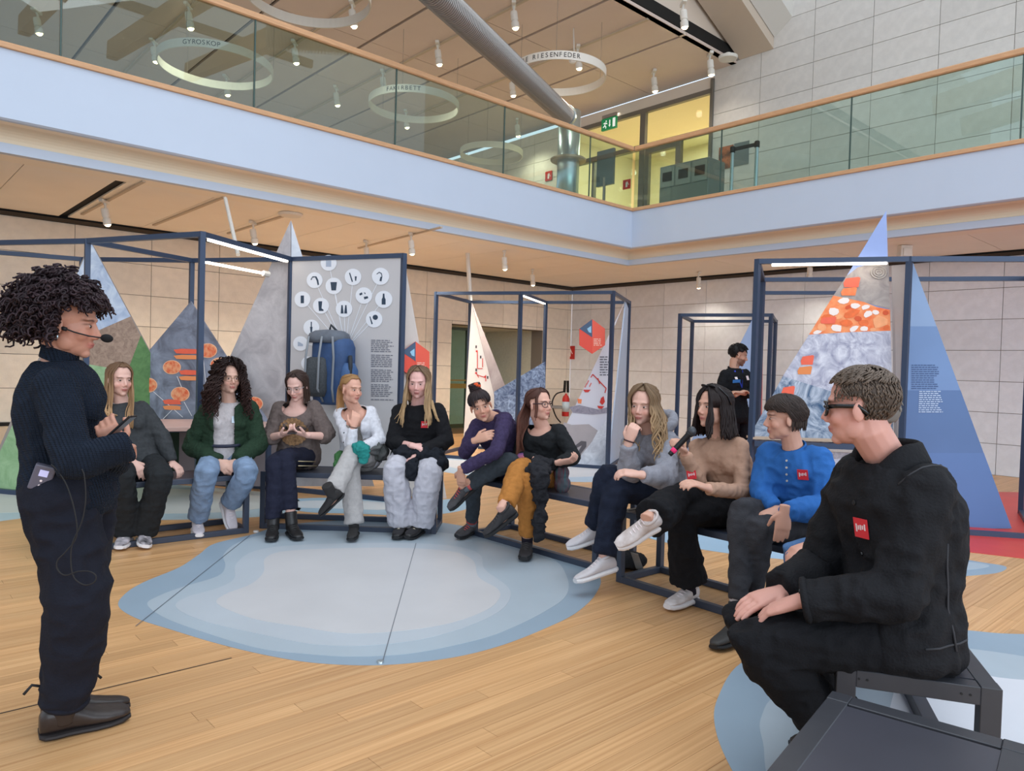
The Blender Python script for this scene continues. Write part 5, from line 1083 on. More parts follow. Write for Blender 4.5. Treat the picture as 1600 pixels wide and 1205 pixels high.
def trousers(P_, m, r=(.088,.070,.075), hem=.93, voxel=.010, amp=.005, fsc=12, seed=3, sm=5, waist=1, name='trousers', knee=1.0, hems=None):
    J, s = P_.J, P_.s; mb = MB()
    mb.rings(P_.rings(.012, 1.0, 0, 3)); 
    for sd in 'RL':
        a, b, c = J['hi'+sd], J['kn'+sd], J['an'+sd]; h = (hems or {}).get(sd, hem); c = b.lerp(c, h) if h <= 1 else c+(c-b).normalized()*(h-1)
        A_ = [a, a.lerp(b, .5), b.lerp(a, .13), b, b.lerp(c, .13), b.lerp(c, .5), c]; k = r[1]*s
        mb.tube(A_, [r[0]*s, (r[0]+r[1])/2*s, k*1.03, k*.98*knee, k*.98, (r[1]+r[2])/2*s, r[2]*s], 16); mb.ell(a+V((0,0,.0)), r[0]*s*1.05)
    me = finish(mb, name, voxel, sm); folds(me, amp, fsc, seed); return place(name, me, m, P_.t)
def feet(P_, kind, main, sole, lace=None, s=1.0, only='RL'):
    for sd in only:
        J = P_.J; sh = P_.fu.get(sd, J['kn'+sd]-J['an'+sd]); d = J['to'+sd]-J['an'+sd]; shoe(P_.t, J['an'+sd]-V((0,0,0)), d+V((0,0,0)), sh, kind, main, sole, s*P_.s, lace)
def collar(P_, m, r=.070, rr=.011, tilt=.25, dz=.0, parent=None, h=0.0, name='collar'):
    J = P_.J; up = ((P_.H-J['neck']).normalized()+V((0,0,.6))).normalized(); f = (P_.cf-up*P_.cf.dot(up)).normalized(); x = f.cross(up); c = J['neck']+up*dz; n = 24; mb = MB(); s = P_.s
    def rp(k, rad, hh): a = 2*math.pi*k/n; return c+x*(rad*s*math.cos(a))+f*(rad*s*.95*math.sin(a))+up*(hh-tilt*rad*s*math.sin(a))
    if h:
        rows = [[rp(k, r, 0) for k in range(n)], [rp(k, r*.97, h*.5) for k in range(n)], [rp(k, r*.95, h) for k in range(n)], [rp(k, r*.86, h+.004) for k in range(n)], [rp(k, r*.86, 0) for k in range(n)]]; mb.rings(rows, caps=False)
    else: mb.tube([rp(k, r, 0) for k in range(n+1)], rr, 8)
    return mb.build(name, m, parent or P_.t, smooth=True)
def on_chest(P_, u, v, out=.0):
    J = P_.J; up = P_.cu; return J['pel'].lerp(J['neck'], v)+P_.shx*u+P_.cf*out
def snap(obj, p, d):
    """closest front surface of a garment along direction d, from outside"""
    o0 = base(obj.parent); org = p+d*.6-o0; hit, loc, nrm, _ = obj.ray_cast(org, -d); return (loc+o0, nrm) if hit else (p, d)
def sticker(P_, garment, u, v, w, h, m, d=None, name='sticker', mark=None):
    d = d or P_.cf; p, n = snap(garment, on_chest(P_, u, v), d); n = V(n).normalized(); up = (P_.cu-n*P_.cu.dot(n)).normalized(); x = up.cross(n)
    mb = MB(); mb.prism([p+x*a*w/2+up*b*h/2+n*.004 for a, b in ((-1,-1),(1,-1),(1,1),(-1,1))], n*.002); o = mb.build(name, m, garment)
    if mark:
        mb = MB()
        for i, hh in enumerate((.20, .11, .13, .10, .16)): q = p+x*w*(-.30+.15*i)+up*h*.02*i; mb.prism([q+x*a*w*.042+up*(b*h*hh)+n*.0062 for a, b in ((-1,-1),(1,-1),(1,1),(-1,1))], n*.001)
        mb.build('print', mark, o)
    return o
def glasses(P_, m, rx=.023, rz=.019, thick=.0022, y=.092, dz=-.002, filled=None, temple=True):
    C_, R, hs = P_.H, P_.R, P_.hs; L_ = lambda p: C_+R @ (V(p)*hs); t = None; mb = MB(); n = 20
    for s in (-1, 1): mb.tube([L_((.032*s+rx*math.copysign(abs(math.cos(a))**.8, math.cos(a)), y-.012*abs(math.cos(a))*(1 if math.cos(a)*s > 0 else .0), dz+rz*math.sin(a))) for a in [2*math.pi*k/n for k in range(n+1)]], thick, 6)
    mb.tube([L_((-.010, y+.002, dz+.004)), L_((0, y+.006, dz+.006)), L_((.010, y+.002, dz+.004))], thick, 6)
    o = mb.build('glasses', m, P_.t, smooth=True)
    for s in (-1, 1): mb = MB(); mb.tube([L_((.055*s, y-.012, dz+.006)), L_((.074*s, .05, dz+.008)), L_((.080*s, -.005, dz+.006)), L_((.078*s, -.03, dz-.02))], thick*1.15, 6, flat=1.6); mb.build('temple', m, o, smooth=True)
    if filled:
        for s in (-1, 1): mb = MB(); mb.prism([L_((.032*s+rx*.95*math.cos(a), y-.006, dz+rz*.95*math.sin(a))) for a in [2*math.pi*k/n for k in range(n)]], R @ V((0, .001, 0))); mb.build('lens', filled, o)
    return o
# ---------------------------------------------------------------- who sits where
BLACKR = mat('rubber_black', (26, 26, 28), .7); WHR = mat('rubber_white', (226, 222, 222), .6); LEAB = mat('leather_black', (30, 28, 28), .42, var=.15, scale=30, bump=.1)
REDS = mat('sticker_red', (222, 44, 56), .55); STW_ = mat('sticker_white', (240, 226, 226), .6)
def thigh_drape(P_, sd, f): return P_.J['hi'+sd].lerp(P_.J['kn'+sd], f)
LAP = V((0, .15, -1))
# ===== 1 woman in charcoal sweater, far left of the ring
p = person('woman in charcoal sweater with long brown hair, leftmost on the benches', dict(pel=(215,725,5.45), yaw=25, neck=(190,631,-.03), shR=(159,643,-.07), shL=(227,639,.06), head=(187,593,-.06,52,4,0),
    elR=(160,695,'n'), wrR=(208,722,'n'), hdR=(230,748,'n'), elL=(254,684,.05), wrL=(268,722,.03), hdL=(280,733,.0), knR=(190,746,'n'), anR=(198,818,'f'), toR=(189,830,'n'), knL=(252,746,'n'), anL=(226,820,'f'), toL=(230,838,'n')),
    skin=(222,178,162), closed=True, brow=(96,70,56), pnR=V((.3,.2,-1)), curlR=(.25,.3,.35,.4))
K = cloth('charcoal', (62, 64, 66), scale=60, bscale=190); g = top(p, 'sweater', K, .020, (.068,.060,.040), .97, seed=1); collar(p, K, .068, .010, parent=g)
collar(p, cloth('white_tee', (226, 222, 222)), .060, .006, dz=.012, name='tee_edge')
trousers(p, cloth('dark_trousers', (38, 40, 42)), (.092,.085,.085), 1.0, seed=2); feet(p, 'sneaker', mat('shoe_blackwhite', (40, 40, 42), .6, alt=(214, 204, 208), scale=16), WHR, STW_)
h = Hair(p.H, p.R, 1, (92, 66, 48), (176, 140, 102), p.caps, 1); h.shell(.78, .12, -.9, 1.07, .85)
for i in range(95):
    az = random.uniform(1.0, 2*math.pi-1.0); az = az if az < math.pi else az-2*math.pi
    if az > .0 and az < 1.9: h.fall(az, 1.06, .36, wave=.006, pull=V((.06,-.10,0)), part=-.1, r0=.011)
    else: h.fall(az, 1.06, .30, wave=.006, part=-.1, r0=.011)
h.build(p.t)
# ===== 2 woman with long curls, green cardigan
p = person('woman with long dark curls in green cardigan and light jeans', dict(pel=(350,718,5.85), yaw=22, neck=(358,629,-.04), shR=(320,642,-.08), shL=(394,641,.05), head=(357,592,-.07,42,-3,0),
    elR=(300,697,-.04), wrR=(340,721,-.24), hdR=(362,741,-.30), elL=(403,694,.02), wrL=(370,720,-.22), hdL=(350,742,-.29), knR=(322,738,'n'), anR=(309,797,'f'), toR=(311,824,'n'), knL=(388,736,'n'), anL=(358,789,'f'), toL=(368,820,'n')),
    skin=(216,172,152), brow=(40,28,24), curlR=(.7,.7,.75,.8), curlL=(.7,.75,.8,.8), pnR=V((.2,.6,-.6)), pnL=V((-.3,.6,-.6)))
T = cloth('pale_tee', (206, 198, 198)); g = top(p, 'tee', T, .008, (.050,.045,.040), .2, seed=3, amp=.002); collar(p, T, .062, .008, parent=g)
sticker(p, g, .065, .74, .075, .055, mat('badge_paper', (206, 220, 232), .6), name='name_badge'); sticker(p, g, .065, .715, .073, .022, mat('badge_blue', (60, 130, 196), .6), name='badge_stripe')
GC = cloth('green_knit', (42, 62, 46), scale=70, bump=.8, bscale=120); g2 = top(p, 'cardigan', GC, .034, (.080,.072,.046), .98, seed=5, open_=(.075, .072), amp=.006, thick=.012, scoop=(.085, .02, -.02))
trousers(p, cloth('light_denim', (126, 146, 172), var=.16, scale=14), (.090,.080,.075), .92, seed=6); feet(p, 'sneaker', mat('shoe_cream', (206, 196, 200), .6, var=.06), WHR, STW_)
mb = MB(); c = p.J['pel'].lerp(p.J['neck'], .30); mb.tube([c+p.cf*(.135*math.cos(a))+p.shx*(.16*math.sin(a)) for a in [-.7+1.4*k/8 for k in range(9)]], .014, 6); mb.build('belt', mat('belt_dark', (36, 40, 60), .6), p.t, smooth=True)
h = Hair(p.H, p.R, 1, (38, 26, 24), (58, 38, 34), p.caps, 2); h.shell(.85, .2, -.8, 1.2, .75)
for i in range(120):
    az = random.uniform(.70, 2*math.pi-.70); az = az if az < math.pi else az-2*math.pi
    h.fall(az, random.uniform(1.15, 1.62), random.uniform(.20, .34), flare=.16, curl=.013, cf=random.uniform(75, 105), r0=.008, r1=.004, steps=9, bow=.03, pull=V((0,-.05,0)) if abs(az) < 1.7 else V((0,0,0)), el1=-.1)
h.build(p.t); glasses(p, mat('wire_gold', (150, 120, 90), .4, metal=.6), .024, .022, .0014)
# ===== 3 woman in brown hedgehog sweater with phone
p = person('woman in brown sweater with round animal print looking down at a phone', dict(pel=(467,715,6.1), yaw=4, neck=(463,632,-.06), shR=(433,641,-.05), shL=(495,639,-.05), head=(464,602,-.12,-8,24,0),
    elR=(423,684,-.12), wrR=(441,679,-.30), hdR=(458,675,-.36), elL=(512,682,-.12), wrL=(478,680,-.30), hdL=(459,675,-.36), knR=(430,724,'n'), anR=(427,818,'n'), toR=(424,834,'n'), knL=(447,714,'n'), anL=(456,806,'n'), toL=(464,830,'n')),
    skin=(224,180,166), brow=(58,42,36), closed=True, curlR=(.6,.7,.7,.7), curlL=(.6,.7,.7,.7), pnR=V((.5,-.2,.8)), pnL=V((-.5,-.2,.8)))
K = cloth('brown_sweat', (104, 92, 88), scale=60); g = top(p, 'sweater', K, .024, (.078,.074,.062), .28, seed=7, scoop=(.098, .045, .02), amp=.005, lo=0)
cp, cn = snap(g, on_chest(p, -.0, .55), p.cf); FUR = mat('print_fur', (170, 132, 92), .8, alt=(118, 88, 60), scale=60); xx = p.shx; uu = p.cu
def patch(pts, m, name, par, lift):
    n0 = None; vs = []
    for a, b in pts:
        q, n_ = snap(g, cp+xx*a+uu*b, p.cf); vs.append(q+p.cf*lift)
    mb = MB(); c0 = sum(vs, V((0,0,0)))/len(vs); q, n_ = snap(g, c0, p.cf); mb.add([q+p.cf*lift]+vs, [(0, i+1, (i+1) % len(vs)+1) for i in range(len(vs))]); return mb.build(name, m, par)
fr = patch([((.112+.008*(k % 2))*math.cos(2*math.pi*k/44), (.112+.008*(k % 2))*math.sin(2*math.pi*k/44)) for k in range(44)], FUR, 'animal_print', g, .010)
for a, b, ra, rb, m in ((-.048,.035,.010,.017,BLACKR), (.048,.035,.010,.017,BLACKR), (.0,-.02,.035,.022,mat('print_fur_pale', (206, 172, 132), .8))): patch([(a+ra*math.cos(2*math.pi*k/14), b+rb*math.sin(2*math.pi*k/14)) for k in range(14)], m, 'print_detail', fr, .0125)
trousers(p, cloth('navy_trousers', (34, 36, 52)), (.086,.066,.062), .90, seed=8, hems={'L': .78}); feet(p, 'boot', LEAB, BLACKR, mat('lace_black', (20,20,20), .6))
mb = MB(); 
for o_ in (-.012, .012):
    mb.tube([p.J['hiL'].lerp(p.J['knL'], f)+V((.066+.016*(1-f), -.035, -.045+o_*1.5)) for f in (.05, .3, .55, .8)], .005, 6)
mb.build('side_stripe', cloth('stripe_sand', (176, 160, 130)), p.t, smooth=True)
ph = (p.J['hdR']+p.J['hdL'])/2+V((0,.02,.01)); mb = MB(); rot = Matrix.Rotation(-1.30, 3, 'X'); mb.box(ph, (.072, .009, .148), rot); o = mb.build('smartphone', mat('phone_black', (22, 24, 28), .3), None, bevel=.004); tag(o, 'black smartphone held by the woman in the brown animal sweater', 'phone')
h = Hair(p.H, p.R, 1, (52, 38, 34), (70, 52, 44), p.caps, 3); h.shell(.8, .1, -.8, 1.05, .75)
for i in range(70):
    az = random.uniform(1.0, 2*math.pi-1.0); az = az if az < math.pi else az-2*math.pi
    h.fall(az, 1.05, .17, top=1.2, wave=.004, part=.1, pull=V((0,.05,0)), r0=.011)
h.build(p.t); glasses(p, mat('wire_silver', (170, 168, 170), .35, metal=.7), .024, .021, .0014)
# ===== 4 woman in white cardigan, hand at chin
p = person('woman in white cardigan with blonde ponytail resting chin on hand', dict(pel=(563,715,6.1), yaw=-4, neck=(554,638,-.13), shR=(527,648,-.10), shL=(583,645,-.09), head=(549,608,-.20,50,4,0),
    elR=(548,697,-.34), wrR=(552,668,-.36), hdR=(561,632,-.33), elL=(593,686,-.14), wrL=(562,701,-.34), hdL=(536,707,-.38), knR=(548,735,'n'), anR=(553,820,'f'), toR=(548,836,'n'), knL=(549,710,'n'), anL=(519,772,'n'), toL=(497,792,'s')),
    footup={'L': V((-.35,-.45,.8))}, s=.97, skin=(218,166,144), brow=(130,96,66), curlR=(.5,.65,.7,.7), pnR=V((-.3,.9,.2)), pnL=V((0,0,-1)), curlL=(.3,.35,.4,.5), hs=.96)
T = cloth('grey_top', (150, 146, 140)); g = top(p, 'undershirt', T, .006, (.048,.042,.038), .1, seed=9, scoop=(.105, .05, .035), amp=.002)
WC = cloth('white_knit', (216, 216, 222), bump=.3); g2 = top(p, 'cardigan', WC, .016, (.060,.053,.037), .96, seed=10, scoop=(.10, .04, .02), open_=(.045, .05), thick=.006)
for k in range(3):
    q, n_ = snap(g2, on_chest(p, -.062, .85-.13*k), p.cf); mb = MB(); mb.lathe([(.0,0),(.006,0),(.006,.003),(0,.003)], q, p.cf, 10); mb.build('button', BLACKR, g2)
trousers(p, cloth('stone_trousers', (176, 172, 170), var=.06), (.086,.072,.078), .95, seed=11); feet(p, 'boot', mat('suede_black', (38, 36, 36), .75), BLACKR, None, .92)
h = Hair(p.H, p.R, .96, (150, 112, 72), (186, 142, 92), p.caps, 4); h.shell(.72, .12, -.6, 1.06, .72)
for i in range(110):
    az = random.uniform(.65, 2*math.pi-.65); az = az if az < math.pi else az-2*math.pi; pts = [h.P(az*(1-.75*u)*(1) if 0 else az+(math.copysign(math.pi, az)-az)*u, 1.15*(1-u)+(.12)*u if abs(az) < 2 else .9*(1-u)+.1*u, 1.06+.02*math.sin(9*u)) for u in [k/7 for k in range(8)]]; h.lock(pts, .008, .006)
tail = h.L((0,-.115,.03))
for i in range(40):
    a = random.uniform(0, 6.28); r = random.uniform(.0, .022); pts = [tail+V((math.cos(a)*r*.4, .0, math.sin(a)*r*.4))]
    for k in range(1, 8): q = k/7; pts.append(tail+p.R @ V((math.cos(a)*r*(1+q), -.035*math.sin(q*2.4), 0))+V((0, 0, -.20*q*q-.03*q+math.sin(a)*r*.5)))
    h.lock(pts, .008, .003)
h.build(p.t)
mb = MB(); a, b = p.J['elR'].lerp(p.J['wrR'], .99), p.J['wrR']+(p.J['hdR']-p.J['wrR'])*.02; mb.tube([a, b], .031, 12); mb.build('wristband', mat('band_dark', (80, 66, 62), .7), p.t, smooth=True)
def soft(name, label, cat, blobs, m, vox=.010, amp=.006, fsc=14, seed=0, parent=None):
    mb = MB()
    for c, r in blobs: mb.ell(c, r if hasattr(r, '__len__') else (r, r, r))
    me = finish(mb, name, vox, 4); folds(me, amp, fsc, seed); z0 = min(v.co.z for v in me.vertices); 
    if parent is None:
        setmat(me, m); o = link(name, me, None, True); tag(o, label, cat); return o
    return place(name, me, m, parent)
J = p.J; soft('folded_jacket', 'bundle of grey, green and teal clothing on the lap of the woman in white', 'jacket', [(J['hiL'].lerp(J['knL'], .45)+V((.06,.0,.075)), (.10,.09,.06)), (J['hiL']+V((.08,-.06,.06)), (.07,.10,.07)), (J['hiL'].lerp(J['knL'], .6)+V((-.04,0,.07)), (.08,.08,.04))], mat('bundle_grey', (120, 116, 116), .9, alt=(70, 76, 74), scale=8, bump=.3), .008, .012, 20)
soft('teal_scarf', 'teal cloth hanging over the crossed knee of the woman in white', 'scarf', [(J['knL']+V((.075,-.03,.05)), (.05,.04,.04)), (J['knL']+V((.10,-.05,.0)), (.04,.025,.055))], cloth('teal', (44, 134, 128)), .006, .010, 26)
soft('green_bag', 'small green cloth pouch beside the thigh of the woman in white', 'pouch', [(J['hiR'].lerp(J['knR'], .45)+V((-.07,-.02,.045)), (.04,.09,.045)), (J['hiR'].lerp(J['knR'], .6)+V((-.085,-.02,-.01)), (.03,.05,.06))], cloth('leaf_green', (70, 116, 70)), .006, .009, 26)
# ===== 5 blonde woman in black sweater, pale jeans
p = person('woman in black sweater and pale wide jeans with long blonde hair', dict(pel=(650,718,6.1), yaw=-2, neck=(653,634,-.04), shR=(620,646,-.03), shL=(689,644,-.03), head=(654,597,-.09,-4,12,0),
    elR=(615,692,-.12), wrR=(646,697,-.31), hdR=(669,702,-.31), elL=(697,690,-.10), wrL=(656,709,-.33), hdL=(632,718,-.35), knR=(616,734,'n'), anR=(627,814,'f'), toR=(620,834,'n'), knL=(672,738,'n'), anL=(657,816,'f'), toL=(644,840,'n')),
    s=1.03, girth=1.16, full=1.2, hs=1.05, skin=(230,180,170), brow=(120,90,70), closed=True, curlR=(.55,.6,.65,.7), curlL=(.4,.45,.5,.5), pnR=V((0,.5,-.9)), pnL=V((0,.3,-1)))
K = cloth('black_knit', (28, 28, 31)); g = top(p, 'sweater', K, .018, (.078,.068,.050), .55, seed=12, w=1.02, ends={'L': .9}); collar(p, K, .068, .009, parent=g); sticker(p, g, .075, .70, .055, .055, REDS, mark=STW_)
trousers(p, cloth('pale_denim', (190, 188, 196), var=.07, scale=20), (.100,.086,.100), 1.0, seed=13, amp=.007); feet(p, 'boot', LEAB, BLACKR, mat('lace_cream', (206, 196, 170), .6))
h = Hair(p.H, p.R, 1.05, (92, 68, 54), (206, 172, 128), p.caps, 5); h.shell(.80, .12, -.9, 1.10, .85)
for i in range(120):
    az = random.uniform(1.02, 2*math.pi-1.02); az = az if az < math.pi else az-2*math.pi
    front = abs(az) < 1.75; h.fall(az, 1.13, .36 if front else .32, wave=.010, wf=24, pull=V((.0,-.09,0)) if front else V((0,0,0)), part=.02*(1 if az > 0 else -1), r0=.012, flare=.05)
h.build(p.t)
J = p.J; soft('folded_jacket', 'black jacket folded on the lap of the blonde woman in black', 'jacket', [(J['hiL'].lerp(J['knL'], .55)+V((.0,0,.10)), (.13,.16,.065)), (J['hiR'].lerp(J['knR'], .5)+V((.07,0,.10)), (.11,.15,.055)), ((J['knR']+J['knL'])/2+V((0,.02,.02)), (.06,.08,.09)), (J['hiL'].lerp(J['knL'], .75)+V((.09,-.02,.06)), (.06,.08,.06))], cloth('black_padded', (30, 33, 40), bump=.4), .010, .016, 13)
soft('white_cloth', 'white cloth between the hip and the folded black jacket', 'cloth', [(J['hiL']+V((.10,-.10,.06)), (.05,.09,.06)), (J['pel']+V((0,-.14,.10)), (.13,.05,.03))], cloth('white_cloth', (206, 214, 214)), .008, .005)
# ===== 6 woman in purple sweater bending forward
p = person('woman with dark bun in purple sweater bending forward over crossed leg', dict(pel=(797,731,5.83), yaw=-40, neck=(770,652,-.27), shR=(742,666,-.20), shL=(792,656,-.36), head=(751,634,-.38,6,8,17),
    elR=(726,708,-.34), wrR=(743,688,-.50), hdR=(774,676,-.54), elL=(776,706,-.58), wrL=(720,735,-.56), hdL=(721,760,-.52), knR=(741,752,'n'), anR=(737,805,'f'), toR=(725,832,'n'), knL=(795,722,'n'), anL=(724,762,-.44), toL=(700,784,'s')),
    footup={'L': V((-.3,-.6,.75))}, s=.98, skin=(206,156,132), brow=(40,30,28), curlR=(.35,.5,.55,.6), curlL=(.3,.35,.4,.5), pnR=V((.1,1,-.4)), pnL=V((.3,.8,0)), hs=.96)
K = cloth('plum_knit', (62, 52, 82), var=.2, scale=50, bump=.6); g = top(p, 'sweater', K, .020, (.066,.056,.040), .95, seed=14); collar(p, K, .066, .010, parent=g)
trousers(p, cloth('slate_denim', (58, 64, 70)), (.086,.068,.055), .86, seed=15)
for sd in 'RL':
    a, b = p.J['kn'+sd].lerp(p.J['an'+sd], .82), p.J['an'+sd]; mb = MB(); mb.tube([a, a.lerp(b, .5)], .044, 12); mb.build('sock', cloth('coral_sock', (196, 92, 92)), p.t, smooth=True); mb = MB(); mb.tube([a.lerp(b, .5), b], [.044, .041], 12); mb.build('sock', cloth('grey_sock', (104, 112, 118)), p.t, smooth=True)
feet(p, 'runner', mat('trail_shoe', (78, 76, 78), .7, alt=(52, 50, 52), scale=18), BLACKR, mat('lace_red', (206, 62, 66), .6), .98)
h = Hair(p.H, p.R, .96, (40, 32, 34), (58, 46, 46), p.caps, 6); h.shell(.62, .1, -.6, 1.06, .7)
for i in range(90):
    az = random.uniform(-math.pi, math.pi); pts = [h.P(az, (.35 if abs(az) < .8 else -.15)+(1.45-(.35 if abs(az) < .8 else -.15))*u, 1.06+.02*math.sin(5*u)) for u in [k/6 for k in range(7)]]; h.lock(pts, .008, .007)
bun = h.L((-.005,-.045,.135))
for i in range(34):
    a = random.uniform(0, 6.28); tl = random.uniform(-1, 1); pts = [bun+p.R @ V((.040*math.cos(a+u*4)*math.cos(tl*u), .040*math.sin(a+u*4), .030*math.sin(tl*2+u*3))) for u in [k/8 for k in range(9)]]; h.lock(pts, .010, .008)
for az in [-.75,-.6,-.5,-.35,-.2,.25,.4,.5,.62,.75]: h.lock([h.P(az*.6, 1.0, 1.07), h.P(az*.9, .7, 1.1), h.P(az, .4, 1.12), h.P(az*1.05, .12, 1.12)]+([h.P(az*1.1, -.25, 1.1)] if abs(az) > .45 else []), .007, .003)
h.build(p.t)
mb = MB(); mb.ell(h.L((.012,-.02,.158)), (.022,.022,.016)); mb.ell(h.L((.028,-.035,.15)), (.014,.016,.014)); me = finish(mb, 'hair_tie', .005, 2); folds(me, .004, 60); place('hair_tie', me, cloth('orange_tie', (226, 92, 52)), p.t)
# ===== 7 woman in black top, mustard trousers
p = person('woman with glasses in black top and mustard trousers, legs crossed', dict(pel=(850,739,5.58), yaw=-38, neck=(847,666,-.05), shR=(816,676,.03), shL=(880,674,-.13), head=(842,632,-.10,48,-4,0),
    elR=(812,715,-.04), wrR=(838,719,-.24), hdR=(860,726,-.28), elL=(896,715,-.22), wrL=(874,723,-.40), hdL=(893,720,-.44), knR=(812,733,'n'), anR=(787,800,'n'), toR=(756,822,'s'), knL=(824,752,'n'), anL=(824,838,'f'), toL=(820,860,'n')),
    footup={'R': V((-.35,-.35,.85))}, skin=(220,170,150), brow=(84,54,44), curlL=(.6,.7,.7,.7), pnL=V((-.2,.5,.6)))
K = cloth('black_tee', (34, 36, 38)); g = top(p, 'top', K, .014, (.064,.056,.042), .9, seed=16, scoop=(.092, .035, .005), ends={'L': .93})
trousers(p, cloth('mustard', (178, 118, 58), var=.10), (.090,.078,.060), .86, seed=17, amp=.006)
for sd in 'RL': a, b = p.J['kn'+sd].lerp(p.J['an'+sd], .90), p.J['an'+sd]; mb = MB(); mb.tube([a, b], [.041, .040], 12); mb.build('sock', cloth('black_sock', (34, 30, 40)), p.t, smooth=True)
feet(p, 'runner', mat('black_runner', (46, 44, 46), .75, var=.2, scale=40), BLACKR, mat('lace_grey', (70, 66, 66), .6))
h = Hair(p.H, p.R, 1, (72, 46, 40), (112, 72, 58), p.caps, 7); h.shell(.72, .12, -.7, 1.05, .7)
for i in range(80):
    az = random.uniform(-math.pi, math.pi)
    if abs(az) < .65: continue
    pts = [h.P(az+(math.copysign(math.pi, az)-az)*u*.9, 1.2*(1-u)-.25*u if abs(az) < 2 else .9*(1-u)-.3*u, 1.05+.02*math.sin(6*u)) for u in [k/7 for k in range(8)]]; h.lock(pts, .009, .006)
for i in range(55): h.fall(random.uniform(2.4, 3.9)-2*math.pi*0, 1.04, .42, wave=.006, r0=.011, top=.6, pull=V((-.05,-.06,0)))
for az in (-1.0, 1.0, 1.08, -1.08): h.fall(az, 1.06, .13, wave=.005, r0=.006, part=.05)
h.build(p.t); glasses(p, mat('glasses_maroon', (58, 26, 30), .3), .026, .021, .0026)
J = p.J
soft('dark_scarf', 'dark grey scarf draped over the mustard knee and hanging down', 'scarf', [(J['knL'].lerp(J['hiL'], .12)+V((.05,-.03,.085)), (.085,.09,.05)), (J['knL']+V((.085,-.05,.02)), (.055,.05,.09)), (J['knL']+V((.095,-.055,-.10)), (.06,.035,.09)), (J['knL']+V((.09,-.055,-.20)), (.04,.028,.08)), (J['knL']+V((.085,-.05,-.30)), (.028,.022,.07)), (J['knL']+V((.085,-.05,-.37)), (.025,.02,.05)), (J['hiL'].lerp(J['knL'], .5)+V((.03,-.02,.10)), (.09,.10,.045))], cloth('scarf_dark', (44, 44, 48), bump=.5), .008, .013, 22)
soft('striped_scarf', 'teal, maroon and yellow striped scarf beside the woman in mustard trousers', 'scarf', [(J['hiL'].lerp(J['knL'], .4)+V((.13,-.05,.04)), (.055,.07,.07)), (J['hiL'].lerp(J['knL'], .4)+V((.14,-.08,-.04)), (.06,.05,.07))], mat('stripe_mix', (56, 106, 112), .9, alt=(120, 50, 64), scale=11, aniso=(6,1,.6), bump=.3), .008, .005)
soft('rainbow_scarf', 'purple and orange scarf bundle between the two women on the middle bench', 'scarf', [(J['hiR']+V((-.10,-.10,.02)), (.06,.08,.06)), (J['hiR'].lerp(J['knR'], .4)+V((-.03,.0,.10)), (.09,.07,.035))], mat('rainbow_mix', (96, 76, 150), .9, alt=(196, 104, 82), scale=9, bump=.3), .008, .005)
# ===== 8 woman in grey hoodie
p = person('woman in grey hoodie with long wavy blonde hair, hand at mouth', dict(pel=(1039,775,4.71), yaw=-48, neck=(1016,676,-.10), shR=(987,694,.02), shL=(1047,690,-.20), head=(1005,633,-.15,-28,6,-3),
    elR=(984,742,-.22), wrR=(982,692,-.32), hdR=(994,656,-.33), elL=(1044,748,-.40), wrL=(1000,742,-.50), hdL=(975,738,-.50), knR=(950,744,'n'), anR=(930,826,'f'), toR=(892,838,'s'), knL=(964,762,'n'), anL=(943,876,'f'), toL=(905,888,'n')),
    footup={'R': V((-.1,-.25,1))}, skin=(222,176,158), brow=(124,92,66), curlR=(.75,.85,.9,.9), pnR=V((.5,.6,.1)), curlL=(.5,.5,.5,.5), pnL=V((0,.4,-1)))
K = cloth('grey_hood', (146, 146, 154), scale=80, var=.06); g = top(p, 'hoodie', K, .028, (.080,.074,.046), .92, seed=18, amp=.007, fsc=12)
mb = MB(); J = p.J; c = J['neck']-p.cf*.06; mb.tube([c+p.cf*(.10*math.cos(a))+p.shx*(.12*math.sin(a))+V((0,0,.02-.03*math.cos(a))) for a in [.5+2*math.pi*k/20*(1-1/6.28) for k in range(21)]], .030, 10); me = finish(mb, 'hood', .008, 3); folds(me, .004, 20); place('hood', me, K, g)
trousers(p, cloth('dark_denim', (30, 36, 52), scale=18, var=.18), (.092,.084,.075), .92, seed=19); feet(p, 'sneaker', mat('shoe_white', (206, 200, 202), .6, var=.04), WHR, STW_, 1.05)
h = Hair(p.H, p.R, 1, (104, 82, 62), (186, 154, 116), p.caps, 8); h.shell(.80, .15, -.8, 1.07, .7)
for i in range(130):
    az = random.uniform(.85, 2*math.pi-.85); az = az if az < math.pi else az-2*math.pi
    front = abs(az) < 1.6; h.fall(az, random.uniform(1.06, 1.18), .33, wave=.022, wf=32, pull=V((.02,-.05,0)) if front else V((.04,0,0)), part=.15, r0=.0115, flare=.10, steps=15)
h.build(p.t)
mb = MB(); a = J['wrR']; d_ = (J['hdR']-J['wrR']).normalized(); x_ = d_.cross(V((0,1,0))).normalized(); y_ = d_.cross(x_); mb.tube([a+d_*.012+x_*(.031*math.cos(t_))+y_*(.025*math.sin(t_)) for t_ in [2*math.pi*k/18 for k in range(19)]], .0045, 6); mb.build('bracelet', mat('bracelet_dark', (60, 30, 34), .6), p.t, smooth=True)
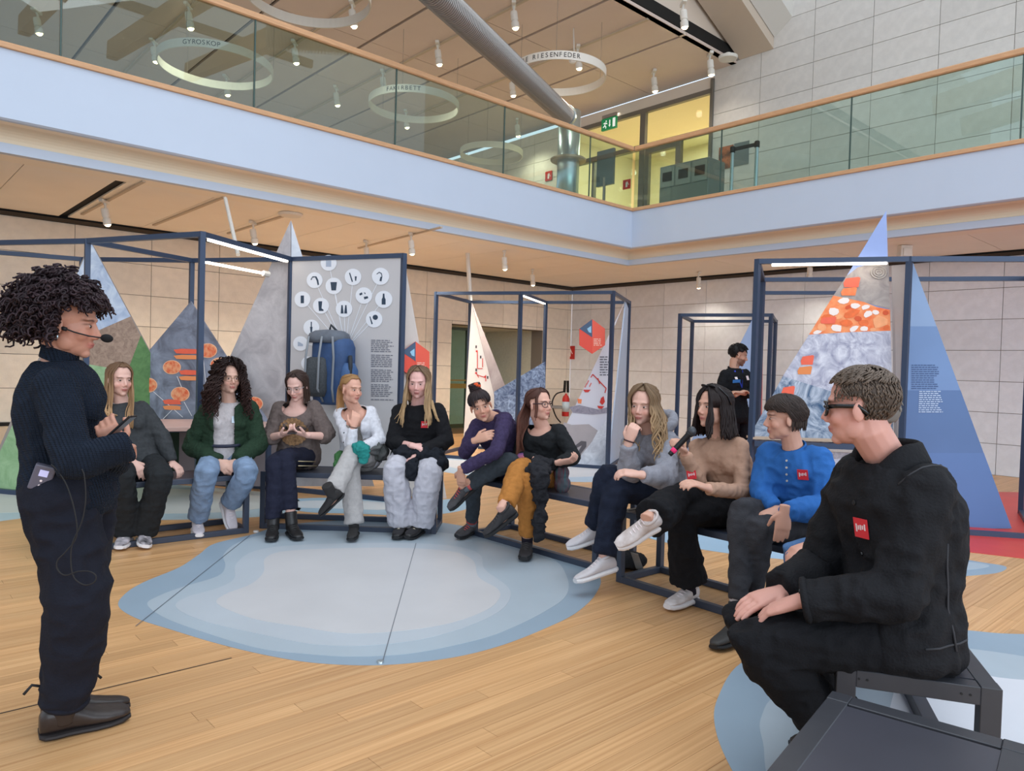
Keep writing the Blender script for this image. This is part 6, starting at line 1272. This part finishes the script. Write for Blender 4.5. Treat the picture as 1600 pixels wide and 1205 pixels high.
# ===== 9 woman in beige turtleneck with microphone
p = person('woman in beige turtleneck and black trousers speaking into a microphone', dict(pel=(1142,795,4.33), yaw=-50, neck=(1124,685,-.05), shR=(1083,700,.06), shL=(1163,697,-.15), head=(1115,636,-.08,-62,-2,0),
    elR=(1092,760,-.14), wrR=(1070,708,-.24), hdR=(1058,684,-.28), elL=(1160,770,-.24), wrL=(1105,763,-.44), hdL=(1076,752,-.48), knR=(1062,776,'n'), anR=(1012,815,'n'), toR=(966,840,'s'), knL=(1064,802,'n'), anL=(1078,903,'f'), toL=(1054,936,'n')),
    footup={'R': V((.15,-.55,.85))}, skin=(212,164,142), brow=(36,28,26), curlR=(1.0,1.05,1.05,1.0), pnR=V((-.6,-.2,-.3)), curlL=(.4,.45,.5,.5), pnL=V((0,.3,-1)))
K = cloth('beige_knit', (178, 142, 120), var=.04, bump=.15); g = top(p, 'turtleneck', K, .010, (.055,.047,.034), .97, seed=20, amp=.0035, fsc=20, bust=.95); collar(p, K, .062, .010, h=.062, parent=g, tilt=.15); sticker(p, g, -.055, .72, .052, .048, REDS, mark=STW_)
trousers(p, cloth('black_trousers', (24, 24, 27)), (.090,.080,.105), .88, seed=21, amp=.006)
mb = MB(); mb.rings(p.rings(.016, 1.0, 2, 5)); me = finish(mb, 'waistband', .010, 3); place('waistband', me, cloth('black_trousers', (24, 24, 27)), p.t)
for sd in 'L': a, b = p.J['kn'+sd].lerp(p.J['an'+sd], .93), p.J['an'+sd]-V((0,0,.02)); mb = MB(); mb.tube([a, b], [.041, .041], 12); mb.build('sock', cloth('black_sock', (34, 30, 40)), p.t, smooth=True)
feet(p, 'runner', mat('runner_beige', (190, 176, 170), .65, alt=(222, 214, 212), scale=22), WHR, STW_)
h = Hair(p.H, p.R, 1, (34, 27, 27), (46, 36, 34), p.caps, 9); h.shell(.72, .15, -.8, 1.08, .7)
for i in range(270):
    az = random.uniform(.60, 2*math.pi-.60); az = az if az < math.pi else az-2*math.pi
    if .72 < az < 1.3: continue
    h.fall(az, random.uniform(1.05, 1.14), .19, wave=.010, wf=30, part=-.05, r0=.0090, r1=.005, flare=.16, steps=10)
for az in [-.8+.03*k for k in range(10)]+[.62+.045*k for k in range(14)]: h.lock([h.P(az*.25, 1.15, 1.08), h.P(az*.65, .8, 1.12), h.P(az, .42, 1.14), h.P(az*1.15, .0, 1.12), h.P(az*1.25, -.4, 1.08)]+([h.P(az*1.3, -.75, 1.1)] if az > 1 else []), .0062, .003)
h.build(p.t)
sg = thing('sunglasses', 'black sunglasses pushed up on the dark hair of the microphone speaker', 'sunglasses', h.L((0, .03, .12)))
mb = MB()
for s_ in (-1, 1): mb.ell(h.L((.030*s_, .052, .118)), (.026, .006, .017), p.R @ Matrix.Rotation(-.9, 3, 'X'))
mb.build('lens', mat('lens_black', (20, 20, 24), .15), sg, smooth=True)
for s_ in (-1, 1): mb = MB(); mb.tube([h.L((.064*s_, .035, .118)), h.L((.094*s_, -.01, .07)), h.L((.098*s_, -.04, .02))], .004, 6); mb.build('temple', mat('lens_black', (20, 20, 24), .15), sg, smooth=True)
J = p.J; m0, m1 = D(1046, 711, 4.33-.33), D(1083, 672, 4.33-.33); md_ = (m1-m0).normalized(); Lm = (m1-m0).length
mc = thing('microphone', 'black handheld microphone with pink band held by the woman in beige', 'microphone', m0)
mb = MB(); mb.lathe([(.0,0),(.013,0),(.014,.01),(.017,Lm*.78),(.022,Lm*.82),(.022,Lm*.84)], m0, md_, 16); mb.build('handle', mat('mic_black', (24, 24, 26), .4), mc, smooth=True)
mb = MB(); mb.lathe([(.0145,0),(.0165,.002),(.0165,.022),(.0148,.024)], m0+md_*.022, md_, 16); mb.build('pink_band', mat('mic_pink', (236, 40, 110), .5), mc, smooth=True)
mb = MB(); mb.ell(m0+md_*(Lm*.94), (.026,.026,.029)); mb.build('grille', mat('mic_grille', (74, 76, 80), .45, metal=.6, var=.3, scale=300), mc, smooth=True)
# ===== 10 person in blue pullover
p = person('person with short dark hair in bright blue button neck pullover', dict(pel=(1252,816,3.99), yaw=-55, neck=(1240,703,-.05), shR=(1200,714,.08), shL=(1284,716,-.13), head=(1226,653,-.06,-96,4,0),
    elR=(1190,772,.0), wrR=(1212,797,-.20), hdR=(1188,810,-.26), elL=(1298,796,-.22), wrL=(1226,798,-.40), hdL=(1221,842,-.40), knR=(1160,797,'n'), anR=(1153,952,'n'), toR=(1122,968,'n'), knL=(1186,826,'n'), anL=(1174,935,'f'), toL=(1150,950,'n')),
    skin=(210,160,138), brow=(44,34,30), curlL=(.15,.2,.22,.25), curlR=(.3,.3,.4,.5), pnL=V((.1,.6,-.2)), pnR=V((0,.2,-1)), jaw=1.05)
K = cloth('blue_fleece', (48, 102, 170), var=.06, scale=30, bump=.2); g = top(p, 'pullover', K, .024, (.078,.072,.044), .96, seed=22, amp=.007, fsc=11, bust=0); collar(p, K, .072, .012, h=.022, parent=g, tilt=.3)
collar(p, cloth('navy_tee', (28, 30, 40)), .060, .006, dz=.004, name='tee_edge', tilt=.3); sticker(p, g, .09, .76, .055, .055, REDS, mark=STW_)
for k in range(4):
    q, n_ = snap(g, on_chest(p, .0, .92-.085*k), p.cf); mb = MB(); mb.lathe([(.0,0),(.006,0),(.006,.003),(0,.003)], q, V(n_), 10); mb.build('button', mat('button_pale', (196, 190, 180), .5), g)
trousers(p, cloth('washed_black_denim', (58, 58, 62), scale=16, var=.16), (.084,.066,.056), .80, seed=23, amp=.005)
for sd in 'RL': a, b = p.J['kn'+sd].lerp(p.J['an'+sd], .76), p.J['an'+sd]; mb = MB(); mb.tube([a, a.lerp(b, .5)], .045, 12); mb.build('sock', cloth('grey_wool', (176, 166, 164)), p.t, smooth=True)
feet(p, 'boot', mat('boot_charcoal', (52, 50, 48), .6, var=.15, scale=25), BLACKR, None, 1.05)
h = Hair(p.H, p.R, 1, (44, 36, 34), (66, 54, 48), p.caps, 10); h.shell(.55, .05, -1.0, 1.10, .7)
for i in range(90):
    az = random.choice((-1, 1))*random.uniform(1.62, math.pi); h.fall(az, random.uniform(1.02, 1.1), random.uniform(.035, .065), top=.8, el1=-.45, steps=3, r0=.010, r1=.004, wave=.003)
for i in range(420):
    az = random.uniform(-math.pi, math.pi); e1 = (.12 if abs(az) < .8 else (.0 if abs(az) < 1.65 else -.7)); e0_ = random.uniform(.4, 1.5)
    pts = [h.P(az*(.55+.45*u)+.15*u, e0_+(e1-e0_)*u, 1.10+.07*math.sin(u*2.6)+random.uniform(-.01,.01)) for u in [k/6 for k in range(7)]]; h.lock(pts, .0075, .003)
h.build(p.t)
# ===== 11 person hidden behind the man
p = person('person in navy top and blue jeans mostly hidden behind the man in black', dict(pel=(1412,884,3.12), yaw=-100, neck=(1396,716,.0), shR=(1378,728,.16), shL=(1400,735,-.16), head=(1362,652,.02,-110,4,0),
    elR=(1340,800,.1), wrR=(1275,850,.0), hdR=(1235,862,.0), elL=(1330,850,-.05), wrL=(1272,868,-.0), hdL=(1240,880,.0), knR=(1245,868,.18), anR=(1290,1010,.2), toR=(1230,1030,.2), knL=(1250,880,.02), anL=(1300,1030,.0), toL=(1240,1050,.0)),
    woman=False, skin=(214,160,140), vox=.007)
top(p, 'sweater', cloth('navy_knit', (34, 42, 66), bump=.7), .016, (.062,.054,.040), .97, seed=24, bust=0); trousers(p, cloth('mid_denim', (78, 110, 152), scale=16, var=.12), (.088,.075,.065), .95, seed=25); feet(p, 'boot', LEAB, BLACKR)
h = Hair(p.H, p.R, 1, (120, 114, 108), (150, 144, 138), p.caps, 11); h.shell(.7, .1, -.7, 1.04, .8)
for i in range(90):
    az = random.uniform(-math.pi, math.pi); e0_ = random.uniform(.0, 1.4); h.lock([h.P(az, e0_-.25*u, 1.06+.05*u) for u in (0, .5, 1)], .008, .003)
h.build(p.t)
# ===== 12 man in black denim jacket, near right
p = person('man in black denim jacket and dark glasses on the nearest occupied bench', dict(pel=(1402,985,2.36), yaw=-105, neck=(1388,722,.0), shR=(1338,752,.17), shL=(1458,778,-.17), head=(1344,636,-.01,-122,4,0),
    elR=(1290,890,.22), wrR=(1222,925,.10), hdR=(1160,945,.06), elL=(1402,930,-.20), wrL=(1252,938,-.10), hdL=(1185,958,-.02), knR=(1166,968,.14), anR=(1345,1165,.18), toR=(1268,1190,.2), knL=(1180,1000,-.04), anL=(1356,1180,-.02), toL=(1276,1215,.0)),
    s=1.06, woman=False, skin=(214,158,142), brow=(110,90,76), hs=1.04, vox=.0042, jaw=1.12, girth=1.10, curlL=(.25,.3,.35,.4), curlR=(.2,.25,.3,.35), pnL=V((0,.15,-1)), pnR=V((0,.15,-1)))
J = p.J; K = cloth('black_jacket', (27, 27, 30), .8, var=.12, scale=30, bump=.4, bscale=120)
g = top(p, 'jacket', K, .034, (.092,.078,.056), .97, voxel=.008, seed=26, bust=0, amp=.008, fsc=9, lo=0, scoop=(.085, .02, -.045), thick=.006, sm=6)
top(p, 'shirt', cloth('black_shirt', (22, 22, 25)), .010, (.06,.05,.04), .3, seed=27, bust=0, amp=.002)
trousers(p, cloth('black_jeans', (22, 22, 25), var=.12, scale=20), (.098,.083,.070), .97, seed=28, amp=.006, voxel=.008); feet(p, 'boot', LEAB, BLACKR, None, 1.08)
# turned-down collar: stand plus folded leaf, open at the front
up_ = p.cu; f_ = p.cf; x_ = p.shx; nk = J['neck']+up_*.02; n = 30
def cpt(k, r, h_, tip=0):
    a = math.radians(-248+316*k/(n-1)-10); c_, s_ = math.cos(a), math.sin(a); fr = max(0, s_); end = abs(k/(n-1)-.5)*2
    return nk+x_*(r*1.10*c_)+f_*(r*s_+.02*fr)+up_*(h_-.10*fr*fr-.004)+(f_*.012-up_*.045)*tip*max(0, end-.55)/.45
mb = MB(); prof = [(.078,-.02,0),(.080,.040,0),(.086,.052,0),(.096,.046,0),(.112,.004,.6),(.118,-.012,1)]
rows = [[cpt(k, r, h_, tp) for k in range(n)] for r, h_, tp in prof]
mb.add([q for r_ in rows for q in r_], [(i*n+k, i*n+k+1, (i+1)*n+k+1, (i+1)*n+k) for i in range(len(rows)-1) for k in range(n-1)])
o = mb.build('collar', K, g, smooth=True); sd_ = o.modifiers.new('solid', 'SOLIDIFY'); sd_.thickness = .005
sticker(p, g, .055, .66, .055, .062, REDS, mark=STW_)
# cuff, seams, hem band, buttons
def ringat(a, b, f, r, th, m, name, par, k2=1.0):
    c = a.lerp(b, f); d_ = (b-a).normalized(); x = d_.cross(V((0,0,1))).normalized(); y = d_.cross(x); mb = MB(); mb.tube([c+x*(r*math.cos(t_))+y*(r*k2*math.sin(t_)) for t_ in [2*math.pi*k/20 for k in range(21)]], th, 6); return mb.build(name, m, par, smooth=True)
SEAM = mat('seam_black', (50, 50, 54), .8)
for sd in 'LR': ringat(J['el'+sd], J['wr'+sd], .95, .060, .012, K, 'cuff', g)
def seamline(pts, d, name='seam', r=.0035, m=SEAM):
    q = []
    for a in pts:
        s_, n_ = snap(g, a, d); q.append(s_+V(n_)*.001)
    mb = MB(); mb.tube(q, r, 5); return mb.build(name, m, g, smooth=True)
side = (x_*.9-f_*.15).normalized()
seamline([J['shL'].lerp(J['neck'], .12)+f_*a for a in (.09,.06,.03,0,-.03,-.06,-.09)], (x_*.5+up_*.8).normalized())
seamline([J['pel'].lerp(J['neck'], v)+f_*.02 for v in (.02,.12,.24,.36,.48,.6)], side); seamline([J['pel'].lerp(J['neck'], .0)+f_*a+up_*.03 for a in (.12,.08,.04,0,-.04,-.08,-.12)], side)
seamline([J['neck']-up_*.10+f_*a for a in (-.10,-.06,-.02,.02)], (x_*.8+up_*.5-f_*.3).normalized())
for k in range(5):
    q, n_ = snap(g, on_chest(p, .02, .80-.15*k), (f_+x_*.1).normalized()); mb = MB(); mb.lathe([(.0,0),(.008,0),(.008,.004),(0,.005)], q, V(n_), 12); mb.build('button', mat('button_black', (20,20,22), .3), g)
# hair: short, brown-grey, longer on top
h = Hair(p.H, p.R, 1.04, (78, 66, 58), (116, 102, 90), p.caps, 12, var=.3); h.shell(.64, .0, -1.0, 1.025, .72, rag=.03)
for i in range(2600):
    az = random.uniform(-math.pi, math.pi); e = random.uniform(-1.05, 1.5)
    lim = .62 if abs(az) < .75 else (-.05 if abs(az) < 1.65 else -1.05)
    if e < lim: continue
    top_ = e > .55; L_ = .10 if top_ else .022; dz = random.uniform(-.25, .25); k0_ = 1.03
    pts = [h.P(az+dz*u*(1 if top_ else .3)-(.25*u if top_ else 0)*math.copysign(1, az), e-(.20 if top_ else .14)*u, k0_+(.075 if top_ else .03)*math.sin(u*2.2)) for u in (0, .5, 1)]
    h.lock(pts, .0045 if top_ else .0030, .0018, 4, .7)
h.build(p.t)
glasses(p, mat('glasses_black', (18, 18, 20), .25), .027, .021, .0042, y=.096, filled=glass_mat('lens_clear', (.8, .82, .82), .1))
# ===== 13 presenter standing on the left
hl, te = G(60, 1160), G(176, 1131); fd = (te-hl); fd.z = 0; fd.normalize(); aR = V((hl.x, hl.y, .086))+fd*.075
hl2, te2 = G(62, 1137), G(172, 1113); fd2 = (te2-hl2); fd2.z = 0; fd2.normalize(); aL = V((hl2.x, hl2.y, .086))+fd2*.075
p = person('presenter with big dark curls and headset standing in dark ribbed sweater', dict(pel=(112,772,2.62), yaw=100, neck=(92,566,.0), shR=(82,612,-.16), shL=(108,596,.17), head=(106,505,.0,104,7,0),
    elR=(117,726,-.21), wrR=(188,701,-.15), hdR=(203,694,.05), elL=(178,722,.14), wrL=(187,703,-.05), hdL=(163,664,-.09), knR=(126,944,-.10), anR=(0,0,aR), toR=(0,0,aR+fd*.17), knL=(124,938,.10), anL=(0,0,aL), toL=(0,0,aL+fd2*.17)),
    s=.99, skin=(196,142,120), brow=(30,22,22), vox=.0042, curlL=(.75,.9,1.0,1.05), pnL=V((.0,.7,-.5)), hs=1.0)
J = p.J
def ribbed(name, rgb):
    m = mat('cloth_'+name, rgb, .9, spec=.2, var=.12, scale=60); nt = m.node_tree; N = nt.nodes; L = nt.links; tc = N.new('ShaderNodeTexCoord')
    w = N.new('ShaderNodeTexWave'); w.wave_type = 'BANDS'; w.bands_direction = 'DIAGONAL'; w.inputs['Scale'].default_value = 42; w.inputs['Distortion'].default_value = 1.2; mp = N.new('ShaderNodeMapping'); mp.inputs['Scale'].default_value = (1, 1, .35); L.new(tc.outputs['Object'], mp.inputs[0]); L.new(mp.outputs[0], w.inputs['Vector'])
    w2 = N.new('ShaderNodeTexWave'); w2.wave_type = 'BANDS'; w2.bands_direction = 'Z'; w2.inputs['Scale'].default_value = 55; L.new(tc.outputs['Object'], w2.inputs['Vector'])
    ad = N.new('ShaderNodeMath'); ad.operation = 'MULTIPLY_ADD'; L.new(w2.outputs['Fac'], ad.inputs[0]); ad.inputs[1].default_value = .5; L.new(w.outputs['Fac'], ad.inputs[2])
    b = N.new('ShaderNodeBump'); b.inputs['Strength'].default_value = .9; b.inputs['Distance'].default_value = .012; L.new(ad.outputs[0], b.inputs['Height']); L.new(b.outputs[0], N['Principled BSDF'].inputs['Normal'])
    return m
K = ribbed('ribbed_navy', (32, 42, 58)); g = top(p, 'sweater', K, .022, (.072,.064,.050), .95, ends={'R': 1.03}, voxel=.008, seed=30, amp=.005, fsc=9, bust=.8, sm=6); collar(p, K, .068, .012, h=.045, parent=g, tilt=.2)
trousers(p, cloth('navy_chino', (28, 30, 40), var=.10, scale=26), (.116,.096,.064), .93, seed=31, amp=.009, fsc=8, voxel=.009, sm=6)
for sd in 'RL': ringat(J['kn'+sd], J['an'+sd], .905, .064, .014, cloth('navy_chino', (28, 30, 40)), 'turn_up', p.t)
for sd, off in (('R', -.060), ('R', .058)): c = J['an'+sd]+V((0,0,.10)); q = c+fd*off; mb = MB(); mb.tube([q, q+fd*off*.6+V((0,0,.015)), q+fd*off*1.0-V((0,0,.012))], .005, 6); mb.build('drawstring', BLACKR, p.t, smooth=True)
BRN = mat('leather_brown', (46, 38, 36), .38, var=.12, scale=14, bump=.1)
feet(p, 'boot', BRN, mat('sole_brown', (34, 28, 28), .6), None, 1.06)
for sd, fdx in (('R', fd), ('L', fd2)): mb = MB(); a = J['an'+sd]; sdv = fdx.cross(V((0,0,1))); mb.prism([a+sdv*s_*.0475+fdx*u+V((0,0,v)) for s_ in (1,) for u, v in ((-.022,.075),(.032,.075),(.018,.0),(-.008,.0))], sdv*.003); mb.build('elastic', mat('elastic_brown', (58, 42, 40), .9), p.t)
h = Hair(p.H, p.R, 1, (30, 22, 26), (52, 38, 42), p.caps, 13, var=.35); h.shell(.62, .3, -.75, 1.26, .75, rag=.1)
r9 = random.Random(11)
for i in range(1350):
    az = r9.uniform(-math.pi, math.pi); e = math.asin(r9.uniform(-.62, 1))
    lim = .45 if abs(az) < .75 else (.22 if abs(az) < 1.45 else -.75)
    if e < lim: continue
    q0 = h.P(az, e, 1.0); out = (q0-h.L((0,-.012,.03))).normalized(); bk = p.R @ V((0,-1,0)); R0 = r9.uniform(.03, .074)*(1.0+.08*max(0, math.sin(e))+.18*max(0, -math.cos(az)))*(.62 if (abs(az) < .9) else 1)
    d_ = (out+V((r9.uniform(-.5,.5), r9.uniform(-.5,.5), r9.uniform(-.45,.35)))*.8+bk*.12).normalized(); x = d_.cross(V((.2,.3,.9))).normalized(); y = d_.cross(x); ph_ = r9.uniform(0, 6.28); cr = r9.uniform(.007, .013); tn = r9.uniform(2.0, 3.4)
    st = q0+out*R0*.45; pts = [q0]
    for k in range(17): u = k/16; a = ph_+tn*2*math.pi*u; pts.append(st+d_*(R0*.75*u)+out*(R0*.2*u)+x*(cr*math.cos(a))+y*(cr*math.sin(a))-V((0,0,.03*u*u)))
    h.lock(pts, .0058, .0034, 4, .8)
h.build(p.t)
# headset microphone
hm = thing('headset_microphone', 'black headset microphone with foam tip in front of the presenter', 'microphone', h.L((-.08, 0, -.02)))
mb = MB(); mb.tube([h.L(q) for q in ((-.082,-.02,-.005), (-.084,.01,-.018), (-.080,.05,-.028), (-.074,.095,-.034), (-.068,.135,-.034))], .0028, 6); mb.build('boom', BLACKR, hm, smooth=True)
mb = MB(); mb.ell(h.L((-.067,.150,-.033)), (.021,.015,.015), p.R @ Matrix.Rotation(math.pi/2, 3, 'Z')); mb.build('foam_tip', mat('foam_black', (16, 16, 18), .95), hm, smooth=True)
mb = MB(); mb.tube([h.L(q) for q in ((-.084,.012,-.02), (-.086,.026,-.022))], .007, 8); mb.build('earpiece', BLACKR, hm, smooth=True)
mb = MB(); mb.ell(h.L((-.083,.0,-.052)), (.004,.004,.008)); mb.build('earring', MET, p.t, smooth=True)
# belt transmitter with cable
tx = D(66, 746, 2.44); rt = Matrix.Rotation(.35, 3, 'Y') @ Matrix.Rotation(.5, 3, 'Z')
tr = thing('belt_transmitter', 'grey wireless transmitter pack clipped at the presenter\'s waist', 'transmitter', tx)
mb = MB(); mb.box(tx, (.062, .026, .088), rt); mb.build('case', mat('tx_grey', (92, 90, 104), .45), tr, bevel=.005, seg=2)
mb = MB(); mb.box(tx+rt @ V((0,-.0135,.018)), (.026, .002, .022), rt); mb.build('display', mat('tx_display', (190, 190, 226), .4, emit=(180,180,230), estr=.4), tr)
for v_ in (-.008, -.025): mb = MB(); mb.lathe([(0,0),(.004,0),(.004,.002),(0,.002)], tx+rt @ V((0,-.013,v_)), rt @ V((0,-1,0)), 8); mb.build('button', STW_, tr)
mb = MB(); a = tx+rt @ V((.015,0,.044)); mb.tube([a, a+V((.03,-.01,.06))], .003, 6); mb.build('antenna', BLACKR, tr, smooth=True)
pts = [D(x, y, 2.36) for x, y in ((80,726),(90,735),(105,760),(117,800),(120,838),(103,862),(90,876),(90,890),(102,899),(122,893),(140,893),(150,900),(147,910),(132,914),(116,903),(111,880),(113,850),(128,815),(134,780),(132,745),(128,733))]
sm_ = [V(q) for q in catmull([tuple(a) for a in pts], 4, False)]; mb = MB(); mb.tube(sm_, .0022, 5); mb.build('cable', BLACKR, tr, smooth=True)
ph = D(188, 668, 2.50); mb = MB(); mb.box(ph, (.12, .05, .008), Matrix.Rotation(-.75, 3, 'Y')); o = mb.build('smartphone', mat('phone_black', (22, 24, 28), .3), None, bevel=.003); tag(o, 'slim black phone in the hand of the standing presenter', 'phone')
# ===== 14 staff member in the background
p = person('man in black shirt with blue lanyard and crossed arms in the background', dict(pel=(1150,648,8.4), yaw=32, neck=(1147,577,0), shR=(1129,586,-.06), shL=(1168,585,.08), head=(1154,555,.0,78,14,0),
    elR=(1126,615,-.10), wrR=(1151,617,-.24), hdR=(1170,607,-.22), elL=(1173,616,.0), wrL=(1158,614,-.24), hdL=(1140,612,-.28), knR=(1143,704,-.05), anR=(1142,755,-.02), toR=(1148,760,-.15), knL=(1160,703,.05), anL=(1161,754,.08), toL=(1170,758,-.02)),
    s=.98, woman=False, skin=(206,158,134), brow=(24,20,20), beard=(52,42,38), vox=.006, hs=1.0)
K = cloth('staff_black', (26, 27, 30)); g = top(p, 'polo_shirt', K, .018, (.066,.058,.046), .60, seed=33, bust=0); collar(p, K, .068, .012, parent=g)
trousers(p, cloth('staff_trousers', (24, 24, 28)), (.095,.080,.070), .98, seed=34); feet(p, 'derby', LEAB, BLACKR)
LY = mat('lanyard_blue', (52, 74, 200), .6)
q1, _ = snap(g, on_chest(p, -.06, .97), p.cf); q2, _ = snap(g, on_chest(p, .05, .97), p.cf); q3, _ = snap(g, on_chest(p, .0, .60), p.cf)
mb = MB(); mb.tube([q1+p.cf*.01, q3+p.cf*.012, q2+p.cf*.01], .009, 6, flat=.3); mb.build('lanyard', LY, g)
sticker(p, g, -.07, .74, .10, .035, mat('logo_blue', (52, 120, 190), .6), name='logo_print'); sticker(p, g, .10, .80, .05, .05, STW_, name='badge'); sticker(p, g, -.07, .80, .03, .03, STW_, name='logo_print')
h = Hair(p.H, p.R, 1, (24, 21, 22), (34, 30, 30), p.caps, 14); h.shell(.62, .05, -.9, 1.10, .7)
for i in range(260):
    az = random.uniform(-math.pi, math.pi); e = random.uniform(.15 if abs(az) < 1.65 else -.45, 1.5)
    if abs(az) < .7 and e < .6: continue
    h.lock([h.P(az+.2*u, e-.2*u, 1.10+.08*math.sin(u*2.2)) for u in (0, .5, 1)], .007, .003)
h.build(p.t)
# ---------------------------------------------------------------- small things around
q = onp(884, 632, Rm(0, -.40, 0), BX); fe = thing('fire_extinguisher', 'red fire extinguisher with pale label hung in the room corner', 'fire extinguisher', q)
mb = MB(); mb.lathe([(0,-.26),(.075,-.26),(.08,-.24),(.08,.12),(.06,.18),(.025,.21),(.025,.24),(0,.24)], q, n=18); mb.build('cylinder', RED, fe, smooth=True)
mb = MB(); mb.lathe([(.0805,-.16),(.0815,-.16),(.0815,.06),(.0805,.06)], q, n=18); mb.build('label', mat('ext_label', (196, 216, 232), .5), fe, smooth=True)
mb = MB(); mb.beam(q+V((-.04,0,.26)), q+V((-.03,0,.52)), .05, .03); mb.beam(q+V((.04,0,.26)), q+V((.03,0,.52)), .05, .03); mb.build('handle', BLK, fe)
mb = MB(); mb.tube([V(a) for a in catmull([tuple(q+V(v)) for v in ((-.05,-.05,.28),(-.22,-.06,.22),(-.30,-.06,.02),(-.22,-.05,-.25),(-.1,-.05,-.4))], 5, False)], .016, 6); mb.build('hose', BLK, fe, smooth=True)
wb = MB(); c0 = q+V((-.15,-.2,-.05)); wb.beam(c0+V((-.55,0,0)), c0+V((.05,0,0)), .30, .05); o = wb.build('wall_shelf', mat('shelf_grey', (130, 130, 132), .5)); tag(o, 'grey shelf ledge in front of the fire extinguisher', 'shelf')
# black bag with metal hinge lying under the microphone bench
q = G(985, 893); bg_ = thing('shoulder_bag', 'black bag with shiny buckle on the floor under the bench', 'bag', q)
mb = MB(); mb.ell(q+V((0,.05,.06)), (.12,.09,.055)); mb.ell(q+V((-.10,.0,.04)), (.07,.06,.04)); me = finish(mb, 'bag_body', .009, 3); folds(me, .006, 16); place('bag_body', me, cloth('bag_black', (34, 34, 36)), bg_)
mb = MB(); mb.prism([q+V((.03,-.05,.03)), q+V((.085,-.05,.015)), q+V((.04,-.05,.13)), q+V((-.01,-.05,.14))], V((0,.01,0))); mb.build('buckle', mat('buckle_steel', (150, 146, 140), .3, metal=.7), bg_)
mb = MB(); p0 = onp(679, 541, Rm(0, -.03, 0), BX); mb.box(p0, (.16, .03, .24), Matrix.Rotation(math.atan2(AX.y, AX.x), 3, 'Z')); tag(mb.build('wall_switch', LW, bevel=.006), 'white switch box on the stone wall left of the glass door', 'switch box')
# floor lock at the island seam, tiny puck by the bench
mb = MB(); mb.lathe([(0,0),(.018,0),(.016,.008),(0,.010)], G(594, 1036)+V((0,0,.002)), n=14); tag(mb.build('floor_anchor', MET), 'small metal floor anchor at the front edge of the large island decal', 'floor fitting')
mb = MB(); mb.lathe([(0,0),(.022,0),(.020,.012),(0,.014)], G(400, 832)+V((0,0,.002)), n=14); tag(mb.build('floor_anchor', mat('puck_white', (220, 214, 208), .5)), 'small white puck on the floor between the two left benches', 'floor fitting')
bpy.data.scenes.remove(TMP)
